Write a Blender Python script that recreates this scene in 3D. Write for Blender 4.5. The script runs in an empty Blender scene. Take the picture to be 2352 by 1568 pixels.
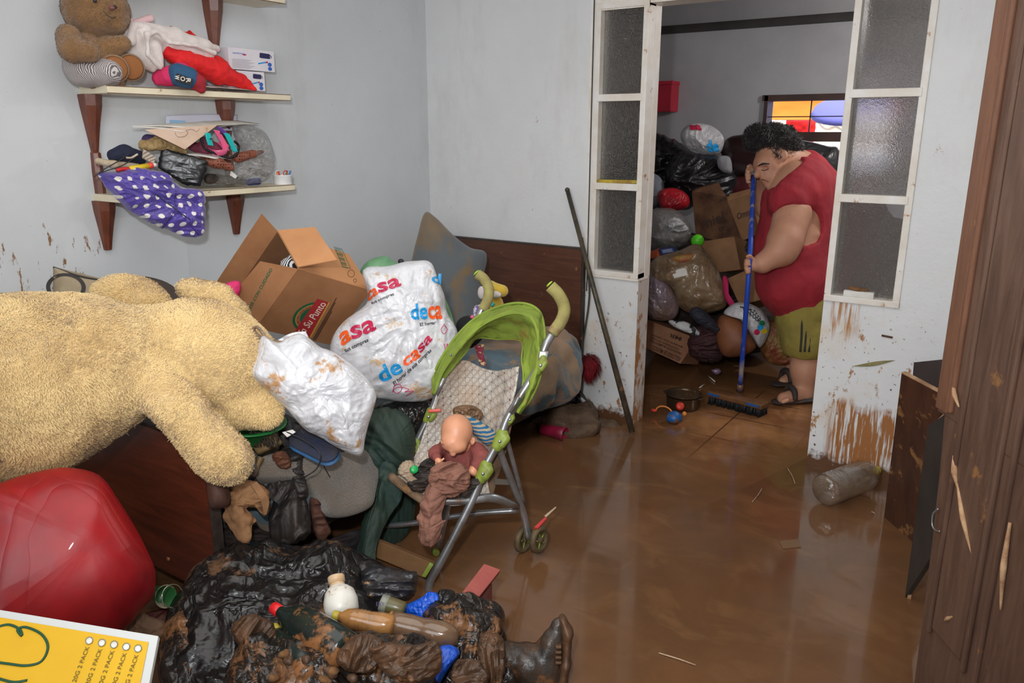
import bpy, bmesh, math, random
import numpy as np
from mathutils import Vector, Matrix
S = bpy.context.scene
COL = S.collection
PI = math.pi
random.seed(4)

# ------------------------------------------------------------------ camera
FPX = 1797.73
YAW, PIT, ROL = math.radians(33.887), math.radians(14.921), math.radians(0.097)
fw = np.array([-math.sin(YAW)*math.cos(PIT), math.cos(YAW)*math.cos(PIT), -math.sin(PIT)])
rt0 = np.array([math.cos(YAW), math.sin(YAW), 0.0]); up0 = np.cross(rt0, fw)
rt = math.cos(ROL)*rt0+math.sin(ROL)*up0; up = -math.sin(ROL)*rt0+math.cos(ROL)*up0
EYE = np.array([0, 0, 1.6])
cam = bpy.data.objects.new('camera', bpy.data.cameras.new('camera')); COL.objects.link(cam)
cam.data.sensor_width = 36; cam.data.lens = FPX/2352*36; cam.data.clip_start = 0.02
cam.matrix_world = Matrix(((rt[0], up[0], -fw[0], EYE[0]), (rt[1], up[1], -fw[1], EYE[1]), (rt[2], up[2], -fw[2], EYE[2]), (0, 0, 0, 1)))
S.camera = cam
# ------------------------------------------------------------------ world, lights, exposure
S.view_settings.view_transform = 'Standard'; S.view_settings.look = 'None'
S.view_settings.gamma = 1; S.view_settings.use_curve_mapping = False
S.view_settings.exposure = 0.06
S.world = bpy.data.worlds.new('world'); S.world.use_nodes = True
bg = S.world.node_tree.nodes['Background']; bg.inputs[0].default_value = (0.8, 0.88, 1, 1); bg.inputs[1].default_value = 1.6
def lamp(name, kind, loc, aim, power, size=0.1, col=(1, 1, 1), **kw):
    l = bpy.data.lights.new(name, kind); o = bpy.data.objects.new(name, l); COL.objects.link(o)
    o.location = loc; l.energy = power; l.color = col
    if kind == 'AREA':
        l.size = size
        if 'size_y' in kw: l.shape = 'RECTANGLE'; l.size_y = kw['size_y']
    if kind == 'SPOT': l.shadow_soft_size = size; l.spot_size = kw['ang']; l.spot_blend = kw['blend']
    o.rotation_euler = (Vector(aim)-Vector(loc)).to_track_quat('-Z', 'Y').to_euler()
    return o
lamp('camera_flash', 'SPOT', (-0.22, 0.04, 1.86), (-1.75, 3.1, 1.25), 158, 0.05, (0.97, 0.985, 1.0), ang=math.radians(104), blend=0.95)
lamp('behind_camera_fill', 'AREA', (-0.9, -0.75, 1.75), (-1.6, 3.5, 0.9), 30, 1.6, (0.93, 0.97, 1.0))  # added fill lamp behind the camera; the near wall has no window
lamp('ceiling_fill', 'AREA', (-1.3, 1.4, 2.62), (-1.3, 1.4, 0), 27, 2.2, (1, 0.98, 0.95))  # added soft fill under the ceiling for ambient light, no fitting there
lamp('rear_window_daylight', 'AREA', (-1.45, 6.56, 1.62), (-1.5, 3.0, 0.2), 1.6, 0.9, (1, 0.9, 0.8), size_y=0.4)
lamp('rear_room_fill', 'POINT', (-0.35, 5.5, 2.35), (0, 0, 0), 46, 0.12, (1, 0.96, 0.93))  # unseen lamp added to brighten the rear room
sun = bpy.data.lights.new('sun', 'SUN'); sun.energy = 5; so = bpy.data.objects.new('sun', sun); COL.objects.link(so)
so.rotation_euler = (math.radians(38), 0, math.radians(20))

# ------------------------------------------------------------------ geometry helpers
def ray(px, py): return rt*(px-1176)/FPX-up*(py-784)/FPX+fw
def D(px, py, d): return EYE+ray(px, py)*d
def on(px, py, ax, v):
    r = ray(px, py); i = 'XYZ'.index(ax); return EYE+r*(v-EYE[i])/r[i]
def X(px, py, v): return on(px, py, 'X', v)
def Y(px, py, v): return on(px, py, 'Y', v)
def Z(px, py, v): return on(px, py, 'Z', v)
def dep(P): return float((np.array(P)-EYE)@fw)
def nrm(v): v = np.array(v, float); return v/max(1e-9, np.linalg.norm(v))
_L = np.random.RandomState(7).rand(32, 32, 32).astype(np.float32)*2-1
def vn(P):
    P = np.asarray(P, float); i = np.floor(P).astype(int); f = P-i; f = f*f*(3-2*f); i &= 31; j = (i+1) & 31
    x, y, z = f[..., 0], f[..., 1], f[..., 2]; a, b = i, j; g = lambda p, q, r: _L[p[..., 0], q[..., 1], r[..., 2]]
    c0 = (g(a, a, a)*(1-x)+g(b, a, a)*x)*(1-y)+(g(a, b, a)*(1-x)+g(b, b, a)*x)*y
    c1 = (g(a, a, b)*(1-x)+g(b, a, b)*x)*(1-y)+(g(a, b, b)*(1-x)+g(b, b, b)*x)*y
    return c0*(1-z)+c1*z
def fbm(P, o=3):
    P = np.asarray(P, float); s = 0; a = 1.0
    for k in range(o): s = s+a*vn(P*2**k+k*9.7); a *= .5
    return s
def ridge(P, o=3):
    P = np.asarray(P, float); s = 0; a = 1.0
    for k in range(o): s = s+a*(1-2.2*np.abs(vn(P*2**k+k*5.3))); a *= .55
    return s
def mesh(name, V, F, m, parent=None, smooth=True, origin=True):
    me = bpy.data.meshes.new(name); V = np.asarray(V, float)
    if parent is not None: off = np.array(parent.matrix_basis.translation if parent.parent is None else parent['_o'])
    elif origin: off = np.array([(V[:, 0].min()+V[:, 0].max())/2, (V[:, 1].min()+V[:, 1].max())/2, V[:, 2].min()])
    else: off = np.zeros(3)
    me.from_pydata((V-off).tolist(), [], [tuple(map(int, f)) for f in F]); me.update()
    if smooth: me.polygons.foreach_set('use_smooth', [True]*len(me.polygons))
    o = bpy.data.objects.new(name, me); COL.objects.link(o)
    for k in (m if isinstance(m, (list, tuple)) else [m]): me.materials.append(k)
    if parent is not None: o.parent = parent
    else: o.location = off
    o['_o'] = [float(q) for q in off]
    return o
def tag(o, label, cat, group=None, kind=None):
    if label: o['label'] = label
    if cat: o['category'] = cat
    if group: o['group'] = group
    if kind: o['kind'] = kind
    return o
def root(name, label, cat, loc, group=None):
    o = bpy.data.objects.new(name, None); COL.objects.link(o); o.empty_display_size = .05
    o.location = [float(q) for q in loc]; o['_o'] = [float(q) for q in loc]
    return tag(o, label, cat, group)
def join(parts):
    Vs, Fs, n = [], [], 0
    for V, F in parts: Vs.append(np.asarray(V, float)); Fs += [tuple(int(i)+n for i in f) for f in F]; n += len(V)
    return np.vstack(Vs), Fs
def hexa(c):   # 8 corners: bottom ring 0-3, top ring 4-7
    return np.array(c, float), [(3, 2, 1, 0), (4, 5, 6, 7), (0, 1, 5, 4), (1, 2, 6, 5), (2, 3, 7, 6), (3, 0, 4, 7)]
def box(a, b):
    (x0, y0, z0), (x1, y1, z1) = a, b
    return hexa([(x0, y0, z0), (x1, y0, z0), (x1, y1, z0), (x0, y1, z0), (x0, y0, z1), (x1, y0, z1), (x1, y1, z1), (x0, y1, z1)])
def bevel(VF, r, seg=2):
    bm = bmesh.new(); vs = [bm.verts.new(v) for v in VF[0]]
    for f in VF[1]: bm.faces.new([vs[i] for i in f])
    bmesh.ops.recalc_face_normals(bm, faces=bm.faces)
    bmesh.ops.bevel(bm, geom=list(bm.edges), offset=r, segments=seg, affect='EDGES', profile=.6, clamp_overlap=True)
    bm.verts.index_update(); out = np.array([v.co[:] for v in bm.verts]), [[v.index for v in f.verts] for f in bm.faces]; bm.free(); return out
def obox(P, e1, e2, e3, r=0.0, seg=2):
    P, e1, e2, e3 = map(np.asarray, (P, e1, e2, e3))
    q = hexa([P, P+e1, P+e1+e2, P+e2, P+e3, P+e1+e3, P+e1+e2+e3, P+e2+e3])
    return bevel(q, r, seg) if r else q
def slab(q, t, r=0.0):   # quad of 4 pts with thickness t along its normal (both sides)
    q = [np.asarray(p, float) for p in q]; n = nrm(np.cross(q[1]-q[0], q[3]-q[0]))*t/2
    h = hexa([p-n for p in q]+[p+n for p in q]); return bevel(h, r) if r else h
def crom(P, n):
    P = np.asarray(P, float); m = len(P)
    if m == 2: t = np.linspace(0, 1, n)[:, None]; return P[0]*(1-t)+P[1]*t
    t = np.linspace(0, m-1-1e-9, n); i = t.astype(int); f = (t-i)[:, None]
    Q = np.vstack([2*P[0]-P[1], P, 2*P[-1]-P[-2]]); a, b, c, d = Q[i], Q[i+1], Q[i+2], Q[i+3]
    return .5*(2*b+(c-a)*f+(2*a-5*b+4*c-d)*f*f+(3*b-a-3*c+d)*f**3)
def tube(P, r, seg=10, n=None, cap=True, closed=False):
    P = np.asarray(P, float); n = n or max(2, (len(P)-1)*6+1) if len(P) > 2 else 2
    if closed: P = np.vstack([P, P[:1]])
    Q = crom(P, n); R = np.interp(np.linspace(0, 1, n), np.linspace(0, 1, len(r)), r) if hasattr(r, '__len__') else np.full(n, r)
    T = np.gradient(Q, axis=0); T /= np.linalg.norm(T, axis=1)[:, None]+1e-12
    a = np.array([0, 0, 1.]) if abs(T[0][2]) < .9 else np.array([1., 0, 0]); N = nrm(np.cross(T[0], a)); V = []
    th = np.linspace(0, 2*PI, seg, endpoint=False)
    for k in range(n):
        N = nrm(N-T[k]*(N@T[k])); B = np.cross(T[k], N)
        V.append(Q[k]+R[k]*(np.cos(th)[:, None]*N+np.sin(th)[:, None]*B))
    F = [(k*seg+j, k*seg+(j+1) % seg, (k+1)*seg+(j+1) % seg, (k+1)*seg+j) for k in range(n-1) for j in range(seg)]
    if cap: F += [tuple(range(seg))[::-1], tuple(range((n-1)*seg, n*seg))]
    return np.vstack(V), F
def lathe(o, ax, prof, seg=24, cap=True):   # prof: (distance along axis, radius)
    ax = nrm(ax); a = np.array([0, 0, 1.]) if abs(ax[2]) < .9 else np.array([1., 0, 0]); N = nrm(np.cross(ax, a)); B = np.cross(ax, N)
    th = np.linspace(0, 2*PI, seg, endpoint=False); V = [np.asarray(o)+ax*h+r*(np.cos(th)[:, None]*N+np.sin(th)[:, None]*B) for h, r in prof]
    n = len(prof); F = [(k*seg+j, k*seg+(j+1) % seg, (k+1)*seg+(j+1) % seg, (k+1)*seg+j) for k in range(n-1) for j in range(seg)]
    if cap: F += [tuple(range(seg))[::-1], tuple(range((n-1)*seg, n*seg))]
    return np.vstack(V), F
def ball(c, r, seg=20):
    c = np.asarray(c, float); r = np.broadcast_to(np.asarray(r, float), (3,)); V, F = lathe((0, 0, 0), (0, 0, 1), [(-math.cos(a), math.sin(a)) for a in np.linspace(.02, PI-.02, seg//2)], seg)
    return V*r+c, F
# sheet: rows of 3D control points -> smooth grid with wrinkles and thickness
def sheet(rows, nu=40, nv=40, amp=.004, fr=12, th=.003, kind='soft', stretch=(1, 1, 1), seed=0, edge=0.0):
    G = np.array([crom(r, nu) for r in rows]); G = np.array([crom(G[:, j], nv) for j in range(nu)]).transpose(1, 0, 2)
    N = np.cross(np.gradient(G, axis=1), np.gradient(G, axis=0)); N /= np.linalg.norm(N, axis=2)[..., None]+1e-12
    Q = G*np.array(stretch)*fr+seed*3.7
    w = fbm(Q, 3) if kind == 'soft' else ridge(Q+.6*fbm(Q*.6+3, 2)[..., None], 3)
    G = G+N*(w*amp)[..., None]
    if edge:
        u = np.linspace(0, 1, nu); v = np.linspace(0, 1, nv)
        e = np.maximum(np.exp(-np.minimum(u, 1-u)[None]*14), np.exp(-np.minimum(v, 1-v)[:, None]*14))
        G = G+(vn(G*38+seed)*edge*e)[..., None]*up
    A = (G+N*th/2).reshape(-1, 3); B = (G-N*th/2).reshape(-1, 3); n = nu*nv; ix = np.arange(n).reshape(nv, nu)
    q = np.stack([ix[:-1, :-1], ix[:-1, 1:], ix[1:, 1:], ix[1:, :-1]], -1).reshape(-1, 4)
    F = q.tolist()+(q[:, ::-1]+n).tolist(); bd = list(ix[0])+list(ix[1:, -1])+list(ix[-1, -2::-1])+list(ix[-2:0:-1, 0])
    F += [(bd[k], bd[k-1], bd[k-1]+n, bd[k]+n) for k in range(len(bd))]
    return np.vstack([A, B]), F
# blob: puffed body whose silhouette is an outline drawn on a plane standing in the room
class Blob:
    def __init__(s, out, d, nv=None, hf=.1, hb=.1, amp=.006, fr=14, kind='soft', seed=0, p=2.2, stretch=(1, 1), rot=0, N=150, K=34, wob=.0, tilt=(0, 0), sm=True):
        # plane through the point at depth d under the outline centre; tilt = extra depth per metre right/up
        out = np.array(out, float); c = out.mean(0); s.c = D(c[0], c[1], d)
        s.n = nrm(nv) if nv is not None else nrm(-nrm(ray(*c))+0*up)
        if nv is None and tilt != (0, 0): s.n = nrm(s.n+rt*tilt[0]+up*tilt[1])
        s.u = nrm(np.cross(up, s.n)); s.v = np.cross(s.n, s.u); P = []
        for q in out:
            r = ray(*q); t = ((s.c-EYE)@s.n)/(r@s.n); w = EYE+r*t-s.c; P.append((w@s.u, w@s.v))
        P = np.array(P)
        if sm and p < 5: m_ = len(P); P = crom(np.vstack([P[-2:], P, P[:3]]), (m_+4)*5+1)[10:10+m_*5]
        s.poly = P; s.hf, s.hb, s.amp, s.fr, s.kind, s.seed, s.p, s.st, s.rot = hf, hb, amp, fr, kind, seed, p, stretch, rot
        th = np.concatenate([np.linspace(-PI, PI, N, endpoint=False), np.arctan2(P[:, 1], P[:, 0])]); th = np.unique(np.round(th, 5)); R = []
        for t in th:
            dx, dy = math.cos(t), math.sin(t); best = 0
            for a, b in zip(P, np.roll(P, -1, 0)):
                e = b-a; den = dx*e[1]-dy*e[0]
                if abs(den) < 1e-12: continue
                k = (a[0]*e[1]-a[1]*e[0])/den; m = (a[0]*dy-a[1]*dx)/den
                if k > 0 and -1e-6 <= m <= 1+1e-6: best = max(best, k)
            R.append(best)
        s.th = th; s.R = np.array(R); s.R = s.R*(1+(.05*vn(np.stack([np.cos(th)*3.5+seed, np.sin(th)*3.5, th*0+seed], 1))+.03*vn(np.stack([np.cos(th)*11+seed, np.sin(th)*11, th*0], 1)) if kind == 'fold' else 0)+wob*vn(np.stack([np.cos(th)*4+seed, np.sin(th)*4, th*0], 1)))
        n = len(th); ts = np.linspace(0, 1, K+1)[1:]; ts = 1-(1-ts)**1.35
        U = ts[:, None]*s.R*np.cos(th); W = ts[:, None]*s.R*np.sin(th)
        Fp = s.pt(U, W, 1, np.broadcast_to(ts[:, None], U.shape)); Bp = s.pt(U[:-1], W[:-1], -1, np.broadcast_to(ts[:-1, None], U[:-1].shape))
        V = np.vstack([s.pt(np.zeros(1), np.zeros(1), 1, np.zeros(1)), Fp.reshape(-1, 3), Bp.reshape(-1, 3), s.pt(np.zeros(1), np.zeros(1), -1, np.zeros(1))])
        F = [(0, 1+j, 1+(j+1) % n) for j in range(n)]
        ring = [[1+k*n+j for j in range(n)] for k in range(K)]; b0 = 1+K*n; br = [[b0+k*n+j for j in range(n)] for k in range(K-1)]+[ring[-1]]
        for k in range(K-1):
            for j in range(n):
                q = (j+1) % n; F.append((ring[k][j], ring[k+1][j], ring[k+1][q], ring[k][q])); F.append((br[k][q], br[k+1][q], br[k+1][j], br[k][j]))
        F += [(len(V)-1, br[0][(j+1) % n], br[0][j]) for j in range(n)]
        s.V, s.F = V, F
    def pt(s, U, W, side, t=None):
        U = np.asarray(U, float); W = np.asarray(W, float)
        if t is None:
            a = np.arctan2(W, U); t = np.hypot(U, W)/np.interp(a, s.th, s.R, period=2*PI)
        t = np.clip(t, 0, 1); h = (1-t**s.p)**.5*(s.hf if side > 0 else s.hb); h = h*side
        ca, sa = math.cos(s.rot), math.sin(s.rot); a, b = (U*ca+W*sa)*s.st[0], (-U*sa+W*ca)*s.st[1]
        Q = np.stack([a, b, np.full_like(a, s.seed*7.31+side*2)], -1)*np.array([s.fr, s.fr, 1])
        if s.kind == 'soft': w = fbm(Q, 3)
        elif s.kind == 'bag': w = ridge(Q+.7*fbm(Q*.5+5, 2)[..., None], 4)*.8
        else:
            if s.st == (1, 1): Q = Q*np.array([.75, 1.7, 1])
            Q = Q*np.array([1.25, 1.25, 1])+.8*fbm(Q*.55+3, 2)[..., None]*np.array([1, 1, 0]); w = ridge(Q, 3)*.9+.55*fbm(Q*2.3, 2)
        h = h+w*s.amp*(1.5 if s.kind == 'fold' else 1)*np.minimum(1, (1-t)*6+.15)*side
        return s.c+U[..., None]*s.u+W[..., None]*s.v+h[..., None]*s.n
    def uv(s, px, py):
        r = ray(px, py); t = ((s.c-EYE)@s.n)/(r@s.n); w = EYE+r*t-s.c; return np.array([w@s.u, w@s.v])
def text2d(txt, size=1.0, cut=.25, bold=0.0, shear=0):
    cu = bpy.data.curves.new('t', 'FONT'); cu.body = txt; cu.size = size; cu.offset = bold; cu.shear = shear; cu.resolution_u = 3
    o = bpy.data.objects.new('t', cu); COL.objects.link(o); dg = bpy.context.evaluated_depsgraph_get()
    me = bpy.data.meshes.new_from_object(o.evaluated_get(dg)); bm = bmesh.new(); bm.from_mesh(me)
    bmesh.ops.triangulate(bm, faces=bm.faces)
    if cut:
        for _ in range(5):
            es = [e for e in bm.edges if e.calc_length() > cut*size]
            if not es: break
            bmesh.ops.subdivide_edges(bm, edges=es, cuts=1); bmesh.ops.triangulate(bm, faces=bm.faces)
    V = np.array([v.co[:2] for v in bm.verts]); bm.verts.index_update(); F = [[v.index for v in f.verts] for f in bm.faces]
    bm.free(); bpy.data.objects.remove(o); bpy.data.curves.remove(cu); bpy.data.meshes.remove(me); return V, F
def fit(V, q):   # map text bounding box into quad q (bl, br, tr, tl), 2D or 3D
    lo, hi = V.min(0), V.max(0); a = (V-lo)/(hi-lo+1e-9); q = [np.asarray(p, float) for p in q]; u, v = a[:, :1], a[:, 1:2]
    return q[0]*(1-u)*(1-v)+q[1]*u*(1-v)+q[2]*u*v+q[3]*(1-u)*v
def btext(b, txt, q, m, name, parent, lift=.002, bold=0.01, label=None):   # text wrapped on a blob; q in photo pixels bl, br, tr, tl
    V, F = text2d(txt, 1, .09, bold); uvq = [b.uv(*p) for p in q]; P = fit(V, uvq)
    o = mesh(name, b.pt(P[:, 0], P[:, 1], 1)+b.n*lift, F, m, parent, smooth=False); return o
def ftext(txt, q, m, name, parent, lift=.0012, bold=0.0, cut=0):   # text on a flat quad (3D points bl, br, tr, tl)
    q = [np.asarray(p, float) for p in q]; V, F = text2d(txt, 1, cut, bold); n = nrm(np.cross(q[1]-q[0], q[3]-q[0]))
    if n@(EYE-q[0]) < 0: n = -n
    return mesh(name, fit(V, q)+n*lift, F, m, parent, smooth=False)
def polyflat(P, n, lift=0.0): P = np.asarray(P, float)+nrm(n)*lift; return P, [tuple(range(len(P)))]
# signed-distance sculpting
class Sdf:
    def __init__(s, k=.03): s.p = []; s.k = k
    def cap(s, a, b, ra, rb=None, k=None, sub=False):
        s.p.append(('c', np.asarray(a, float), np.asarray(b, float), ra, ra if rb is None else rb, s.k if k is None else k, sub)); return s
    def ell(s, c, r, R=None, k=None, sub=False):
        s.p.append(('e', np.asarray(c, float), np.asarray(r, float)*np.ones(3), np.eye(3) if R is None else np.array(R, float), None, s.k if k is None else k, sub)); return s
    def ev(s, h):
        lo, hi = [], []
        for q in s.p:
            if q[6]: continue
            if q[0] == 'c': m = max(q[3], q[4]); lo.append(np.minimum(q[1], q[2])-m); hi.append(np.maximum(q[1], q[2])+m)
            else: m = q[2].max(); lo.append(q[1]-m); hi.append(q[1]+m)
        lo = np.min(lo, 0)-3*h; hi = np.max(hi, 0)+3*h; n = np.ceil((hi-lo)/h).astype(int)+1
        F = np.full(n, 1.0, np.float32); ax = [lo[i]+h*np.arange(n[i]) for i in range(3)]
        for q in s.p:
            k = q[5]; m = k+2.5*h
            if q[0] == 'c': mm = max(q[3], q[4])+m; a, b = np.minimum(q[1], q[2])-mm, np.maximum(q[1], q[2])+mm
            else: mm = q[2].max()+m; a, b = q[1]-mm, q[1]+mm
            i0 = np.clip(((a-lo)/h).astype(int), 0, n); i1 = np.clip(np.ceil((b-lo)/h).astype(int)+1, 0, n)
            if (i1 <= i0).any(): continue
            g = np.stack(np.meshgrid(*[ax[i][i0[i]:i1[i]] for i in range(3)], indexing='ij'), -1)
            if q[0] == 'c':
                ab = q[2]-q[1]; t = np.clip(((g-q[1])@ab)/max(1e-12, ab@ab), 0, 1); d = np.linalg.norm(g-q[1]-t[..., None]*ab, axis=-1)-(q[3]+(q[4]-q[3])*t)
            else:
                l = (g-q[1])@q[3].T; k0 = np.linalg.norm(l/q[2], axis=-1); k1 = np.linalg.norm(l/q[2]**2, axis=-1); d = k0*(k0-1)/np.maximum(k1, 1e-6)
                d = np.where(k0 < 1e-4, -q[2].min(), d)
            sl = tuple(slice(i0[i], i1[i]) for i in range(3)); f = F[sl]
            if q[6]: d = -d; hh = np.maximum(k-np.abs(f-d), 0)/max(k, 1e-6); F[sl] = np.maximum(f, d)+hh*hh*k/4
            else: hh = np.maximum(k-np.abs(f-d), 0)/max(k, 1e-6); F[sl] = np.minimum(f, d)-hh*hh*k/4
        return F, lo
    def build(s, h, clip=None):
        F, lo = s.ev(h)
        if clip is not None:
            g = np.stack(np.meshgrid(*[lo[i]+h*np.arange(F.shape[i]) for i in range(3)], indexing='ij'), -1); F = np.maximum(F, clip(g))
        return net(F, lo, h)
def net(F, lo, h):
    F = np.asarray(F); I = F < 0; c = [slice(None, -1), slice(1, None)]; cnt = sum(I[c[a], c[b], c[d]].astype(int) for a in (0, 1) for b in (0, 1) for d in (0, 1))
    act = np.argwhere((cnt > 0) & (cnt < 8)); idx = -np.ones(cnt.shape, int); idx[tuple(act.T)] = np.arange(len(act)); P = np.zeros((len(act), 3)); W = np.zeros(len(act))
    co = [np.array((a, b, d)) for a in (0, 1) for b in (0, 1) for d in (0, 1)]
    for p in co:
        for ax in range(3):
            if p[ax]: continue
            q = p.copy(); q[ax] = 1; fa = F[tuple((act+p).T)]; fb = F[tuple((act+q).T)]; m = (fa < 0) != (fb < 0); t = np.where(m, fa/(fa-fb+1e-12), 0)
            P += m[:, None]*(act+p+t[:, None]*(q-p)); W += m
    V = P/np.maximum(W, 1)[:, None]*h+lo; Q = []
    for ax in range(3):
        sl = [slice(None)]*3; s2 = [slice(None)]*3; sl[ax] = slice(None, -1); s2[ax] = slice(1, None); m = I[tuple(sl)] != I[tuple(s2)]; e = np.argwhere(m); u, v = [(1, 2), (2, 0), (0, 1)][ax]
        ok = (e[:, u] > 0) & (e[:, v] > 0) & (e[:, u] < F.shape[u]-1) & (e[:, v] < F.shape[v]-1); e = e[ok]; du = np.zeros(3, int); du[u] = 1; dv = np.zeros(3, int); dv[v] = 1
        g = lambda o: idx[tuple((e+o).T)]; q = np.stack([g(-du-dv), g(-dv), g(0*du), g(-du)], 1); fl = ~I[tuple(e.T)]; q[fl] = q[fl][:, ::-1]; Q.append(q[(q >= 0).all(1)])
    return V, np.vstack(Q)
def vnorm(V, F):
    F = np.array([tuple(f[:4]) if len(f) >= 4 else (f[0], f[1], f[2], f[0]) for f in F]) if not isinstance(F, np.ndarray) else F
    n = np.cross(V[F[:, 2]]-V[F[:, 0]], V[F[:, 3]]-V[F[:, 1]]); N = np.zeros_like(V)
    for k in range(4): np.add.at(N, F[:, k], n)
    return N/(np.linalg.norm(N, axis=1)[:, None]+1e-12)
def rough(VF, amp, fr, o=3, ax=(1, 1, 1)):
    V, F = VF; return V+vnorm(V, F)*(fbm(V*fr*np.array(ax), o)*amp)[:, None], F
def fur(VF, n, L, w, droop=.4, seed=1, curl=.5):   # short clumped pile added to a plush body
    V, F = VF; F = np.asarray(F); rs = np.random.RandomState(seed); N = vnorm(V, F); A = np.linalg.norm(np.cross(V[F[:, 2]]-V[F[:, 0]], V[F[:, 3]]-V[F[:, 1]]), axis=1)
    f = rs.choice(len(F), n, p=A/A.sum()); a, b = rs.rand(2, n, 1); q = F[f]
    P = (V[q[:, 0]]*(1-a)+V[q[:, 1]]*a)*(1-b)+(V[q[:, 3]]*(1-a)+V[q[:, 2]]*a)*b; M = N[q[:, 0]]
    T = np.stack([vn(P*9+2), vn(P*9+30), vn(P*9+60)], 1)*2+rs.randn(n, 3)*curl; T -= M*(T*M).sum(1)[:, None]
    T += -droop*np.array([0, 0, 1.]); T -= M*(T*M).sum(1)[:, None]*.8; Td = T/(np.linalg.norm(T, axis=1)[:, None]+1e-9); Sd = np.cross(M, Td); l = L*(.6+.8*rs.rand(n, 1))
    p0 = P-Sd*w/2; p1 = P+Sd*w/2; m0 = P+M*l*.5+Td*l*.35-Sd*w*.4; m1 = P+M*l*.5+Td*l*.35+Sd*w*.4; tp = P+M*l*.62+Td*l*1.0
    base = len(V); W = np.stack([p0, p1, m1, m0, tp], 1).reshape(-1, 3); i = base+5*np.arange(n)
    return np.vstack([V, W]), F.tolist()+np.stack([i, i+1, i+2, i+3], 1).tolist()+np.stack([i+3, i+2, i+4], 1).tolist()

# ------------------------------------------------------------------ materials
def c(r, g, b):
    f = lambda v: ((v/255+.055)/1.055)**2.4 if v > 10 else v/255/12.92
    return (f(r), f(g), f(b), 1)
class NT:
    def __init__(s, name):
        s.m = bpy.data.materials.new(name); s.m.use_nodes = True; s.t = s.m.node_tree; s.b = s.t.nodes['Principled BSDF']; s.o = s.t.nodes['Material Output']
        s.tc = s.t.nodes.new('ShaderNodeTexCoord'); s.P = s.tc.outputs['Object']
    def lk(s, a, b):
        if hasattr(a, 'links') or isinstance(a, bpy.types.NodeSocket): s.t.links.new(a, b)
        else: b.default_value = a
    def n(s, ty, ins={}, out=0, **pr):
        nd = s.t.nodes.new('ShaderNode'+ty)
        for k, v in pr.items(): setattr(nd, k, v)
        for k, v in ins.items(): s.lk(v, nd.inputs[k])
        return nd.outputs[out]
    def ma(s, op, a, b=0.0, cc=0.0, clamp=False): return s.n('Math', {0: a, 1: b, 2: cc}, operation=op, use_clamp=clamp)
    def mul(s, v, st): return s.n('VectorMath', {0: v, 1: st}, operation='MULTIPLY')
    def noise(s, sc, det=4, ro=.6, vec=None, dist=0): return s.n('TexNoise', {'Vector': vec or s.P, 'Scale': sc, 'Detail': det, 'Roughness': ro, 'Distortion': dist}, noise_dimensions='3D')
    def mr(s, v, a, b, lo=0., hi=1.): return s.n('MapRange', {0: v, 1: a, 2: b, 3: lo, 4: hi})
    def mix(s, f, a, b):
        nd = s.t.nodes.new('ShaderNodeMix'); nd.data_type = 'RGBA'; s.lk(f, nd.inputs[0]); s.lk(a, nd.inputs[6]); s.lk(b, nd.inputs[7]); return nd.outputs[2]
    def xyz(s, v=None):
        nd = s.t.nodes.new('ShaderNodeSeparateXYZ'); s.lk(v or s.P, nd.inputs[0]); return nd.outputs
    def set(s, **k):
        for a, v in k.items():
            a = {'col': 'Base Color', 'rough': 'Roughness', 'metal': 'Metallic', 'spec': 'Specular IOR Level', 'coat': 'Coat Weight', 'croug': 'Coat Roughness', 'tr': 'Transmission Weight', 'ior': 'IOR', 'alpha': 'Alpha', 'sheen': 'Sheen Weight', 'sss': 'Subsurface Weight', 'sr': 'Subsurface Radius', 'ss': 'Subsurface Scale', 'em': 'Emission Color', 'es': 'Emission Strength', 'nor': 'Normal'}[a]
            s.lk(v, s.b.inputs[a])
        return s
    def bump(s, h, st=.5, d=.01, nor=None):
        i = {'Height': h, 'Strength': st, 'Distance': d}
        if nor is not None: i['Normal'] = nor
        o = s.n('Bump', i); s.lk(o, s.b.inputs['Normal']); return o
MUD = c(139, 98, 58); DMUD = c(84, 55, 33); WMUD = c(100, 68, 42)
def mat(name, col, col2=None, ns=8, ro=.6, mud=0., mcol=None, ms=7, bu=0., bs=40, bd=.006, crease=0., cs=9, met=0., coat=0., spec=.5, alpha=1., tr=0., sheen=0., st=(1, 1, 1), thr=(.35, .65), mro=.55, sss=0., croug=.08):
    t = NT(name); v = t.mul(t.P, st) if st != (1, 1, 1) else t.P; f = col
    if col2: f = t.mix(t.mr(t.noise(ns, 5, .6, v), *thr), col, col2)
    r = ro
    if mud:
        q = .5+(.5-mud)*.34; k = t.mr(t.noise(ms, 7, .68), q, q+.05); k = t.ma('MULTIPLY', k, t.mr(t.noise(ms*6, 3), .25, .5)); f = t.mix(k, f, mcol or MUD); r = t.mr(k, 0, 1, ro, mro)
    t.set(col=f, rough=r, metal=met, coat=coat, croug=croug, spec=spec, alpha=alpha, tr=tr, sheen=sheen, sss=sss); nor = None
    if sss: t.set(sr=(.02, .01, .008), ss=1.)
    if crease:
        a = t.noise(cs, 3, .5, v, .6); a = t.ma('ABSOLUTE', t.ma('SUBTRACT', a, .5)); nor = t.bump(t.ma('POWER', a, .6), crease, bd*3)
    if bu: t.bump(t.noise(bs, 4, .6, v), bu, bd, nor)
    return t.m
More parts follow.
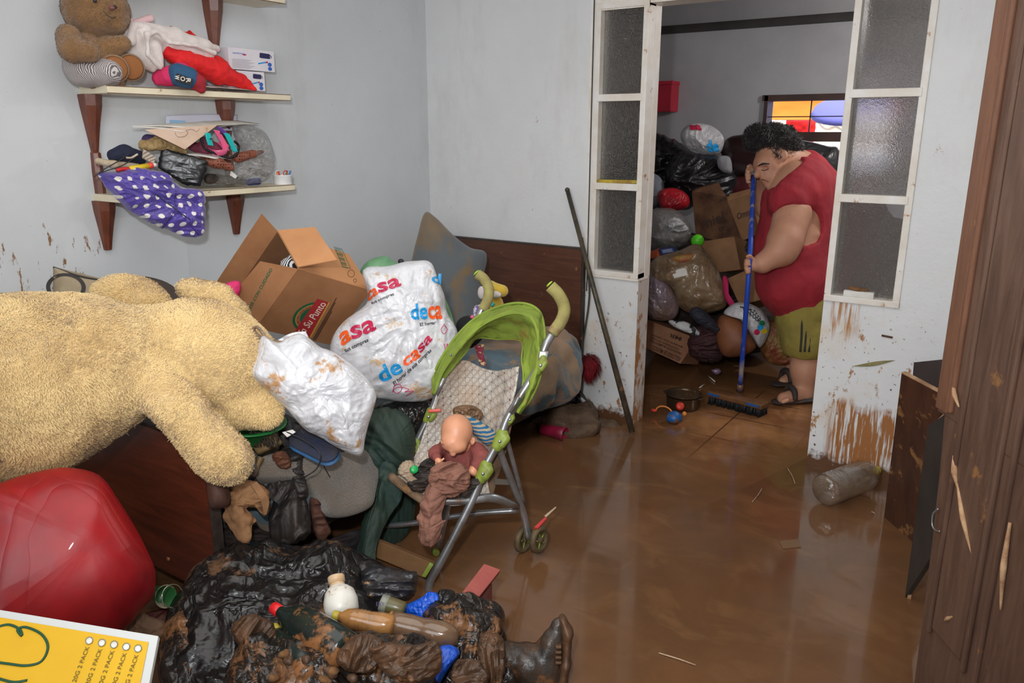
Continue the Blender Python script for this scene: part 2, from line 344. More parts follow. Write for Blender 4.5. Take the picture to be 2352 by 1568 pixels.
# ================================================================== THE ROOM
YB = 3.84; XL = -3.2; YR = 6.6; YT = 3.98     # partition wall face, left wall face, rear wall, partition back face
def wallmat(name, base, low):
    t = NT(name); x, y, z = t.xyz(); big = t.noise(1.3, 4, .6); f = t.mix(t.mr(big, .3, .75), base, tuple(v*.88 for v in base[:3])+(1,))
    sm = t.noise(3, 6, .7, t.mul(t.P, (1, 1, .35))); f = t.mix(t.ma('MULTIPLY', t.mr(sm, .55, .8), .25), f, c(150, 140, 125))
    return t, x, y, z, f
# left wall: flaking mud streaks low down near the camera
t, x, y, z, f = wallmat('left_wall_paint', c(216, 219, 222), 0)
st = t.noise(15, 7, .7, t.mul(t.P, (1, 1.6, .55))); reg = t.ma('MULTIPLY', t.mr(z, 1.5, 1.2), t.mr(y, 2.0, 1.7))
k = t.mr(t.ma('ADD', st, t.ma('MULTIPLY', t.ma('SUBTRACT', reg, 1), .2)), .585, .62); f = t.mix(k, f, c(140, 104, 72))
sp = t.mr(t.noise(60, 2), .74, .76); f = t.mix(t.ma('MULTIPLY', sp, .5), f, c(120, 115, 105))
low = t.mr(t.ma('ADD', z, t.ma('MULTIPLY', t.noise(6, 5), .25)), .42, .36); f = t.mix(low, f, MUD)
t.set(col=f, rough=.55); t.bump(t.noise(14, 3), .25, .01); M_LW = t.m
# partition wall: white paint with washed and brushed mud at its foot
t, x, y, z, f = wallmat('partition_paint', c(226, 227, 228), 0)
spk = t.noise(55, 3, .6); f = t.mix(t.ma('MULTIPLY', t.mr(spk, .665, .69), t.mr(z, 1.0, .45)), f, DMUD)
sc = t.noise(9, 8, .72, t.mul(t.P, (1.3, 1.3, .7))); rg = t.ma('MULTIPLY', t.mr(z, .95, .6), t.mr(x, -2.25, -2.0)); f = t.mix(t.mr(t.ma('ADD', sc, t.ma('MULTIPLY', rg, .075)), .66, .70), f, c(165, 118, 75))
tan = t.noise(4.5, 5, .6); f = t.mix(t.ma('MULTIPLY', t.mr(t.ma('ADD', tan, t.ma('MULTIPLY', rg, .05)), .58, .75), t.mr(z, 1.0, .8, .06, .45)), f, c(214, 186, 150))
br = t.noise(1, 4, .6, t.mul(t.P, (70, 20, 5))); hi = t.ma('ADD', .30, t.ma('MULTIPLY', t.noise(9, 3), .12))
reg = t.ma('MULTIPLY', t.ma('MULTIPLY', t.mr(z, .02, .05), t.mr(t.ma('SUBTRACT', hi, z), -.01, .03)), t.mr(x, -.735, -.70)); f = t.mix(t.ma('MULTIPLY', reg, t.mr(br, .40, .5)), f, c(160, 104, 56))
reg2 = t.ma('MULTIPLY', t.ma('MULTIPLY', t.mr(z, .62, .72), t.mr(x, -.62, -.68)), t.ma('MULTIPLY', t.mr(x, -.77, -.75), t.mr(z, .86, .83))); f = t.mix(t.ma('MULTIPLY', reg2, t.mr(br, .45, .6)), f, c(176, 122, 70))
foot = t.mr(t.ma('ADD', z, t.ma('MULTIPLY', t.noise(22, 6, .7), .16)), .155, .12); f = t.mix(foot, f, c(96, 62, 38))
t.set(col=f, rough=.5); t.bump(t.noise(20, 4), .25, .008); M_PW = t.m
t, x, y, z, f = wallmat('jamb_paint', c(205, 196, 188), 0)
sc = t.noise(10, 8, .72, t.mul(t.P, (1, 1, .5))); f = t.mix(t.mr(t.ma('ADD', sc, t.ma('MULTIPLY', t.mr(z, 1.9, 0), .16)), .63, .67), f, c(160, 112, 70)); t.set(col=f, rough=.6); t.bump(t.noise(30, 5), .6, .01); M_JW = t.m
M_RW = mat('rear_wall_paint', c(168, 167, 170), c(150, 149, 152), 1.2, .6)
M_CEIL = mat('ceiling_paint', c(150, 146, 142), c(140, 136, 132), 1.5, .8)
M_FC = mat('front_ceiling_paint', c(222, 222, 220), ro=.8)
M_BEAM = mat('dark_beam', c(52, 48, 47), c(40, 36, 35), 4, .6)
# flooded floor: thin silty water over tiles
t = NT('muddy_water'); x, y, z = t.xyz(); n1 = t.noise(1.1, 5, .62, dist=.6); n2 = t.noise(3.2, 6, .6, t.mul(t.P, (1, 1.6, 1)), 1.0)
f = t.mix(t.mr(n1, .34, .66), c(120, 82, 52), c(96, 68, 46)); f = t.mix(t.ma('MULTIPLY', t.mr(n2, .52, .7), .5), f, c(136, 98, 64))
bk = t.n('RGBToBW', {0: t.n('TexBrick', {'Vector': t.n('Mapping', {'Vector': t.P, 'Location': (1.32, .06, 0)}), 'Scale': 1.0, 'Mortar Size': .005, 'Mortar Smooth': .2, 'Brick Width': .42, 'Row Height': .362, 'Color1': (0, 0, 0, 1), 'Color2': (0, 0, 0, 1), 'Mortar': (1, 1, 1, 1)}, offset=0)})
dx_ = t.ma('MULTIPLY', t.ma('ADD', x, 1.28), 1.7); dy_ = t.ma('MULTIPLY', t.ma('SUBTRACT', y, 4.3), 1.0); rr_ = t.ma('SQRT', t.ma('ADD', t.ma('MULTIPLY', dx_, dx_), t.ma('MULTIPLY', dy_, dy_)))
swept = t.mr(t.ma('ADD', rr_, t.ma('MULTIPLY', t.ma('SUBTRACT', t.noise(3.5, 5), .5), 1.1)), .72, .28)   # patch the broom has swept down to the tiles
f = t.mix(t.ma('MULTIPLY', swept, .9), f, t.mix(t.mr(t.noise(4, 5), .4, .62), c(172, 122, 80), c(134, 90, 58))); f = t.mix(t.ma('MULTIPLY', bk, t.ma('ADD', t.ma('MULTIPLY', swept, .8), .05)), f, c(66, 44, 30))
t.set(col=f, rough=t.mr(t.noise(2.3, 5, .6), .36, .66, .06, .26), spec=.5, ior=1.4, coat=.25, croug=.04); t.bump(t.noise(2.2, 2), .12, .008); M_WATER = t.m; M_TILE = t.m

def struct(name, VF, m, **k): return tag(mesh(name, VF[0], VF[1], m, None, smooth=False, origin=False, **k), None, None, kind='structure')
OPL, OPR, OPT = -1.757, -0.80, 2.215      # doorway
PL0, PL1, PR0, PR1 = -2.055, -1.757, -0.80, -0.475   # pane columns
ZS, ZTOP = .838, 2.20
struct('floor', box((XL-.1, -1.2, -.1), (1.2, YT, 0)), M_WATER)
struct('floor_rear', box((-3.2, YT, -.1), (1.2, YR+.1, 0)), M_TILE)
struct('wall_left', box((XL-.1, -1.2, -.1), (XL, YB+.3, 2.72)), M_LW)
struct('wall_back', join([box((XL, YB, -.1), (PL0, YB+.14, 2.72)), box((PL0, YB, 2.262), (1.2, YB+.14, 2.72)), box((PR1, YB, -.1), (1.2, YB+.14, 2.262)),
    box((PL0, YB, -.1), (OPL, YB+.001, ZS)), box((PR0, YB, -.1), (PR1, YB+.02, ZS+.001))]), M_PW)
# the two stub piers under the glazed columns; their inner faces carry the scarred plaster
struct('wall_pier_left', box((PL0, YB+.002, -.1), (OPL, YT, ZS-.002)), M_JW)
struct('wall_pier_right', box((PR0+.002, YB+.021, -.1), (PR1, YT, ZS-.002)), M_JW)
struct('wall_right', box((1.1, -1.2, -.1), (1.2, YB, 2.72)), M_FC)
struct('wall_near', box((XL, -1.3, -.1), (1.2, -1.2, 2.72)), M_FC)
struct('ceiling', box((XL-.1, -1.3, 2.72), (1.2, YB+.14, 2.82)), M_FC)
# rear room
WX0, WX1 = X0 = on(1765, 225, 'Y', YR)[0], -0.95
wz1 = on(1765, 232, 'Y', YR)[2]; wz0 = 1.32
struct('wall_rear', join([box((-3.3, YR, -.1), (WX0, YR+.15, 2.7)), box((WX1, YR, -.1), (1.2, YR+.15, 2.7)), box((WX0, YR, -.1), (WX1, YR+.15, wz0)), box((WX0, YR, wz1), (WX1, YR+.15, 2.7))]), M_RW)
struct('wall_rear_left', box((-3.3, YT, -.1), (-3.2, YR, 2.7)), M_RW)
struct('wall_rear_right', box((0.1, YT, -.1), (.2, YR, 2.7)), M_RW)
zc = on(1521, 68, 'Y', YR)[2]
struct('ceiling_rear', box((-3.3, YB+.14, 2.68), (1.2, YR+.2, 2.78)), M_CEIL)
struct('trim_1', box((-3.2, YR-.06, zc-.04), (.1, YR, zc+.02)), M_BEAM)
M_WHT = mat('white_frame_paint', c(234, 231, 226), c(222, 212, 198), 9, .45, mud=.09, mcol=c(170, 120, 75), ms=16, bu=.2, bs=50, bd=.003)
M_GAPW = mat('crack_dark', c(70, 62, 55), ro=.9)
# window frames glazed with patterned glass beside the doorway
def glassmat(name, tint, sc, clear, gl=.16):
    t = NT(name); n = t.t.nodes; v = t.n('TexVoronoi', {'Vector': t.mul(t.P, (1, .001, 1)), 'Scale': sc}, feature='SMOOTH_F1'); v2 = t.n('TexVoronoi', {'Vector': t.mul(t.P, (1, .001, 1)), 'Scale': sc*2.3}, feature='F1')
    h = t.ma('ADD', v, t.ma('MULTIPLY', v2, .6)); bp = t.n('Bump', {'Height': h, 'Strength': 1.0, 'Distance': .03})
    g = t.n('BsdfGlossy', {'Color': (1, 1, 1, 1), 'Roughness': .1, 'Normal': bp}); tp = t.n('BsdfTransparent', {'Color': tint}); df = t.n('BsdfDiffuse', {'Color': (.55, .56, .56, 1), 'Normal': bp})
    rf = t.n('BsdfRefraction', {'Color': tint, 'Roughness': .12, 'IOR': 1.12, 'Normal': bp})
    a = t.n('MixShader', {0: clear, 1: rf, 2: tp}); b = t.n('MixShader', {0: .07, 1: a, 2: df}); d = t.n('MixShader', {0: gl, 1: b, 2: g}); t.t.links.new(d, t.o.inputs[0]); return t.m
M_GL = glassmat('hammered_glass_clear', (.72, .72, .70, 1), 55, .25); M_GR = glassmat('hammered_glass_frosted', (.8, .8, .8, 1), 75, .15, .34)
M_YEL = mat('yellow_foam', c(196, 172, 60), c(150, 120, 50), 20, .8)
def glazing(name, x0, x1, rows, zt, M_G, flip):
    r = tag(root(name, None, None, ((x0+x1)/2, YB, ZS)), None, None, kind='structure'); w = .03; fy = YB-.012; P = []
    P += [bevel(box((x0, fy, ZS), (x0+w, YB+.07, zt)), .003), bevel(box((x1-w, fy, ZS), (x1, YB+.07, zt)), .003), bevel(box((x0, fy-.001, ZS), (x1, YB+.07, ZS+.03)), .003), bevel(box((x0, fy-.001, zt-.03), (x1, YB+.07, zt)), .003)]
    for a in rows: P.append(bevel(box((x0+w*.6, fy-.004, a-.022), (x1-w*.6, YB+.06, a+.014)), .003))
    V, F = join(P); mesh('window_frame', V, F, M_WHT, r, smooth=False)
    zs = [ZS+.03]+sorted(rows)+[zt-.03]
    for a, b in zip(zs[:-1], zs[1:]):
        y = YB+.035; q = [(x0+w, a+.014 if a != zs[0] else a), (x1-w, a+.014 if a != zs[0] else a), (x1-w, b-.022 if b != zs[-1] else b), (x0+w, b-.022 if b != zs[-1] else b)]
        if flip and a == zs[0]:   # lower pane with its broken upper corner
            (ax, az), (bx, bz), (cx, cz), (dx, dz) = q; q = [(ax, az), (bx, bz), (cx, cz-.065), (cx-.045, cz-.06), (cx-.07, cz-.03), (cx-.085, cz), (dx, dz)]
        n = len(q); V = [(p[0], y-.002, p[1]) for p in q]+[(p[0], y+.002, p[1]) for p in q]; F = [tuple(range(n)), tuple(range(n, 2*n))[::-1]]+[((i+1) % n, i, i+n, (i+1) % n+n) for i in range(n)]
        mesh('glass_pane', V, F, M_G, r, smooth=False)
    return r
zl = lambda px, py: on(px, py, 'Y', YB)[2]
w1 = glazing('window_1', PL0, PL1, [zl(1430, 222), zl(1424, 427)], zl(1440, 2), M_GL, False)
w2 = glazing('window_2', PR0, PR1, [zl(2040, 211), zl(2005, 455)], 2.262, M_GR, True)
# post between glazed column and doorway, header, far lining
struct('trim_2', join([bevel(box((OPL-.022, YB+.071, ZS), (OPL+.001, YT, 2.262)), .002), bevel(box((PL1-.3, YB-.014, ZS-.012), (OPL+.003, YT-.02, ZS)), .002), box((OPL-.06, YB-.004, 2.222), (OPR, YT, 2.262)), box((PL0-.03, YB-.008, ZS-.05), (PL0-.018, YB, 2.3)), box((PL0, YB-.006, 2.205), (OPL, YB+.002, 2.262))]), M_WHT)
struct('trim_3', bevel(box((PR0-.002, YB+.072, ZS), (PR0+.03, YT, 2.262)), .003), M_WHT)
struct('trim_4', box((PL0-.02, YB-.003, ZS-.1), (PL0-.013, YB+.001, 2.3)), M_GAPW)
V, F = bevel(box((PL0+.03, YB-.006, zl(1424, 427)+.012), (PL1-.032, YB+.03, zl(1424, 427)+.03)), .004); V = V+np.stack([0*V[:, 0], 0*V[:, 0], .004*np.sin(V[:, 0]*160)], 1)
strip = mesh('foam_strip', V, F, M_YEL); tag(strip, 'yellow scalloped foam strip lying on the middle ledge of the left glazed column', 'strip')
M_PAPER = mat('paper_white', c(232, 230, 226), c(214, 208, 198), 12, .6)
rr = root('paper_box', 'small white folded carton on the bottom ledge of the right glazed column', 'carton', (-.66, YB, ZS+.03))
zz = ZS+.03; mesh('carton_body', *obox((-.715, YB-.012, zz), (.13, .0, .0), (0, .03, 0), (0, 0, .028), .002), M_PAPER, rr, smooth=False)
crumb = mesh('mud_crumb', *rough(ball((-.66, YB+.012, zz+.036), (.045, .012, .011), 16), .008, 60), mat('dry_mud', MUD, DMUD, 30, .9, bu=.5)); tag(crumb, 'brown lump of dried mud on the small white carton by the cracked pane', 'mud lump')
# rear window with bars and what hangs outside
M_DW = mat('dark_window_wood', c(70, 44, 36), c(50, 32, 28), 6, .5)
w3 = tag(root('window_3', None, None, ((WX0+WX1)/2, YR, wz0)), None, None, kind='structure'); zb = on(1850, 303, 'Y', YR)[2]; zb2 = on(1850, 325, 'Y', YR)[2]
P = [box((WX0-.022, YR-.03, wz0-.04), (WX0+.006, YR+.12, wz1+.04)), box((WX1, YR-.03, wz0-.04), (WX1+.04, YR+.12, wz1+.04)), box((WX0-.04, YR-.03, wz1), (WX1+.04, YR+.12, wz1+.045)), box((WX0, YR-.02, zb2), (WX1, YR+.1, zb)), box((WX0-.04, YR-.03, wz0-.04), (WX1+.04, YR+.12, wz0))]
mesh('window_frame', *join(P), M_DW, w3, smooth=False)
P = [box((xx-.004, YR+.02, wz0), (xx+.004, YR+.03, wz1)) for xx in (on(1860, 260, 'Y', YR)[0], -1.25, WX1-.08)]+[box((WX0, YR+.02, z-.004), (WX1, YR+.03, z+.004)) for z in (on(1800, 268, 'Y', YR)[2], )]
mesh('window_bars', *join(P), M_BEAM, w3, smooth=False)
def outer(name, q, m, label, cat, y): # cloths on lines outside
    P = [on(px, py, 'Y', y) for px, py in q]; rows = [[P[0], (P[0]+P[1])/2, P[1]], [(P[0]+P[3])/2, (P[0]+P[1]+P[2]+P[3])/4+np.array([0, .05, 0]), (P[1]+P[2])/2], [P[3], (P[3]+P[2])/2, P[2]]]
    return tag(mesh(name, *sheet(rows, 24, 20, .03, 6, .01), m), label, cat)
mo = lambda n, col: mat(n, col, ro=.8)
outer('tarpaulin', [(1690, 190), (2080, 185), (2080, 275), (1690, 285)], mo('orange_tarp', c(255, 130, 40)), 'orange tarpaulin stretched outside the rear window', 'tarpaulin', 9.4)
outer('hanging_cloth', [(1803, 277), (1875, 274), (1868, 345), (1806, 345)], mo('red_cloth', c(225, 30, 30)), 'red cloth hanging outside the rear window', 'cloth', 8.70)
outer('hanging_cloth', [(1868, 262), (1990, 266), (1990, 345), (1880, 345)], mo('cream_cloth', c(255, 238, 215)), 'cream cloth hanging outside the rear window below the blue umbrella', 'cloth', 8.73)
outer('hanging_cloth', [(1740, 277), (1806, 276), (1806, 345), (1740, 345)], mo('pale_cloth', c(245, 225, 215)), 'pale cloth at the left end of the washing line outside the rear window', 'cloth', 8.68)
uc = on(1962, 258, 'Y', 8.0); V, F = lathe(uc, (0, -.35, 1), [(0, .002), (0.0, .33), (.0, .38), (.06, .35), (.13, .2), (.17, .03)], 24)
um = root('umbrella', 'blue umbrella spread outside the rear window', 'umbrella', (uc[0], uc[1], 0)); mesh('canopy', V, F, mo('umbrella_blue', c(120, 120, 205)), um); mesh('pole', *tube([(uc[0], uc[1], 0), uc], .012, 8), M_BEAM, um)
zl1 = on(1806, 276, 'Y', 8.7)[2]+.005; wl = root('washing_line', 'washing line strung between two posts outside the rear window', 'washing line', (-1.5, 8.7, -.02))
mesh('rope', *tube([(-3.3, 8.7, zl1), (-1.5, 8.7, zl1-.01), (.6, 8.7, zl1)], .006, 6), M_BEAM, wl)
for x_ in (-3.3, .6): mesh('post', *tube([(x_, 8.7, -.02), (x_, 8.7, zl1+.05)], .03, 8), M_DW, wl)
zt1 = on(1690, 190, 'Y', 9.4)[2]; tf_ = root('pole_rack', 'dark pole rack carrying the orange tarpaulin outside', 'rack', (-1.5, 9.43, -.02))
for x_ in (on(1690, 190, 'Y', 9.4)[0], on(2080, 190, 'Y', 9.4)[0]): mesh('post', *tube([(x_, 9.42, -.02), (x_, 9.42, zt1+.02)], .03, 8), M_BEAM, tf_)
mesh('cross_pole', *tube([(on(1690, 190, 'Y', 9.4)[0], 9.42, zt1), (on(2080, 190, 'Y', 9.4)[0], 9.42, zt1)], .02, 8), M_BEAM, tf_)
struct('ground_outside', box((-6, YR+.15, -.12), (4, 14, -.02)), mat('outside_ground', c(160, 140, 120), ro=.9))
# fine details on the partition: dark stub, long dry leaf
leaf = on(2010, 835, 'Y', YB-.006); a = on(1955, 841, 'Y', YB-.004); b = on(2057, 827, 'Y', YB-.004); w = [on(2012, 830, 'Y', YB-.006), on(2006, 840, 'Y', YB-.006)]
V, F = sheet([[a, w[0], b], [a, leaf, b], [a, w[1], b]], 20, 8, .0005, 20, .002); lf = mesh('dry_leaf', V, F, mat('leaf_olive', c(120, 112, 72), c(150, 140, 90), 30, .7)); tag(lf, 'long narrow dry leaf stuck to the white wall below the right glazed column', 'leaf')
sb = mesh('twig', *tube([on(2025, 770, 'Y', YB-.004), on(2050, 775, 'Y', YB-.004)], .005, 8), mat('twig_brown', c(90, 62, 44), ro=.8)); tag(sb, 'short brown stub sticking on the white wall above the dry leaf', 'twig')
# ================================================================== BED AND WHAT LIES ON IT
M_WOOD = None
def woodmat(name, a, b, ax=(1, 1, 14), sc=3, ro=.35, mud=0, ms=6):
    t = NT(name); v = t.mul(t.P, ax); n = t.noise(sc, 6, .6, v, .8); f = t.mix(t.mr(n, .3, .7), a, b); r = ro
    fine = t.noise(sc*9, 3, .6, v); f = t.mix(t.ma('MULTIPLY', t.mr(fine, .55, .75), .35), f, tuple(q*.4 for q in a[:3])+(1,))
    if mud: q = .5+(.5-mud)*.34; k = t.mr(t.noise(ms, 7, .68), q, q+.06); f = t.mix(k, f, MUD); r = t.mr(k, 0, 1, ro, .6)
    t.set(col=f, rough=r, coat=.15); t.bump(fine, .12, .003); return t.m
M_HEAD = woodmat('headboard_veneer', c(98, 62, 45), c(76, 45, 33), (1, 1, 10), 4, .4, .12, 10); M_EDGE = mat('dark_edge_band', c(48, 40, 38), c(70, 60, 52), 30, .5, mud=.15, ms=25)
M_FOOT = woodmat('footboard_veneer', c(112, 50, 32), c(74, 32, 22), (1, 1, 9), 4, .3, .1, 12)
M_STEEL = mat('dark_steel', c(60, 58, 58), c(90, 80, 70), 20, .4, met=.7, mud=.2)
def roundboard(x0, x1, z0, z1, y0, y1, r):  # board with rounded top corners
    pts = [(x0, z0), (x1, z0)]+[(x1-r+r*math.cos(a), z1-r+r*math.sin(a)) for a in np.linspace(0, PI/2, 7)]+[(x0+r-r*math.sin(a), z1-r+r*math.cos(a)) for a in np.linspace(0, PI/2, 7)]
    n = len(pts); V = [(x, y0, z) for x, z in pts]+[(x, y1, z) for x, z in pts]
    return np.array(V), [tuple(range(n))[::-1], tuple(range(n, 2*n))]+[(i, (i+1) % n, (i+1) % n+n, i+n) for i in range(n)]
bed = root('bed', 'low single bed with dark veneer headboard against the white partition wall', 'bed', (-2.58, 2.6, 0))
HB = (-3.12, -2.075, .16, .985); FB = (-3.12, -2.085, .10, .655); yh, yf = 3.80, 1.37
mesh('headboard', *roundboard(HB[0]+.01, HB[1]-.01, HB[2], HB[3]-.01, yh-.006, yh+.02, .035), M_HEAD, bed, smooth=False)
mesh('headboard_edge', *roundboard(HB[0], HB[1], HB[2], HB[3], yh, yh+.028, .045), M_EDGE, bed, smooth=False)
mesh('footboard', *roundboard(FB[0]+.012, FB[1]-.012, FB[2], FB[3]-.012, yf-.006, yf+.02, .04), M_FOOT, bed, smooth=False)
mesh('footboard_edge', *roundboard(FB[0], FB[1], FB[2], FB[3], yf-.002, yf+.032, .05), M_EDGE, bed, smooth=False)
mesh('bolt', *lathe(on(388, 1283, 'Y', yf-.006), (0, -1, 0), [(0, .009), (.004, .009), (.007, .004)], 14), mat('brass_bolt', c(170, 120, 80), met=.6, ro=.4), bed)
for x in (HB[0]+.05, HB[1]-.02): mesh('leg', *tube([(x, yh+.012, 0), (x, yh+.012, .5)], .016, 10), M_STEEL, bed)
for x in (FB[0]+.05, FB[1]-.06): mesh('leg', *tube([(x, yf+.012, 0), (x, yf+.012, .3)], .016, 10), M_STEEL, bed)
for x in (-3.06, -2.08): mesh('side_rail', *bevel(box((x-.012, yf+.032, .17), (x+.012, yh-.006, .24)), .003), M_EDGE, bed, smooth=False)
# mattress wrapped in a muddy blue sheet
t = NT('muddy_blue_sheet'); n = t.noise(4.2, 6, .62, t.mul(t.P, (1.2, 1.1, .8)), 1.6); f = t.mix(t.mr(n, .49, .55), c(84, 106, 118), c(150, 122, 94)); f = t.mix(t.mr(t.noise(2.1, 4), .5, .7), f, c(100, 98, 88))
x, y, z = t.xyz(); f = t.mix(t.ma('MULTIPLY', t.mr(z, .36, .39), t.mr(y, .5, .65)), f, c(152, 122, 96)); t.set(col=f, rough=.85, sheen=.2); t.bump(t.noise(26, 5, .6), .5, .012); M_SHEET = t.m
s = Sdf(.05)
for y in np.linspace(1.62, 3.55, 12):
    s.cap((-2.95, y, .37), (-2.22, y, .37), .14, .15, .09)
s.cap((-2.24, 2.4, .36), (-2.08, 3.5, .34), .14, .15, .1).cap((-2.9, 3.55, .37), (-2.2, 3.58, .39), .15, .16, .08).ell((-2.17, 3.45, .38), (.19, .28, .19), k=.08).cap((-2.15, 1.7, .34), (-2.15, 2.6, .34), .14, .14, .08)
V, F = s.build(.022, lambda g: np.abs(g[..., 2]-.36)-.21); V[:, 2] = np.minimum(V[:, 2], .55+.02*np.sin(V[:, 1]*7)); V = V+vnorm(V, F)*(fbm(V*np.array([5, 3, 4]), 3)*.012+ridge(V*np.array([6, 7, 3])+fbm(V*3, 2)[:, None]*.8+9, 2)*.015)[:, None]
matt = mesh('mattress', V, F, M_SHEET); tag(matt, 'sagging mattress in a mud-stained blue sheet on the low bed', 'mattress')

M_FUR = (lambda t: (lambda n, sp: (t.set(col=t.mix(t.mr(sp, .625, .69), t.mix(t.mr(n, .42, .72), c(238, 208, 150), c(208, 172, 114)), c(104, 84, 66)), rough=.95, sheen=.5, spec=.1), t.bump(t.noise(70, 4), .7, .012), t.m)[-1])(t.noise(5, 6, .65), t.noise(4.3, 4, .6)))(NT('cream_plush'))
def px(pts, k): s = Sdf(k); return s
dT = 2.42
def pr(s, a, b, d0, d1, r0, r1, k=None): s.cap(D(*a, d0), D(*b, d1), r0*d0/FPX, r1*d1/FPX, k)
s = Sdf(.045)
pr(s, (-260, 960), (60, 885), 2.25, 2.36, 215, 205); pr(s, (60, 885), (200, 845), 2.36, 2.44, 205, 160); pr(s, (200, 845), (330, 815), 2.44, 2.54, 160, 112)
pr(s, (455, 815), (470, 820), 2.62, 2.62, 128, 130, .03); pr(s, (520, 845), (515, 860), 2.66, 2.66, 118, 118, .04)
pr(s, (540, 930), (612, 940), 2.62, 2.60, 60, 40, .03)
uu, vv, ww = rt, up, fw
def rot2(a): ca, sa = math.cos(a), math.sin(a); return np.array([ca*uu+sa*vv, -sa*uu+ca*vv, ww])
def pe(s, p, d, rx, ry, rz, a=0, k=None, sub=False): s.ell(D(*p, d), (rx*d/FPX, ry*d/FPX, rz*d/FPX), rot2(a), k, sub)
pe(s, (300, 684), 2.66, 88, 52, 45, -.15, .02); pe(s, (303, 700), 2.56, 45, 22, 20, -.15, .02, True)
pe(s, (492, 692), 2.80, 92, 36, 40, -.45, .015); pe(s, (470, 665), 2.80, 60, 18, 40, -.1, .02)
pr(s, (325, 860), (420, 945), 2.42, 2.40, 52, 50, .03); pr(s, (420, 945), (505, 1045), 2.40, 2.42, 48, 60, .03); pe(s, (530, 1062), 2.43, 48, 42, 50, -.6, .03)
V, F = s.build(.0105); V, F = rough((V, F), .006, 9); V, F = rough((V, F), .003, 34)
V, F = fur((V, F), 190000, .0095, .0030, .35, 1, .7)
ted = mesh('giant_teddy_bear', V, F, M_FUR); tag(ted, 'giant cream plush teddy bear lying face down across the footboard, mud-spotted', 'teddy bear')

# cushion covers behind the bear's back, against the wall
M_CUSH = mat('printed_cushion', c(176, 160, 134), c(150, 134, 108), 9, .85, mud=.1, bu=.4, bs=200, bd=.002)
b = Blob([(122, 612), (235, 640), (330, 690), (300, 790), (120, 800)], 3.02, hf=.05, hb=.03, amp=.004, fr=8, p=6, seed=3)
r_ = root('cushion', 'beige cushion with a dark printed ring standing against the wall behind the bear', 'cushion', b.c-np.array([0, 0, .12])); mesh('cushion_body', b.V, b.F, M_CUSH, r_)
M_PRT = mat('dark_print', c(58, 54, 52), ro=.8)
cc = b.uv(152, 660); V = []; F = []
for k in range(41):
    a = PI*2*k/40
    for rr_ in (.052, .066): V.append(cc+np.array([math.cos(a)*rr_, math.sin(a)*rr_*.8]))
V = np.array(V); F = [(2*k, 2*k+1, 2*k+3, 2*k+2) for k in range(40)]; mesh('printed_ring', b.pt(V[:, 0], V[:, 1], 1)+b.n*.002, F, M_PRT, r_)
Q = [b.uv(*p) for p in [(123, 614), (180, 634), (232, 644), (232, 652), (180, 642), (123, 622)]]; Q = np.array(Q)
mesh('piping', *tube([b.pt(q[0], q[1], 1)+b.n*.002 for q in Q[:3]], .004, 8), M_PRT, r_)
b2 = Blob([(125, 668), (160, 655), (215, 668), (230, 700), (130, 700)], 3.05, hf=.04, hb=.04, amp=.01, fr=14, seed=5)
tag(mesh('cloth', b2.V, b2.F, mat('olive_cloth', c(130, 118, 40), c(100, 90, 30), 10, .9)), 'crumpled olive yellow cloth between the beige cushion and the bear', 'cloth')
b2 = Blob([(275, 645), (330, 634), (395, 655), (420, 700), (300, 700)], 3.2, hf=.05, hb=.05, amp=.012, fr=14, seed=6)
tag(mesh('cloth', b2.V, b2.F, mat('dark_cloth_a', c(64, 56, 54), c(84, 70, 60), 12, .9)), 'dark cloth bundle behind the ear of the giant bear', 'cloth')

# cardboard box tipped on its corner
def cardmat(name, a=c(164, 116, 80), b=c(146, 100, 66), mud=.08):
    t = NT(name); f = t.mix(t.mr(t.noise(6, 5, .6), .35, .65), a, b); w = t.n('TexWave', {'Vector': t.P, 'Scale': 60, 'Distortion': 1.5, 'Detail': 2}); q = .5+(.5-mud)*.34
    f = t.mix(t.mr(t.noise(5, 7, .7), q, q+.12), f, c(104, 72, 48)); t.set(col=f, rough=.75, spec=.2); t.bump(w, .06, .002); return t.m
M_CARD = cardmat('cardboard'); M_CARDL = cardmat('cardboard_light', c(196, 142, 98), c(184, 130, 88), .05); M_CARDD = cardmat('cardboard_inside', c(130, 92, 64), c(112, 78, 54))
bx = lambda x, y: (400+x/3.1357, 450+y/3.136)
P0 = D(*bx(895, 525), 2.95); E1 = D(*bx(1420, 680), 3.19)-P0; E3 = D(*bx(590, 950), 3.075)-P0; E2 = D(*bx(745, 255), 3.10)-P0
e2n = nrm(np.cross(E3, E1)); E2 = E2-nrm(E1)*(E2@nrm(E1))*.0
cb = root('cardboard_box', 'large brown cardboard box with green and red print, tipped open on the bed', 'box', P0+E3+E1*.5)
th = .004
mesh('front_panel', *slab([P0, P0+E3, P0+E3+E1, P0+E1], th), M_CARD, cb, smooth=False)
mesh('top_panel', *slab([P0, P0+E1, P0+E1+E2, P0+E2], th), M_CARDL, cb, smooth=False)
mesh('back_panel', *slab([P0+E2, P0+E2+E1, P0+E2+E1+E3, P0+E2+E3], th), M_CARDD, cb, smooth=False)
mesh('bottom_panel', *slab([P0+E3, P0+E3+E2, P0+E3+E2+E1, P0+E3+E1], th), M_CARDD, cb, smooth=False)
mesh('end_panel', *slab([P0+E1, P0+E1+E3, P0+E1+E3+E2, P0+E1+E2], th), M_CARD, cb, smooth=False)
def onface(px_, py_, q):   # photo point onto plane of three points
    n = np.cross(q[1]-q[0], q[2]-q[0]); r = ray(px_, py_); return EYE+r*(((q[0]-EYE)@n)/(r@n))
fl2 = D(*bx(410, 720), 3.06); fl = [P0, onface(*bx(620, 470), [P0, P0+E3, fl2]), fl2, P0+E3]
mesh('front_flap', *slab(fl, th), M_CARD, cb, smooth=False)
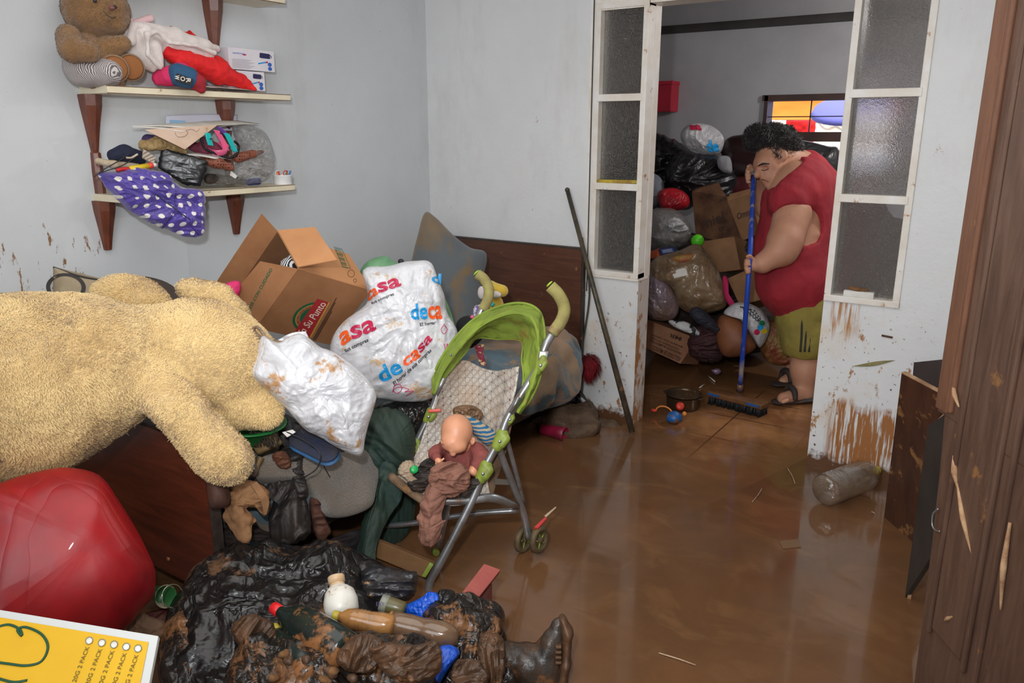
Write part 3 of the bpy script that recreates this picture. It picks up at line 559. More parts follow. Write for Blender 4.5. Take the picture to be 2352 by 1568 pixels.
mesh('rear_flap', *slab([P0+E2, onface(*bx(630, 128), [P0+E2, P0+E2+E3, D(*bx(290, 640), 3.2)]), D(*bx(290, 640), 3.2), P0+E2+E3], th), M_CARD, cb, smooth=False)
mesh('top_flap', *slab([D(*bx(895, 512), 2.93), D(*bx(1175, 462), 2.90), D(*bx(1015, 225), 3.06), D(*bx(747, 248), 3.09)], th), M_CARDL, cb, smooth=False)
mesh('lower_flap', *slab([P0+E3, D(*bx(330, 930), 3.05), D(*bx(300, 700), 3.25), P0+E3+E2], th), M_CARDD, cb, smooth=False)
M_GRN = mat('green_ink', c(28, 92, 60), ro=.7); M_REDI = mat('red_ink', c(170, 40, 44), ro=.7); M_YI = mat('gold_ink', c(196, 150, 60), ro=.7); M_CI = mat('cream_ink', c(232, 214, 196), ro=.7)
nf = lambda q, P: [onface(*bx(*p), q) for p in P]
ff = [P0, P0+E3, P0+E1]; fq = [fl[0], fl[1], fl[2]]; fn = nrm(np.cross(E3, E1)); fn = fn if fn@(EYE-P0) > 0 else -fn
ftext('MAN\u00c9JESE CON CUIDADO', nf([P0, P0+E3, fl[2]], [(512, 905), (720, 530), (690, 512), (482, 887)]), M_GRN, 'printed_text', cb, .004, .02)
def disc(c0, q, rx, ry, ang, m, name, lift, part=(0, 2*PI), rin=0):
    cp = onface(*bx(*c0), q); a1 = nrm(onface(*bx(c0[0]+30*math.cos(ang), c0[1]-30*math.sin(ang)), q)-cp); n_ = nrm(np.cross(q[1]-q[0], q[2]-q[0])); n_ = n_ if n_@(EYE-cp) > 0 else -n_; a2 = np.cross(n_, a1)
    V, F = [], []; th_ = np.linspace(part[0], part[1], 40)
    for k, a in enumerate(th_):
        d = a1*math.cos(a)*rx+a2*math.sin(a)*ry; V += [cp+d*rin/rx if rin else cp, cp+d]
    V = np.array(V)+n_*lift; return mesh(name, V, [(2*k, 2*k+1, 2*k+3, 2*k+2) for k in range(39)], m, cb, smooth=False)
ang = math.atan2(270, 210)
disc((1000, 870), ff, .083, .083, ang, M_GRN, 'printed_emblem', .0028, (0, PI), .072); disc((1000, 870), ff, .071, .071, ang, M_YI, 'printed_emblem', .0028, (0, PI), .068); disc((1005, 868), ff, .056, .056, ang, M_GRN, 'printed_emblem', .0029, (0, PI))
def bar(P, m, lift, nm='printed_banner'): q = nf(ff, P); V, F = polyflat(q, fn, lift); return mesh(nm, V, F, m, cb, smooth=False)
bar([(870, 965), (1030, 735), (1110, 762), (975, 1010)], M_REDI, .0031); bar([(975, 1010), (1110, 762), (1120, 766), (985, 1015)], M_YI, .0032)
ftext('En Su Punto', nf(ff, [(925, 1010), (1098, 772), (1046, 754), (885, 975)]), M_CI, 'printed_text', cb, .0042, .01)
for k, (a, e) in enumerate([((985, 905), 'A'), ((905, 900), 'C'), ((893, 932), 'A')]): pass
for k, ch in enumerate('ACEITE VEGETAL'):
    a = PI*(1-(k+.5)/14); cp = onface(*bx(1000, 870), ff); a1 = nrm(onface(*bx(1000+30*math.cos(ang), 870-30*math.sin(ang)), ff)-cp); a2 = np.cross(fn, a1); d = a1*math.cos(a)+a2*math.sin(a); tt = np.cross(d, fn); 
    if ch == ' ': continue
    q0 = cp+d*.057-tt*.0042; ftext(ch, [q0, q0+tt*.0084, q0+tt*.0084+d*.010, q0+d*.010], M_REDI, 'printed_letter', cb, .0032, .01)
for k, (o_, l_) in enumerate([(0, 1), (9, .9), (18, .7)]): bar([(995+o_, 1030+o_*.3), (1000+o_, 1032+o_*.3), (1000+o_+170*l_, 1032-300*l_+o_*.3), (995+o_+170*l_, 1030-300*l_+o_*.3)], M_DW, .003, 'printed_line')
tf = [P0, P0+E1, P0+E2]; tn = nrm(np.cross(E1, E2)); tn = tn if tn@(EYE-P0) > 0 else -tn
for k in range(13):
    a = k/12; y0 = 372+a*130; V, F = polyflat(nf(tf, [(1158+a*48, y0+8), (1200+a*48, y0+18), (1200+a*48+1, y0+18+5-(k % 3)*1.5), (1158+a*48+1, y0+8+5-(k % 3)*1.5)]), tn, .0035); mesh('barcode_stripe', V, F, M_GRN, cb, smooth=False)
for (a, b_) in [((1150, 370), (1210, 512)), ((1210, 512), (1268, 524)), ((1268, 524), (1205, 385)), ((1205, 385), (1150, 370))]:
    mesh('barcode_border', *tube(np.array(nf(tf, [a, b_]))+tn*.003, .0009, 6), M_GRN, cb)
for cc_, r1 in (((1272, 562), 26), ((1300, 612), 12)):
    mesh('printed_mark', *tube(np.array(nf(tf, [(cc_[0]+r1*math.cos(a)*.9, cc_[1]+r1*math.sin(a)) for a in np.linspace(0, 2*PI, 17)]))+tn*.003, .0008, 6), M_DW, cb)
b2 = Blob([(518, 652), (548, 645), (553, 665), (540, 690), (520, 680)], 3.02, hf=.03, hb=.03, amp=.008, fr=22, seed=8)
tag(mesh('cloth', b2.V, b2.F, mat('pink_cloth', c(214, 50, 110), ro=.8)), 'crumpled bright pink cloth poking out of the big cardboard box', 'cloth')
t = NT('striped_cloth'); w = t.n('TexWave', {'Vector': t.P, 'Scale': 26, 'Distortion': 1}); t.set(col=t.mix(t.mr(w, .45, .55), c(30, 30, 34), c(225, 225, 225)), rough=.8)
tag(mesh('cloth', *rough(ball(P0+E2*.45+E1*.14+E3*.22, (.045, .05, .05), 24), .012, 30), t.m), 'black and white striped cloth inside the big cardboard box', 'cloth')

# printed white carrier bags
M_PB = mat('white_plastic_printed', c(214, 214, 218), c(200, 200, 204), 7, .32, mud=.27, mcol=c(196, 164, 128), ms=11, crease=.65, cs=7, bu=.25, bs=45, bd=.006, coat=.3)
M_PB2 = mat('white_sack_plastic', c(214, 214, 218), c(198, 198, 202), 7, .3, mud=.36, mcol=c(184, 140, 94), ms=8, crease=.6, cs=8, bu=.35, bs=55, bd=.006, coat=.35)
big = Blob([(835, 622), (900, 610), (965, 596), (992, 604), (1005, 640), (1022, 680), (1028, 720), (1052, 765), (1040, 830), (1015, 890), (985, 918), (900, 922), (820, 905), (775, 860), (757, 795), (790, 740), (845, 690)], 3.12, hf=.11, hb=.14, amp=.012, fr=9, kind='bag', seed=2, N=220, K=44, wob=.02)
r_ = root('carrier_bag', 'big stuffed white carrier bag with colourful lettering leaning on the pillow', 'bag', big.c-np.array([0, 0, .25])); mesh('bag_body', big.V, big.F, M_PB, r_)
I_B = mat('blue_ink', c(24, 150, 214), ro=.4); I_O = mat('orange_ink', c(240, 92, 32), ro=.4); I_R = mat('crimson_ink', c(186, 32, 74), ro=.4); I_K = mat('black_ink', c(40, 40, 44), ro=.5)
bt = lambda tx, q, m, bo=.02: btext(big, tx, [bx(*p) for p in q], m, 'printed_text', r_, .004, bo)
bt('a', [(1215, 1085), (1290, 1030), (1270, 945), (1190, 995)], I_O, .025); bt('sa', [(1295, 1035), (1465, 965), (1445, 880), (1270, 945)], I_R, .025)
bt('tus compras', [(1245, 1130), (1412, 1050), (1402, 1022), (1232, 1100)], I_K)
bt('de', [(1500, 1340), (1655, 1255), (1600, 1150), (1455, 1235)], I_B, .025); bt('ca', [(1660, 1225), (1775, 1150), (1750, 1080), (1640, 1175)], I_O, .025); bt('sa', [(1770, 1130), (1855, 1030), (1835, 985), (1745, 1085)], I_R, .025)
bt('El hogar de sus compras', [(1595, 1365), (1850, 1120), (1838, 1090), (1575, 1330)], I_K)
bt('de', [(1705, 895), (1822, 890), (1815, 765), (1695, 790)], I_B, .025); bt('ca', [(1825, 888), (1925, 890), (1920, 790), (1822, 800)], I_O, .025); bt('El hogar', [(1768, 945), (1880, 930), (1878, 898), (1765, 915)], I_K)
bt('d', [(1850, 625), (1920, 640), (1925, 560), (1855, 560)], I_B, .025); bt('ca', [(1390, 770), (1480, 710), (1460, 665), (1400, 690)], I_O, .025); bt('sa', [(1480, 710), (1640, 655), (1620, 590), (1460, 640)], I_R, .025)
bt('tus compras', [(1430, 790), (1590, 725), (1580, 705), (1420, 770)], I_K)
def doodle(b, pts, m, par, r=.0013): P = [b.uv(*bx(*p)) for p in pts]; V = np.array([b.pt(q[0], q[1], 1)+b.n*.003 for q in crom(P, len(P)*6)]); return mesh('pen_doodle', *tube(V, r, 6, n=len(V)), m, par)
I_P = mat('pink_pen', c(200, 50, 110), ro=.5)
doodle(big, [(1575, 1400), (1590, 1350), (1625, 1345), (1640, 1380), (1605, 1410), (1580, 1385), (1620, 1365), (1690, 1380), (1660, 1400), (1720, 1390), (1670, 1430)], I_P, r_)
doodle(big, [(1940, 920), (1915, 960), (1935, 990), (1960, 960), (1940, 930)], I_P, r_); doodle(big, [(1935, 1060), (1950, 1110), (1960, 1060), (1975, 1110), (1990, 1050)], I_P, r_)
fr_ = Blob([(600, 770), (640, 785), (690, 765), (735, 795), (760, 805), (810, 840), (850, 880), (865, 915), (850, 960), (838, 1005), (830, 1046), (790, 1035), (745, 1010), (700, 985), (655, 935), (610, 895), (572, 855), (588, 820)], 2.62, hf=.10, hb=.07, amp=.012, fr=11, kind='bag', seed=4, N=200, K=40, wob=.015)
r_ = root('plastic_sack', 'crumpled blank white plastic sack smeared with mud between the bear and the stroller', 'bag', fr_.c-np.array([0, 0, .2])); mesh('sack_body', fr_.V, fr_.F, M_PB2, r_)
M_CORD = mat('muddy_cord', c(96, 70, 50), c(150, 130, 110), 40, .8, bu=.6, bs=200)
mesh('cord_handle', *tube([D(*bx(*p), 2.58) for p in [(680, 1060), (600, 1000), (572, 960), (600, 945), (640, 990), (665, 1050)]], .0055, 8), M_CORD, r_)
mesh('cord_handle', *tube([D(*bx(*p), 2.58) for p in [(690, 1060), (740, 1050), (810, 1065), (845, 1090), (790, 1080), (720, 1065)]], .0055, 8), M_CORD, r_)
mesh('sack_flap', *sheet([[D(*bx(*p), 2.64) for p in r] for r in [[(745, 1035), (850, 985), (945, 975)], [(760, 1080), (870, 1050), (975, 1050)], [(780, 1110), (880, 1110), (985, 1105)]]], 24, 24, .006, 20, .003, 'bag'), M_PB2, r_)
# pillow
t = NT('muddy_grey_pillow'); n = t.noise(3.2, 5, .6, dist=.5); x, y, z = t.xyz(); f = t.mix(t.mr(n, .48, .6), c(98, 104, 108), c(128, 106, 76)); f = t.mix(t.mr(z, .60, .64), f, c(128, 110, 88)); t.set(col=f, rough=.9, sheen=.2); t.bump(t.noise(20, 4), .4, .01)
pil = Blob([(975, 490), (1000, 500), (1040, 540), (1080, 570), (1112, 578), (1118, 600), (1105, 660), (1108, 720), (1090, 790), (1020, 810), (960, 760), (940, 650), (945, 600), (958, 545)], 4.25, hf=.13, hb=.06, amp=.008, fr=5, seed=9, p=2.0, tilt=(0, .25), N=200)
tag(mesh('pillow', pil.V, pil.F, t.m), 'grey mud-stained pillow standing on end against the wall by the headboard', 'pillow')
# ================================================================== SHELVES
M_SHELF = mat('shelf_laminate', c(232, 222, 196), c(220, 208, 178), 6, .4, mud=.08, ms=12, mcol=c(150, 120, 85)); M_SHE = mat('shelf_edge', c(120, 90, 70), c(90, 70, 55), 60, .7)
M_BRK = woodmat('bracket_wood', c(124, 66, 44), c(92, 46, 32), (1.5, 1.5, .5), 30, .35)
XF = -3.0
def bracket(y, ztop, zend, zlow, par):   # tapered carved bracket; zlow: lower end of the slim post or None
    pr_ = [(0, .038, .07), (.04, .035, .064), (.10, .027, .045), (.16, .019, .03), (.20, .014, .022)]
    L = ztop-zend; P = [(ztop-a/.20*L, w, p) for a, w, p in pr_]
    if zlow: P += [(zend-.004, .013, .02), (zend-.012, .017, .03), (zlow+(zend-zlow)*.5, .020, .032), (zlow, .019, .03)]
    V = []; F = []
    for z, w, p in P: V += [(XL+.001, y-w, z), (XL+p*.7, y-w*.9, z), (XL+p, y-w*.1, z), (XL+p*.8, y+w*.8, z), (XL+.001, y+w, z)]
    n = len(P); F = [(k*5+j, (k+1)*5+j, (k+1)*5+(j+1) % 5, k*5+(j+1) % 5) for k in range(n-1) for j in range(5)]+[(0, 1, 2, 3, 4), tuple(range(5*n-5, 5*n))[::-1]]
    return mesh('bracket', np.array(V), F, M_BRK, par, smooth=False)
def shelf(lab, y0, y1, zt, brs, zend, zlow, t=.026):
    r = root('wall_shelf', lab, 'shelf', (XL+.1, (y0+y1)/2, zt-t), 'wall shelves')
    V, F = bevel(box((XL, y0, zt-t), (XF, y1, zt)), .0015, 1); mesh('board', V, F, M_SHELF, r, smooth=False)
    for zz in (zt-.0015, zt-t+.001): mesh('edge_line', *box((XF-.004, y0-.0007, zz-.0016), (XF+.0008, y1+.0007, zz+.0012)), M_SHE, r, smooth=False)
    for y in brs: bracket(y, zt-t, zend, zlow, r)
zm = X(450, 206, XF)[2]; zlo = X(560, 431, XF)[2]; zt3 = X(600, 0, XF)[2]+.0
ym0, ym1 = X(245, 190, XF)[1], X(667, 218, XF)[1]; yl0, yl1 = X(276, 447, XF)[1], X(677, 422, XF)[1]; yt1 = X(655, 0, XF)[1]
yb0, yb1 = X(245, 500, XL+.03)[1], X(545, 480, XL+.03)[1]
shelf('middle cream wall shelf holding the small teddy bear and red garment', ym0, ym1, zm, (yb0-.0, yb1-.01), zm-.026-.215, zlo, .028)
shelf('lowest cream wall shelf buried under papers, sandals and a polka dot jacket', yl0, yl1, zlo, (yb0, yb1), zlo-.23, None, .028)
shelf('topmost cream wall shelf, mostly cut off by the top of the picture', ym0+.1, yt1, zt3+.028, (yb1-.03, ), zt3-.24, zm, .028)

# ---- middle shelf
xm = -3.09; s = Sdf(.02); dd = lambda px, py, x=xm: X(px, py, x)
m = dep(dd(240, 120))/FPX
def c2(a, b, ra, rb, x0=xm, x1=xm, k=None): s.cap(X(*a, x0), X(*b, x1), ra*m, rb*m, k)
c2((195, 120), (240, 165), 42, 48); c2((210, 20), (235, 25), 62, 58, k=.01); c2((250, 42), (262, 50), 32, 26, xm, xm+.05, .01)
c2((158, 85), (165, 112), 26, 27, xm+.03, xm+.06, .012); c2((165, 112), (205, 120), 27, 22, xm+.06, xm+.08, .012)
c2((250, 110), (280, 100), 25, 18, xm+.04, xm+.08, .012); s2_ = s
tb = root('teddy_bear', 'small brown teddy bear in striped shorts sitting at the left end of the middle shelf', 'teddy bear', X(240, 190, xm))
M_TB = mat('tan_plush', c(150, 112, 72), c(134, 98, 60), 12, .95, bu=.8, bs=260, bd=.004, sheen=.4); V, F = s.build(.007); V, F = fur(rough((V, F), .002, 40), 16000, .0045, .002, .3, 3, .8); mesh('plush_body', V, F, M_TB, tb)
t = NT('striped_shorts'); w = t.n('TexWave', {'Vector': t.P, 'Scale': 75, 'Distortion': 3.5, 'Detail': 1, 'Detail Scale': .6}); t.set(col=t.mix(t.mr(w, .35, .65), c(200, 194, 192), c(104, 94, 96)), rough=.85); M_STR = t.m
s = Sdf(.02); c2((190, 155), (240, 160), 40, 36); c2((190, 165), (250, 165), 32, 30, xm, xm+.07); mesh('shorts', *rough(s.build(.006), .003, 40), M_STR, tb)
for a, x_ in (((263, 158), xm+.085), ((300, 155), xm+.075)):
    P = X(*a, x_); nrmv = nrm(EYE-P); N_ = nrm(nrmv+0.25*rt); mesh('foot', *lathe(P-N_*.05, N_, [(0, .01), (.005, .03), (.03, 30*m), (.05, 31*m), (.058, 26*m), (.061, 5*m)], 24), M_TB, tb); mesh('foot_sole', *lathe(P, N_, [(.008, 27*m), (.0125, 24*m), (.013, 2*m)], 24), mat('sole_plush', c(150, 96, 54), ro=.9, bu=.5, bs=200), tb)
P = X(257, 18, xm+.122); mesh('nose', *ball(P, (.010, .011, .008), 12), mat('nose_pink', c(130, 78, 76), ro=.6), tb)
for q in ((218, 2), (264, 16)): mesh('eye', *ball(X(*q, xm+.118), .007, 12), I_K, tb)
mesh('mouth_stitch', *tube([X(237, 25, xm+.108), X(248, 36, xm+.118), X(258, 41, xm+.122), X(267, 39, xm+.12)], .0012, 6), I_K, tb)
# white plush with pink ears, slumped
M_WP = mat('white_plush', c(232, 222, 218), c(216, 204, 200), 12, .95, bu=.6, bs=200, bd=.003, sheen=.5); M_PKE = mat('pink_plush', c(226, 188, 192), ro=.9, bu=.5, bs=200)
wp = root('plush_blanket', 'limp white plush toy blanket with pink ears draped between the bear and the bracket', 'plush toy', X(400, 180, xm))
s = Sdf(.012); c2((300, 85), (330, 130), 26, 30); c2((330, 75), (355, 100), 26, 28); c2((350, 110), (368, 150), 22, 10, xm+.03, xm+.05); c2((345, 70), (400, 85), 16, 24); c2((400, 88), (470, 105), 20, 16); c2((395, 100), (480, 128), 15, 13, xm+.03, xm+.03); c2((440, 95), (498, 112), 14, 9); c2((290, 110), (350, 155), 14, 10, xm, xm+.03)
c2((338, 78), (340, 125), 6, 5, xm+.09, xm+.08, .006); c2((338, 78), (362, 72), 6, 6, xm+.09, xm+.08, .006); c2((362, 72), (385, 95), 6, 6, xm+.08, xm+.07, .006); c2((390, 98), (450, 104), 5, 5, xm+.08, xm+.07, .006); c2((450, 104), (492, 122), 5, 6, xm+.07, xm+.06, .006); c2((340, 125), (368, 155), 6, 6, xm+.08, xm+.07, .006)
mesh('plush_body', *rough(s.build(.005), .003, 30), M_WP, wp)
for a, b_, r1 in (((310, 50), (345, 42), 9), ((288, 52), (300, 48), 7)):
    s = Sdf(.01); c2(a, b_, r1*.6, r1); mesh('ear', *s.build(.004), M_PKE, wp)
s = Sdf(.01); c2((312, 58), (325, 62), 9, 10, xm+.02, xm+.02); c2((305, 60), (300, 95), 9, 12, xm+.02, xm+.04); mesh('ear', *s.build(.004), M_WP, wp)
# red garment
M_RG = mat('red_fabric', c(232, 34, 34), c(214, 24, 30), 10, .8, bu=.4, bs=60, bd=.004)
s = Sdf(.018); c2((385, 122), (430, 140), 17, 22, xm+.02, xm+.04); c2((430, 140), (500, 165), 22, 30, xm+.04, xm+.03); c2((500, 165), (560, 190), 28, 16, xm+.03, xm+.05); c2((555, 188), (585, 203), 14, 7, xm+.05, xm+.08); c2((500, 140), (515, 150), 14, 12)
tag(mesh('garment', *rough(s.build(.006), .005, 35), M_RG), 'crumpled bright red garment under the white plush on the middle shelf', 'clothing')
rib = mesh('ribbon', *sheet([[X(391, 60, -3.12), X(405, 66, -3.1), X(425, 74, -3.1), X(436, 70, -3.12), X(452, 84, -3.1)], [X(390, 66, -3.12), X(405, 74, -3.09), X(425, 82, -3.09), X(440, 80, -3.11), X(455, 92, -3.1)]], 30, 8, .003, 30, .003), mat('red_ribbon', c(205, 20, 24), ro=.5)); tag(rib, 'red ribbon sticking up behind the white plush', 'ribbon')
so_ = root('stuffed_stocking', 'pink and blue stuffed toy stocking with white WOR lettering, hanging over the middle shelf edge', 'stocking', X(430, 190, xm+.06))
M_PK = mat('pink_felt', c(222, 50, 104), c(200, 40, 90), 10, .85, bu=.3, bs=90); M_BL = mat('blue_felt', c(48, 92, 130), c(40, 78, 112), 20, .85, bu=.3, bs=120); M_DR = mat('dark_red_felt', c(158, 34, 46), ro=.85, bu=.3, bs=90)
s = Sdf(.012); c2((365, 180), (385, 175), 16, 22, xm+.03, xm+.06); c2((385, 175), (415, 170), 20, 28, xm+.06, xm+.08); mesh('pink_cuff', *rough(s.build(.005), .002, 30), M_PK, so_)
s = Sdf(.012); c2((410, 172), (432, 178), 27, 26, xm+.09, xm+.11); mesh('blue_band', *s.build(.004), M_BL, so_)
s = Sdf(.012); c2((442, 182), (452, 188), 23, 20, xm+.115, xm+.12); c2((455, 190), (462, 205), 17, 10, xm+.125, xm+.13); mesh('red_toe', *rough(s.build(.004), .002, 40), M_DR, so_)
b_ = [X(*p, xm+.168) for p in [(398, 168), (404, 180), (437, 190), (441, 178)]]
ql = [X(*p, xm+.165) for p in [(402, 186), (440, 196), (444, 182), (406, 168)]]; V, F = slab(ql, .002); mesh('black_band', V, F, I_K, so_, smooth=False)
for ch, a in (('W', (402, 171)), ('O', (415, 174)), ('R', (428, 178))):
    q = [X(*p, xm+.169) for p in [(a[0]-1, a[1]+1), (a[0]-1, a[1]+12), (a[0]+10, a[1]+13), (a[0]+10, a[1]+2)]]; ftext(ch, q, M_PAPER, 'letter', so_, .001, .03)
# two white medical boxes
M_BXW = mat('white_carton', c(226, 222, 228), c(216, 212, 220), 10, .5); I_NV = mat('navy_ink', c(40, 40, 84), ro=.5); I_BL2 = mat('mid_blue_ink', c(50, 100, 190), ro=.5)
def carton(fq, side, lab):   # fq front quad px: tl, tr, br, bl on plane x; side px: right top/bottom
    x0 = -3.07; A = [X(*p, x0) for p in fq]; w = nrm(A[1]-A[0]); w = np.array([0, 1., 0]); hgt = A[0][2]-A[3][2]; y0, y1 = A[3][1], A[2][1]; zb_ = A[3][2]; 
    r = root('small_carton', lab, 'box', ((x0+XL)/2, (y0+y1)/2, zb_), 'white cartons on the middle shelf')
    mesh('carton_body', *bevel(box((XL+.005, y0, zb_), (x0, y1, zb_+hgt)), .002), M_BXW, r, smooth=False); W = y1-y0
    P = lambda u, v: np.array([x0+.0008, y0+u*W, zb_+v*hgt])
    mesh('pouch_picture', *polyflat([P(*q) for q in [(.66, .66), (.67, .86), (.69, .88), (.88, .86), (.9, .84), (.9, .64), (.88, .62), (.69, .63)]], (1, 0, 0)), I_NV, r, smooth=False)
    mesh('pouch_picture', *tube([P(.9, .8), P(.93, .74), P(.92, .66)], .0015, 6), I_NV, r)
    for k in range(8): mesh('text_line', *polyflat([P(.06, .08+.055*k), P(.42+.06*(k % 3), .08+.055*k), P(.42+.06*(k % 3), .095+.055*k), P(.06, .095+.055*k)], (1, 0, 0)), mat('grey_ink', c(150, 140, 150)) if k == 0 and 'grey_ink' not in bpy.data.materials else bpy.data.materials['grey_ink'], r, smooth=False)
    ftext('asthma', [P(.08, .72), P(.34, .72), P(.34, .8), P(.08, .8)], I_BL2, 'printed_text', r); mesh('red_mark', *polyflat([P(*q) for q in [(.3, .68), (.36, .68), (.38, .74), (.28, .74)]], (1, 0, 0), .0003), I_R, r, smooth=False)
    for k in range(2): mesh('blue_figure', *ball(P(.88, .15+.2*k), (.002, .012, .009), 10), I_BL2, r)
    mesh('inhaler_picture', *slab([P(.62, .32), P(.8, .42), P(.8, .48), P(.62, .38)], .001), I_B, r, smooth=False); mesh('inhaler_picture', *slab([P(.8, .40), P(.84, .42), P(.84, .50), P(.8, .48)], .001), I_R, r, smooth=False)
    for k in range(5): mesh('side_code', *box((x0-.03-.01*k, y1+.0002, zb_+hgt*.35), (x0-.026-.01*k, y1+.0008, zb_+hgt*.5)), I_K, r, smooth=False)
    ftext('RX 15291', [np.array([x0-.02, y1+.0005, zb_+hgt*.65]), np.array([x0-.075, y1+.0005, zb_+hgt*.65]), np.array([x0-.075, y1+.0005, zb_+hgt*.75]), np.array([x0-.02, y1+.0005, zb_+hgt*.75])], I_BL2, 'printed_text', r)
ft = [(529, 160), (612, 163), (610, 207), (528, 205)]
carton(ft, None, 'white carton picturing a navy pouch, lower of the two on the middle shelf'); carton([(528, 108), (632, 108), (632, 161), (528, 158)], None, 'white carton picturing a navy pouch, upper of the two on the middle shelf')
V, F = sheet([[X(470, 199, -3.03), X(520, 202, -3.03), X(575, 206, -3.03)], [X(470, 196, -3.1), X(520, 199, -3.1), X(560, 200, -3.1)]], 20, 8, .001, 20, .001); V[:, 2] = np.maximum(V[:, 2], zm+.0006); tag(mesh('leaflet', V, F, M_PAPER), 'printed paper leaflet lying flat under the red garment', 'paper')

# ---- lowest shelf
xs = -3.07; m = dep(X(430, 400, xs))/FPX; c3 = lambda p, x=xs: X(*p, x)
jk = Blob([(232, 400), (275, 390), (330, 388), (385, 400), (405, 425), (460, 435), (472, 460), (473, 500), (465, 530), (445, 545), (415, 538), (370, 525), (320, 500), (290, 475), (262, 450), (240, 425)], dep(X(350, 460, -2.965)), hf=.05, hb=.03, amp=.012, fr=9, kind='fold', seed=5, p=2.5, N=200, K=36, nv=nrm(np.array([.9, -.45, .12])))
t = NT('polka_dot_fabric'); vo = t.t.nodes.new('ShaderNodeTexVoronoi'); vo.feature = 'F1'; t.lk(t.mul(t.P, (0.001, 1, 1)), vo.inputs['Vector']); t.lk(27.0, vo.inputs['Scale']); t.lk(.22, vo.inputs['Randomness'])
f = t.mix(t.mr(vo.outputs['Distance'], .27, .24), t.mix(t.mr(t.noise(6, 4), .4, .65), c(84, 66, 158), c(66, 50, 130)), c(226, 220, 214)); x, y, z = t.xyz(); k = t.mr(t.noise(14, 6), .62, .66); f = t.mix(t.ma('MULTIPLY', k, t.mr(y, -.12, -.2)), f, MUD)
t.set(col=f, rough=.45, sheen=.3); t.bump(t.noise(18, 4), .6, .012)
r_ = root('jacket', 'purple polka dot padded jacket hanging off the left end of the lowest shelf', 'jacket', jk.c-np.array([0, 0, .13])); mesh('jacket_body', jk.V, jk.F, t.m, r_)
def seam(b, pts, r=.002, m_=None, nm='seam', par=None): P = crom([b.uv(*p) for p in pts], len(pts)*8); return mesh(nm, *tube(b.pt(P[:, 0], P[:, 1], 1)+b.n*.001, r, 6, n=len(P)), m_ or I_NV, par)
seam(jk, [(355, 448), (385, 470), (410, 490), (432, 505)], .003, None, 'zip', r_); seam(jk, [(372, 525), (385, 505), (400, 480)], .0015, None, 'seam', r_); seam(jk, [(400, 440), (402, 480), (455, 540)], .001, None, 'seam', r_)
# papers and folder
pp = lambda q, x=xs: [X(p[0], p[1], p[2] if len(p) > 2 else x) for p in q]
def paper(q, lab, m_=M_PAPER, t_=.0015, n='paper_sheet', cat='paper', amp=.002):
    P = [np.asarray(p) for p in q]; rows = [[P[0], (P[0]+P[1])/2+np.array([0, 0, .004]), P[1]], [P[3], (P[3]+P[2])/2+np.array([0, 0, .002]), P[2]]]; return tag(mesh(n, *sheet(rows, 20, 12, amp, 9, t_), m_), lab, cat)
paper(pp([(381, 265, -3.19), (545, 264, -3.19), (545, 300, -3.16), (381, 300, -3.16)]), 'white printed sheet with a pale blue block standing against the wall above the folder', mat('blueish_paper', c(222, 222, 240), ro=.6))
for q in [[(390, 275), (425, 277), (423, 290), (390, 288)], ]: tag(mesh('blue_label', *slab([X(*p, -3.155) for p in q], .001), mat('pale_blue', c(150, 190, 224)), smooth=False), 'pale blue printed panel on the standing white sheet', 'paper')
paper(pp([(303, 292, -3.02), (420, 300, -2.98), (570, 285, -3.12), (470, 282, -3.18)]), 'loose white sheet on top of the pile with its curled corner to the left', t_=.002, amp=.005)
paper(pp([(300, 290, -3.05), (430, 292, -3.0), (595, 283, -3.1), (520, 276, -3.17)]), 'loose white sheet topmost on the pile above the folder', t_=.002, amp=.003)
fol = root('folder', 'beige folder with an outline drawing, pointing down over the pile on the lowest shelf', 'folder', X(430, 340, -2.96)); M_FOL = mat('beige_card', c(216, 188, 168), c(204, 174, 150), 12, .7, mud=.06)
mesh('cover', *slab([X(333, 298, -3.0), X(425, 343, -2.94), X(500, 287, -3.0), X(420, 292, -3.05)], .003, .001), M_FOL, fol, smooth=False)
mesh('drawing', *tube([X(*p, -2.962) for p in [(402, 304), (408, 314), (424, 313), (432, 304), (427, 300), (440, 297), (452, 302), (458, 296)]], .0007, 6), I_K, fol)
# purple foam slipper, straw coil in plastic, visor, chain
sh = lambda caps, k=.01, h=.005, am=.003, fr_=35: (lambda S_: rough(S_.build(h), am, fr_))((lambda S_: [S_.cap(X(*a, xa), X(*b, xb), ra*m, rb*m) for a, b, ra, rb, xa, xb in caps] and S_)(Sdf(k)))
tag(mesh('slipper', *sh([((340, 322), (380, 326), 13, 12, -3.09, -3.07)], am=.001), mat('dark_purple_foam', c(70, 52, 96), ro=.7)), 'dark purple foam slipper under the left side of the folder', 'slipper')
tag(mesh('straw_coil', *sh([((330, 335), (365, 330), 11, 14, -3.05, -3.03), ((365, 330), (420, 345), 14, 10, -3.03, -3.03)], am=.004, fr_=60), mat('straw', c(186, 158, 110), c(150, 120, 76), 60, .8, bu=1, bs=150, bd=.006)), 'tan straw coil beside the purple slipper on the lowest shelf', 'straw coil')
vs = root('toy_cuff', 'pink and turquoise plastic toy cuff with purple trim on the lowest shelf pile', 'toy', X(508, 350, -3.0)); M_VP = mat('pink_plastic', c(224, 96, 138), ro=.35); M_VT = mat('turquoise_plastic', c(30, 178, 176), ro=.35); M_VU = mat('purple_plastic', c(104, 64, 150), ro=.35)
def strap(P, x_, w, m_, nm): A = [[X(p[0]-w/2, p[1], x_) for p in P], [X(p[0]+w/2, p[1]+w*.15, x_+.004) for p in P]]; mesh(nm, *sheet(A, 24, 5, .0, 1, .004), m_, vs)
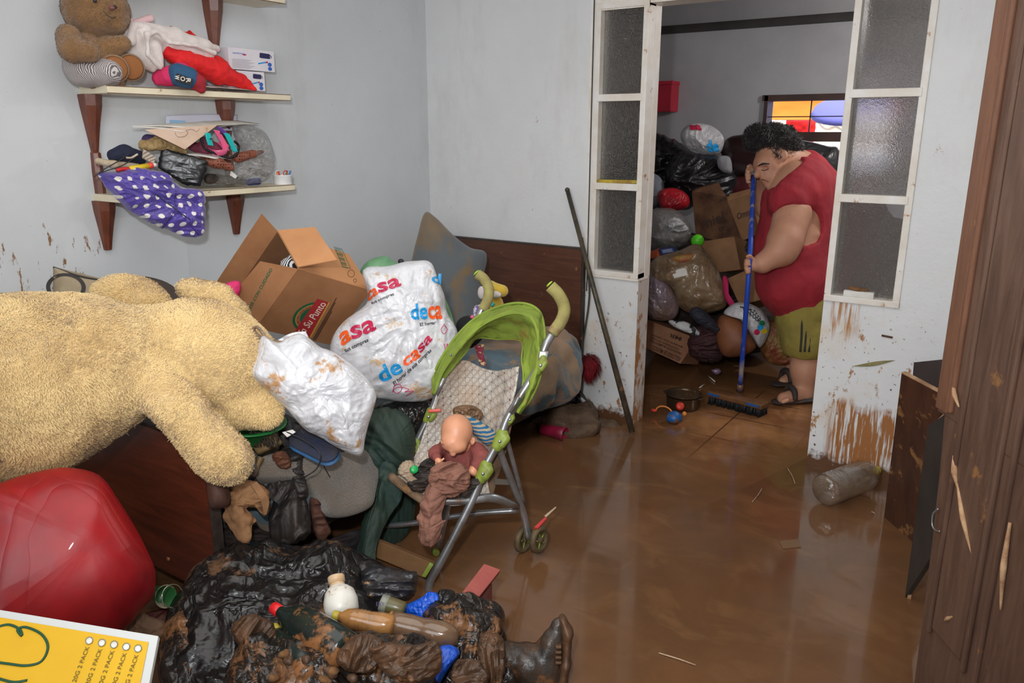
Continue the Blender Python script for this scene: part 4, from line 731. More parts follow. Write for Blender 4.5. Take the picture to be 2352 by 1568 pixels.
strap([(497, 298), (505, 312), (515, 330), (520, 345)], -2.99, 14, M_VP, 'pink_strap'); strap([(477, 304), (480, 320), (484, 333)], -2.975, 13, M_VT, 'turquoise_strap'); strap([(520, 305), (530, 325), (540, 347)], -2.985, 13, M_VT, 'turquoise_strap'); strap([(500, 290), (512, 300), (522, 312)], -3.01, 14, M_VU, 'purple_strap')
cc_ = X(503, 340, -3.0); V, F = lathe(cc_-np.array([0, 0, .02]), nrm((.3, -.3, 1)), [(0, .030), (.03, .043), (.0305, .040), (.002, .028)], 28, False); mesh('pink_cup', V, F, M_VP, vs)
for q in ((507, 306), (484, 319)): mesh('rivet', *ball(X(*q, -2.965), .004, 10), I_K, vs)
ch = [X(*p, -2.985) for p in [(462, 320), (470, 340), (490, 350), (510, 358), (530, 362), (545, 352), (548, 335), (540, 325)]]; V, F = join([ball(p, .0065, 8) for p in crom(ch, 34)])
tag(mesh('chain_necklace', V, F, mat('black_gloss', c(24, 22, 24), ro=.15)), 'black linked chain necklace looped round the pink toy cuff', 'necklace')
tag(mesh('garment', *sh([((470, 325), (495, 345), 12, 14, -3.03, -3.03), ((440, 335), (470, 345), 10, 12, -3.06, -3.04)], am=.004), mat('maroon_fabric', c(128, 50, 72), c(100, 36, 56), 30, .8)), 'maroon cloth bunched under the folder on the lowest shelf', 'clothing')
paper(pp([(418, 355, -3.0), (495, 364, -2.98), (530, 362, -3.02), (470, 350, -3.06)]), 'thin white booklet wedged above the brown perforated insole', t_=.006)
# perforated insoles
t = NT('perforated_leather'); vo = t.t.nodes.new('ShaderNodeTexVoronoi'); t.lk(t.P, vo.inputs['Vector']); t.lk(75.0, vo.inputs['Scale']); t.lk(.3, vo.inputs['Randomness']); t.set(col=t.mix(t.mr(vo.outputs['Distance'], .26, .3), c(60, 30, 22), c(142, 80, 58)), rough=.6); t.bump(t.mr(vo.outputs['Distance'], .2, .35), .4, .003); M_PERF = t.m
tag(mesh('sandal', *sh([((465, 370), (500, 374), 10, 12, -3.02, -3.0), ((500, 374), (530, 385), 12, 8, -3.0, -2.99)], am=.001), M_PERF), 'brown perforated leather sandal, front one of the two on the lowest shelf', 'sandal', 'perforated sandals')
tag(mesh('sandal', *sh([((545, 362), (580, 354), 12, 10, -3.02, -3.04), ((580, 354), (604, 348), 9, 4, -3.04, -3.05)], am=.001), M_PERF), 'brown perforated leather sandal pointing right under the clear bag', 'sandal', 'perforated sandals')
# sneaker
sn = root('sneaker', 'navy blue trainer with cream sole at the left end of the lowest shelf', 'shoe', X(280, 378, -3.04)); M_NV = mat('navy_fabric', c(28, 36, 64), c(20, 26, 46), 20, .8, bu=.6, bs=120); M_SOL = mat('cream_sole', c(204, 190, 170), c(170, 150, 120), 20, .7)
mesh('upper', *sh([((262, 358), (285, 352), 14, 18, -3.04, -3.04), ((285, 352), (318, 362), 17, 16, -3.04, -3.05)], am=.002), M_NV, sn); mesh('sole', *sh([((226, 370), (262, 378), 7, 8, -3.03, -3.02), ((262, 378), (315, 382), 8, 7, -3.02, -3.04)], am=.001), M_SOL, sn)
mesh('lace', *tube([X(*p, -2.99) for p in [(300, 350), (275, 368), (240, 388), (216, 406)]], .002, 6), I_K, sn); mesh('lace', *tube([X(*p, -2.99) for p in [(310, 362), (280, 380), (245, 392), (222, 400)]], .002, 6), I_K, sn); mesh('collar', *tube([X(*p, -2.99) for p in [(290, 362), (302, 362), (316, 354)]], .004, 8), M_SOL, sn)
t_ = root('marker_pen', 'thick yellow marker with red cap lying on the polka dot jacket', 'marker', X(320, 385, -2.98)); a, b_ = X(297, 388, -2.985), X(340, 381, -2.985); ax = b_-a; L = np.linalg.norm(ax)
mesh('barrel', *lathe(a, ax, [(0, .008), (.005, .011), (L, .011)], 16), mat('yellow_plastic', c(226, 196, 40), ro=.4), t_); mesh('cap', *lathe(b_, ax, [(0, .0118), (.018, .0118), (.02, .009)], 16), mat('coral_plastic', c(226, 70, 56), ro=.4), t_); mesh('tip', *lathe(b_+nrm(ax)*.02, ax, [(0, .009), (.012, .008), (.018, .003)], 16), M_PAPER, t_)
tag(mesh('comb', *tube([X(*p, -2.985) for p in [(268, 391), (282, 388), (298, 388)]], .007, 8), mat('red_plastic', c(200, 40, 40), ro=.4)), 'short red plastic stick beside the yellow marker', 'stick')
# black shiny sleeve and the ribbed sole beside it
b = Blob([(374, 338), (420, 352), (470, 366), (478, 372), (470, 400), (462, 428), (432, 428), (400, 410), (362, 385), (364, 360)], dep(X(420, 385, -2.985)), hf=.012, hb=.012, amp=.0012, fr=12, kind='fold', seed=7, p=6)
tag(mesh('plastic_sleeve', b.V, b.F, mat('black_film', c(30, 30, 32), ro=.3, crease=.15, cs=14, bd=.003)), 'glossy black plastic sleeve standing in the middle of the lowest shelf', 'sleeve')
t = NT('ribbed_sole'); w = t.n('TexWave', {'Vector': t.P, 'Scale': 60}); t.set(col=t.mix(w, c(190, 176, 160), c(120, 108, 96)), rough=.7)
tag(mesh('shoe_sole', *slab([X(328, 342, -3.02), X(358, 362, -3.0), X(352, 378, -2.99), X(326, 362, -3.01)], .012, .003), t.m, smooth=False), 'ribbed cream shoe sole between the navy trainer and the black sleeve', 'shoe sole')
# clear plastic bags
def clearmat(name, tint=(.9, .9, .9, 1), k=.72, milk=c(190, 190, 188)):
    t = NT(name); n = t.ma('ABSOLUTE', t.ma('SUBTRACT', t.noise(22, 4, .6, dist=.8), .5)); bp = t.n('Bump', {'Height': t.ma('POWER', n, .5), 'Strength': .9, 'Distance': .02}); g = t.n('BsdfGlossy', {'Roughness': .12, 'Normal': bp}); tp = t.n('BsdfTransparent', {'Color': tint}); df = t.n('BsdfDiffuse', {'Color': milk, 'Normal': bp})
    a = t.n('MixShader', {0: k, 1: df, 2: tp}); fr_ = t.n('LayerWeight', {'Blend': .35, 'Normal': bp}, 1); b = t.n('MixShader', {0: t.mr(fr_, 0, 1, .06, .5), 1: a, 2: g}); t.t.links.new(b, t.o.inputs[0]); return t.m
M_CLR = clearmat('clear_film', k=.9, milk=c(225, 225, 220)); M_CLR2 = clearmat('cloudy_film', k=.8, milk=c(205, 203, 198))
b = Blob([(535, 285), (575, 288), (610, 305), (628, 345), (630, 375), (600, 380), (560, 350), (540, 320)], dep(X(580, 335, -3.08)), hf=.06, hb=.05, amp=.008, fr=18, kind='bag', seed=11); tag(mesh('clear_bag', b.V, b.F, M_CLR), 'crumpled clear plastic bag at the top right of the lowest shelf pile', 'plastic bag')
b = Blob([(470, 385), (520, 385), (560, 368), (605, 360), (630, 375), (625, 400), (605, 418), (560, 424), (500, 428), (466, 425)], dep(X(550, 400, -3.04)), hf=.05, hb=.05, amp=.008, fr=18, kind='bag', seed=12)
r_ = root('clear_bag', 'cloudy plastic bag with a white sticker lying on the lowest shelf beside the white cup', 'plastic bag', b.c-np.array([0, 0, .06])); mesh('bag_film', b.V, b.F, M_CLR2, r_); q = [b.pt(*b.uv(*p), 1)+b.n*.004 for p in [(531, 392), (545, 404), (541, 410), (528, 402)]]; mesh('sticker', *slab(q, .001), M_PAPER, r_, smooth=False)
tag(mesh('cap', *sh([((572, 418), (592, 416), 8, 9, -3.02, -3.02)], am=.001), mat('blue_knit', c(66, 70, 150), c(50, 54, 110), 40, .8)), 'blue bundle inside the cloudy plastic bag on the lowest shelf', 'cloth')
tag(mesh('dark_pouch', *sh([((480, 410), (560, 415), 12, 8, -3.08, -3.08), ((580, 392), (610, 400), 8, 8, -3.1, -3.1)], am=.003), mat('charcoal_cloth', c(50, 46, 46), c(84, 70, 60), 30, .9)), 'charcoal cloth lying under the sandals on the lowest shelf', 'cloth')
# cup with small bits
cp = X(650, 419, -3.05); cu = root('plastic_tub', 'small white plastic tub of odds and ends at the right end of the lowest shelf', 'tub', (cp[0], cp[1], zlo)); R_ = 24*m
mesh('tub_body', *lathe((cp[0], cp[1], zlo), (0, 0, 1), [(0, R_*.9), (.004, R_*.95), (.038, R_), (.042, R_*1.06), (.045, R_*1.06), (.0451, R_*.95), (.03, R_*.9), (.029, .003)], 28), mat('white_plastic', c(236, 236, 238), ro=.35), cu)
rs = random.Random(2)
for k, cl in enumerate([c(220, 50, 50), c(60, 120, 190), c(30, 150, 80), c(240, 150, 50), c(240, 240, 240), c(200, 60, 60)]):
    a = k*1.05; o_ = np.array([cp[0]+math.cos(a)*R_*.5, cp[1]+math.sin(a)*R_*.5, zlo+.04])
    if k in (0, 4): mesh('ring', *tube([o_+np.array([0, math.cos(q)*.012, .012+math.sin(q)*.012]) for q in np.linspace(0, 2*PI, 12)], .0025, 6), mat('bit_%d' % k, cl, ro=.4), cu)
    else: mesh('crayon', *tube([o_-np.array([0, 0, .02]), o_+np.array([.005, (rs.random()-.5)*.04, .022])], .004, 8), mat('bit_%d' % k, cl, ro=.4), cu)
for k, (a, b_) in enumerate((((212, 10), (0, 0)),)): pass
# ================================================================== STROLLER AND DOLL
M_ALU = mat('muddy_aluminium', c(176, 178, 182), c(140, 138, 136), 14, .32, met=.75, mud=.16, ms=14, mcol=c(130, 96, 66))
M_LIME = mat('lime_plastic', c(140, 158, 62), c(116, 132, 50), 20, .45, mud=.22, ms=20)
M_FOAM = mat('muddy_grip_foam', c(158, 150, 88), c(140, 128, 80), 18, .85, mud=.35, mcol=c(142, 112, 78), bu=.3, bs=150)
M_CAN = mat('lime_canopy', c(134, 154, 52), c(112, 130, 46), 5, .75, mud=.2, ms=8, mcol=c(136, 116, 52), bu=.4, bs=14, bd=.012)
stl = root('stroller', 'folding umbrella stroller with lime green hood carrying a doll', 'stroller', (-1.75, 2.2, 0))
DR, DL = 2.84, 3.10
pt_ = lambda L_: [D(a, b, d) for a, b, d in L_]
mesh('front_leg', *tube(pt_([(1268, 767, 2.85), (1252, 796, DR), (1236, 844, DR), (1194, 912, DR), (1166, 960, DR), (1146, 1011, DR), (1108, 1084, DR), (1086, 1145, DR), (1022, 1272, DR), (990, 1330, DR), (983, 1357, DR)]), 9.5*DR/FPX, 14), M_ALU, stl)
mesh('front_leg', *tube(pt_([(1112, 700, 3.12), (1075, 775, 3.11), (1011, 866, DL), (1003, 912, DL), (985, 958, DL), (950, 1027, DL), (915, 1090, DL), (855, 1262, DL)]), 8.5*DL/FPX, 14), M_ALU, stl)
mesh('grip', *tube(pt_([(1264, 657, 2.84), (1284, 678, 2.84), (1296, 708, 2.85), (1289, 737, 2.85), (1268, 766, 2.85)]), 14.5*DR/FPX, 16), M_FOAM, stl)
mesh('grip', *tube(pt_([(1096, 629, 3.12), (1112, 641, 3.12), (1123, 664, 3.12), (1120, 688, 3.12), (1109, 712, 3.12)]), 12*DL/FPX, 16), M_FOAM, stl)
for a, d, r_ in (((1263, 653), 2.835, 9), ((1095, 627), 3.115, 8)): p = D(*a, d); mesh('grip_cap', *lathe(p, -(D(1284, 678, 2.84)-D(1264, 657, 2.84)), [(0, r_*d/FPX), (.004, r_*d/FPX), (.006, r_*.5*d/FPX)], 16), mat('lime_cap', c(158, 200, 60), ro=.4), stl)
mesh('wheel_leg', *tube(pt_([(1146, 1011, 2.85), (1153, 1050, 2.88), (1198, 1165, 3.0), (1214, 1236, 3.05)]), 8.5*DR/FPX, 12), M_ALU, stl)
mesh('brace', *tube(pt_([(1163, 1005, 2.86), (1178, 1060, 2.92), (1202, 1155, 3.0)]), 6*DR/FPX, 10), M_ALU, stl)
mesh('brace', *tube(pt_([(1042, 1118, 3.0), (1028, 1165, 3.02), (1007, 1255, 3.06)]), 8*DR/FPX, 10), M_ALU, stl)
mesh('cross_bar', *tube(pt_([(878, 1208, 3.11), (950, 1201, 3.08), (1080, 1180, 3.03), (1187, 1172, 3.0)]), 7*DR/FPX, 12), M_ALU, stl)
mesh('seat_bar', *tube(pt_([(1010, 1150, 2.82), (1075, 1149, 2.84), (1130, 1143, 2.88), (1188, 1163, 2.98)]), [10*DR/FPX, 9*DR/FPX, 11*DR/FPX, 8*DR/FPX], 12), M_ALU, stl)
h_ = D(1001, 1268, 3.06); mesh('footrest_hub', *lathe(h_, -fw+rt*.3, [(-.02, .012), (.008, .014), (.012, .010), (.0121, .004)], 18), M_LIME, stl)
def clamp(px, py, d, w, hh, an):
    an = 0
    p = D(px, py, d); a1 = rt*math.cos(an)+up*math.sin(an); a2 = -rt*math.sin(an)+up*math.cos(an); k = d/FPX
    a2 = nrm(a2+rt*.42); s_ = Sdf(.006); s_.cap(p-a2*hh*k*.55, p+a2*hh*k*.55, w*k*.52, w*k*.58).cap(p+rt*w*k*.3-fw*.012-a2*hh*k*.3, p+rt*w*k*.45-fw*.012+a2*hh*k*.2, w*k*.4, w*k*.4); o = mesh('joint', *s_.build(.0028), M_LIME, stl)
    mesh('bolt', *lathe(p-fw*w*k*.8, -fw, [(0, .0055), (.004, .0055), (.005, .002)], 12), M_ALU, o); return o
for q in ((1148, 1011, DR, 26, 26, -.4), (1110, 1084, DR, 26, 28, -.4), (986, 955, DL, 20, 20, -.4), (951, 1026, DL, 20, 24, -.4), (1241, 838, DR-.02, 18, 30, -.7), (1171, 962, DR, 13, 18, -.5)): clamp(*q)
mesh('hinge', *slab([D(1238, 806, 2.82), D(1262, 806, 2.82), D(1254, 836, 2.82), D(1236, 832, 2.82)], .02, .004), M_ALU, stl)
mesh('latch', *slab([D(987, 1290, 2.82), D(997, 1295, 2.82), D(978, 1325, 2.82), D(968, 1322, 2.82)], .016, .003), M_LIME, stl)
mesh('red_clip', *bevel(slab([D(984, 940, 3.07), D(1013, 938, 3.07), D(1013, 945, 3.07), D(984, 947, 3.07)], .012), .002), mat('red_clip', c(214, 84, 70), ro=.4), stl)
wa = nrm(rt*.8-fw*.62+up*-.1)
M_TYRE = mat('muddy_tyre', c(74, 62, 42), c(104, 86, 56), 25, .6, bu=.3, bs=80)
for px, py, d in ((1238, 1239, 3.03), (1203, 1238, 3.09)):
    p = D(px, py, d); w_ = mesh('wheel', *lathe(p, wa, [(-.012, .030), (-.013, .046), (-.008, .053), (.008, .053), (.013, .046), (.012, .034), (.004, .032), (.004, .012), (.014, .010), (.014, .003)], 32), M_TYRE, stl)
    mesh('wheel_spokes', *join([tube([p+wa*.006+(np.cross(wa, up)*math.cos(a)+up*math.sin(a))*.01, p+wa*.006+(np.cross(wa, up)*math.cos(a)+up*math.sin(a))*.034], .003, 6) for a in np.linspace(0, 2*PI, 6)[:-1]]), M_LIME, w_)
mesh('wheel_fork', *tube(pt_([(1210, 1215, 3.05), (1218, 1240, 3.06)]), .012, 10), M_LIME, stl)
# hood
O = [(994, 905, 3.06), (1000, 850, 3.06), (1046, 775, 3.05), (1105, 722, 3.04), (1182, 696, 2.98), (1236, 712, 2.93), (1251, 770, 2.88), (1244, 850, 2.85), (1222, 910, 2.83), (1192, 950, 2.82)]
Mi = [(1000, 906, 3.03), (1018, 855, 3.02), (1062, 793, 2.99), (1112, 745, 2.96), (1178, 720, 2.91), (1222, 736, 2.86), (1236, 785, 2.83), (1231, 850, 2.81), (1212, 905, 2.80), (1189, 948, 2.80)]
I2 = [(1006, 900, 3.05), (1023, 866, 3.05), (1068, 812, 3.06), (1094, 778, 3.10), (1142, 779, 3.07), (1196, 784, 2.98), (1198, 826, 2.91), (1202, 862, 2.88), (1197, 902, 2.86), (1186, 940, 2.84)]
hd = mesh('hood', *sheet([pt_(O), pt_([((a+b)/2, (e+f)/2, (g+h)/2-.012) for (a, e, g), (b, f, h) in zip(O, Mi)]), pt_(Mi), pt_([((a+b)/2, (e+f)/2, (g+h)/2+.01) for (a, e, g), (b, f, h) in zip(Mi, I2)]), pt_(I2)], 90, 44, .005, 16, .004, 'fold'), M_CAN, stl)
for L_, r_ in ((O, .0055), (Mi, .003), (I2, .003)): mesh('hood_piping', *tube(pt_(L_), r_, 8, n=70), M_CAN, hd)
mesh('hood_arm', *tube(pt_([(1002, 905, 3.03), (1020, 868, 3.02)]), .007, 8), M_ALU, hd); mesh('hood_arm', *tube(pt_([(1172, 948, 2.80), (1192, 912, 2.79)]), .006, 8), M_ALU, hd)
mesh('snap', *ball(D(1035, 815, 2.985), .005, 10), M_ALU, hd)
# seat with geometric print
t = NT('geometric_seat_print'); v = t.mul(t.P, (1, 0, 1)); x, y, z = t.xyz(); S_ = 31.
u_ = t.ma('MULTIPLY', t.ma('ADD', x, t.ma('MULTIPLY', y, .6)), S_); w_ = t.ma('MULTIPLY', z, S_); tri = lambda e, k=1.: t.ma('ABSOLUTE', t.ma('SUBTRACT', t.ma('FRACT', t.ma('MULTIPLY', e, k)), .5))
l1 = tri(u_); l2 = tri(w_); l3 = tri(t.ma('ADD', u_, w_)); l4 = tri(t.ma('SUBTRACT', u_, w_)); ln = t.ma('MAXIMUM', t.ma('MAXIMUM', l1, l2), t.ma('MAXIMUM', l3, l4))
ck = t.n('TexChecker', {'Vector': t.n('CombineXYZ', {0: u_, 1: w_, 2: 0.0}), 'Scale': 2.0, 'Color1': c(220, 212, 202), 'Color2': c(190, 182, 174)})
f = t.mix(t.mr(ln, .468, .486), ck, c(140, 130, 124)); dt = t.n('TexWhiteNoise', {'Vector': t.n('VectorMath', {0: t.n('CombineXYZ', {0: u_, 1: w_, 2: 0.0})}, operation='FLOOR')}); dia = t.mr(t.ma('ADD', t.ma('SUBTRACT', .5, l1), t.ma('SUBTRACT', .5, l2)), .16, .12)
f = t.mix(t.ma('MULTIPLY', dia, t.mr(dt, .55, .56)), f, t.mix(t.mr(dt, .85, .86), c(44, 46, 80), c(170, 40, 46))); m1 = t.mr(t.noise(6, 6, .65), .42, .68); f = t.mix(t.ma('MULTIPLY', m1, .55), f, c(170, 138, 102)); f = t.mix(t.mr(t.ma('ADD', t.noise(9, 5), t.ma('MULTIPLY', z, -.55)), .42, .6), f, c(104, 80, 58))
t.set(col=f, rough=.85); t.bump(t.noise(40, 4), .3, .004); M_SEAT = t.m
R = [[(1032, 836, 3.08), (1070, 828, 3.13), (1110, 846, 3.14), (1150, 851, 3.06), (1192, 842, 2.9)], [(1010, 900, 3.08), (1050, 900, 3.16), (1095, 910, 3.16), (1140, 915, 3.05), (1180, 915, 2.88)], [(985, 965, 3.08), (1030, 975, 3.15), (1080, 985, 3.14), (1130, 985, 3.02), (1165, 965, 2.86)], [(960, 1030, 3.07), (1010, 1045, 3.10), (1060, 1060, 3.08), (1110, 1060, 2.98), (1140, 1040, 2.87)], [(938, 1068, 3.05), (985, 1095, 3.0), (1040, 1110, 2.97), (1085, 1115, 2.93), (1120, 1090, 2.87)],
     [(900, 1092, 2.96), (960, 1120, 2.90), (1015, 1140, 2.86), (1070, 1143, 2.86), (1125, 1132, 2.89)], [(912, 1108, 2.94), (962, 1135, 2.88), (1012, 1156, 2.83), (1070, 1158, 2.84), (1122, 1146, 2.88)]]
mesh('seat_fabric', *sheet([pt_(r) for r in R], 60, 80, .006, 14, .005, 'soft'), M_SEAT, stl)
M_MUDF = mat('mud_soaked_fabric', c(134, 108, 84), c(100, 78, 58), 14, .7, mud=.3, ms=12, mcol=c(150, 110, 72), bu=.5, bs=60)
mesh('side_skirt', *sheet([pt_(r) for r in [[(1180, 930, 2.88), (1172, 990, 2.9), (1160, 1040, 2.92), (1146, 1090, 2.94), (1132, 1138, 2.92)], [(1150, 985, 2.87), (1140, 1020, 2.9), (1125, 1060, 2.9), (1108, 1100, 2.9), (1084, 1140, 2.87)]]], 40, 16, .004, 20, .004), M_MUDF, stl)
mesh('front_roll', *tube(pt_([(898, 1094, 2.94), (945, 1130, 2.87), (975, 1150, 2.84)]), .017, 12), M_MUDF, stl)
mesh('strap', *slab([D(1135, 1098, 2.9), D(1186, 1103, 2.96), D(1186, 1114, 2.96), D(1135, 1112, 2.9)], .003), mat('grey_webbing', c(96, 88, 80), ro=.9), stl, smooth=False)
# doll
M_DOLL = mat('doll_vinyl', c(222, 158, 124), c(210, 146, 112), 10, .42, mud=.07, ms=20, mcol=c(170, 120, 92), sss=.12)
M_DSH = mat('doll_red_shirt', c(142, 74, 68), c(116, 58, 52), 14, .85, mud=.14, ms=12, bu=.5, bs=50)
dl = root('doll', 'bald baby doll in a dull red shirt sitting in the stroller', 'doll', D(1060, 1090, 2.88)); k = 2.84/FPX
dh = D(1049, 990, 2.86); s = Sdf(.012); s.ell(dh, (37*k, 40*k, 42*k), rot2(.1)); s.ell(D(1042, 1012, 2.84), (30*k, 26*k, 36*k), rot2(.15)); s.ell(D(1052, 1026, 2.82), (20*k, 14*k, 20*k), rot2(.1), .014); s.ell(D(1036, 1024, 2.80), (5*k, 4*k, 5*k), k=.005); s.ell(D(1032, 1020, 2.795), (5*k, 5*k, 6*k), k=.005)
s.ell(D(1036, 1034, 2.80), (6*k, 3*k, 5*k), k=.004); s.ell(D(1040, 1040, 2.81), (8*k, 6*k, 8*k), k=.006)
for q in ((1018, 1014, 2.815), (1044, 1020, 2.795)): s.ell(D(*q), (6*k, 3*k, 4*k), rot2(.15), .004, True)
s.ell(D(1086, 1013, 2.87), (6*k, 10*k, 9*k), rot2(-.3), .006); s.ell(D(1087, 1013, 2.855), (3*k, 6*k, 4*k), rot2(-.3), .003, True); s.cap(D(1062, 1015, 2.9), D(1078, 1035, 2.92), 22*k, 20*k, .01)
mesh('head', *s.build(.0032), M_DOLL, dl)
for a, b_ in (((1010, 1016), (1026, 1020)), ((1038, 1022), (1052, 1024))): mesh('eyelid_line', *tube([D(*a, 2.808), D((a[0]+b_[0])/2, (a[1]+b_[1])/2+3, 2.796), D(*b_, 2.80)], .0008, 6), mat('lash_brown', c(90, 50, 38)), dl)
s = Sdf(.02); s.cap(D(1050, 1045, 2.93), D(1065, 1080, 2.92), 40*k, 38*k); s.cap(D(1020, 1030, 2.9), D(1000, 1040, 2.87), 18*k, 14*k); s.cap(D(1000, 1040, 2.87), D(1004, 1050, 2.83), 14*k, 12*k); s.cap(D(1095, 1035, 2.9), D(1105, 1050, 2.87), 22*k, 20*k); s.cap(D(1105, 1050, 2.87), D(1092, 1072, 2.85), 19*k, 14*k)
mesh('shirt', *rough(s.build(.0045), .003, 40), M_DSH, dl)
hand = lambda P_, dr, sc_: [ (lambda S_: (S_.ell(P_, (9*sc_, 7*sc_, 7*sc_), k=.004), [S_.cap(P_+dr*sc_*5+rt*sc_*o2, P_+dr*sc_*15+rt*sc_*o2*1.3, 2.6*sc_, 2.0*sc_, .002) for o2 in (-6, -2, 2, 6)], S_.cap(P_+rt*sc_*6, P_+rt*sc_*12+up*sc_*5, 2.8*sc_, 2.2*sc_, .002), S_)[-1])(Sdf(.004)) ][0].build(.0016)
mesh('hand', *hand(D(1007, 1058, 2.81), nrm(-up+rt*.2), k), M_DOLL, dl); mesh('forearm', *tube(pt_([(1090, 1072, 2.85), (1083, 1090, 2.83)]), .017, 12), M_DOLL, dl)
# what else lies in the seat
M_TR = mat('dusty_rose_cloth', c(150, 104, 86), c(126, 86, 72), 10, .85, bu=.5, bs=30, bd=.006, mud=.08)
tr_ = root('trousers', 'dusty rose cloth trousers draped over the front edge of the stroller seat', 'trousers', D(990, 1250, 2.86))
bb = Blob([(995, 1072), (1030, 1058), (1062, 1066), (1080, 1092), (1075, 1120), (1050, 1140), (1015, 1140), (985, 1110)], 2.80, hf=.035, hb=.03, amp=.009, fr=16, kind='fold', seed=3); mesh('bunched_waist', bb.V, bb.F, M_TR, tr_)
mesh('hanging_leg', *sheet([pt_(r) for r in [[(990, 1090, 2.82), (1020, 1100, 2.78), (1060, 1105, 2.8)], [(970, 1130, 2.80), (995, 1135, 2.76), (1030, 1140, 2.78)], [(962, 1180, 2.80), (985, 1180, 2.75), (1015, 1185, 2.78)], [(962, 1225, 2.80), (985, 1225, 2.76), (1020, 1205, 2.78)], [(968, 1245, 2.80), (990, 1254, 2.77), (1012, 1235, 2.79)]]], 44, 60, .010, 14, .008, 'fold'), M_TR, tr_)
mesh('hem_fold', *sheet([pt_(r) for r in [[(962, 1215, 2.77), (990, 1212, 2.735), (1025, 1195, 2.76)], [(966, 1240, 2.78), (990, 1236, 2.74), (1012, 1222, 2.765)], [(972, 1250, 2.79), (990, 1255, 2.76), (1008, 1240, 2.78)]]], 30, 20, .004, 20, .006, 'fold'), M_TR, tr_)
def bl(name, lab, cat, out, d, m_, **k): b_ = Blob(out, d, **k); o = mesh(name, b_.V, b_.F, m_); tag(o, lab, cat); return b_, o
M_BLK = mat('black_muddy_cloth', c(44, 40, 40), c(66, 54, 46), 12, .7, mud=.2, ms=14, bu=.6, bs=40)
bl('cloth', 'black muddy cloth wadded in the stroller seat beside the dusty rose trousers', 'cloth', [(965, 1065), (990, 1052), (1005, 1075), (985, 1120), (955, 1130), (935, 1110), (950, 1090)], 2.86, M_BLK, hf=.035, hb=.03, amp=.012, fr=16, kind='fold', seed=21)
bl('cloth', 'black strip of cloth under the right pole of the stroller next to the doll', 'cloth', [(1060, 1115), (1085, 1098), (1108, 1100), (1090, 1125), (1072, 1145), (1058, 1138)], 2.84, M_BLK, hf=.025, hb=.02, amp=.008, fr=18, kind='fold', seed=22)
bl('cap', 'mud-caked beige cloth cap at the left front corner of the stroller seat', 'cap', [(925, 1062), (945, 1058), (958, 1075), (950, 1092), (970, 1108), (968, 1120), (945, 1118), (930, 1100), (912, 1085)], 2.86, mat('beige_cap', c(178, 158, 136), c(136, 108, 80), 14, .8, mud=.3, ms=14, bu=.5, bs=40), hf=.03, hb=.02, amp=.008, fr=16, kind='fold', seed=23)
p = D(951, 1078, 2.80); tag(mesh('round_lid', *lathe(p, nrm(-fw+rt*.3+up*.3), [(-.012, .0145), (.008, .0145), (.011, .011), (.0112, .002)], 24), mat('green_cap', c(20, 160, 80), ro=.35)), 'bright green round lid on the beige cloth cap in the stroller', 'lid')
t = NT('blue_patterned_cloth'); w = t.n('TexWave', {'Vector': t.P, 'Scale': 22, 'Distortion': 4, 'Detail': 2}, bands_direction='Z'); t.set(col=t.mix(t.mr(w, .5, .6), c(32, 98, 140), c(176, 156, 130)), rough=.8); t.bump(t.noise(30, 4), .4, .006)
bl('cloth', 'blue patterned cloth tucked behind the head of the doll', 'cloth', [(1068, 955), (1095, 962), (1135, 988), (1142, 1005), (1120, 1022), (1095, 1005), (1078, 985)], 2.95, t.m, hf=.03, hb=.03, amp=.006, fr=14, seed=24)
bl('mud_clod', 'lump of brown sludge on the patterned seat back above the head of the doll', 'mud lump', [(1040, 940), (1060, 930), (1090, 932), (1110, 950), (1100, 968), (1070, 970), (1048, 962)], 3.04, mat('wet_mud', c(120, 88, 60), c(80, 56, 38), 20, .25, bu=.8, bs=40, bd=.01), hf=.02, hb=.015, amp=.008, fr=24, kind='bag', seed=25)
# ================================================================== CLOTHES AND ODDMENTS ON THE BED, FLOOR BESIDE IT
M_GSK = mat('green_woven_sack', c(112, 160, 118), c(90, 138, 100), 16, .5, mud=.15, bu=.5, bs=180, bd=.003)
bl('woven_sack', 'pale green woven sack bulging behind the top left of the big carrier bag', 'sack', [(828, 620), (850, 596), (885, 588), (905, 600), (930, 615), (920, 650), (860, 670), (830, 650)], 3.35, M_GSK, hf=.06, hb=.06, amp=.01, fr=12, seed=31)
bl('woven_sack', 'pale green woven strip hanging between the carrier bag and the pillow', 'sack', [(1012, 680), (1025, 690), (1040, 730), (1052, 775), (1045, 785), (1020, 760), (1005, 720)], 3.6, M_GSK, hf=.03, hb=.03, amp=.006, fr=14, seed=32)
bl('hat', 'round black hat between the carrier bag and the stroller hood', 'hat', [(1048, 760), (1050, 738), (1070, 725), (1100, 728), (1115, 745), (1110, 775), (1080, 800), (1050, 785)], 3.5, mat('black_felt', c(26, 26, 30), ro=.9, bu=.3, bs=100), hf=.06, hb=.06, amp=.002, fr=8, seed=33)
yt = root('plush_duck', 'yellow plush toy with white and turquoise bits lying by the headboard', 'plush toy', D(1140, 720, 4.0)); k = 4.0/FPX; M_YP = mat('yellow_plush', c(226, 192, 70), c(206, 168, 56), 12, .95, bu=.7, bs=180, sheen=.4)
s = Sdf(.02); s.cap(D(1125, 655, 4.0), D(1155, 668, 4.0), 11*k, 13*k).cap(D(1135, 700, 4.02), D(1142, 720, 4.02), 22*k, 24*k).cap(D(1128, 655, 4.02), D(1132, 700, 4.04), 10*k, 14*k); mesh('body', *rough(s.build(.009), .003, 30), M_YP, yt)
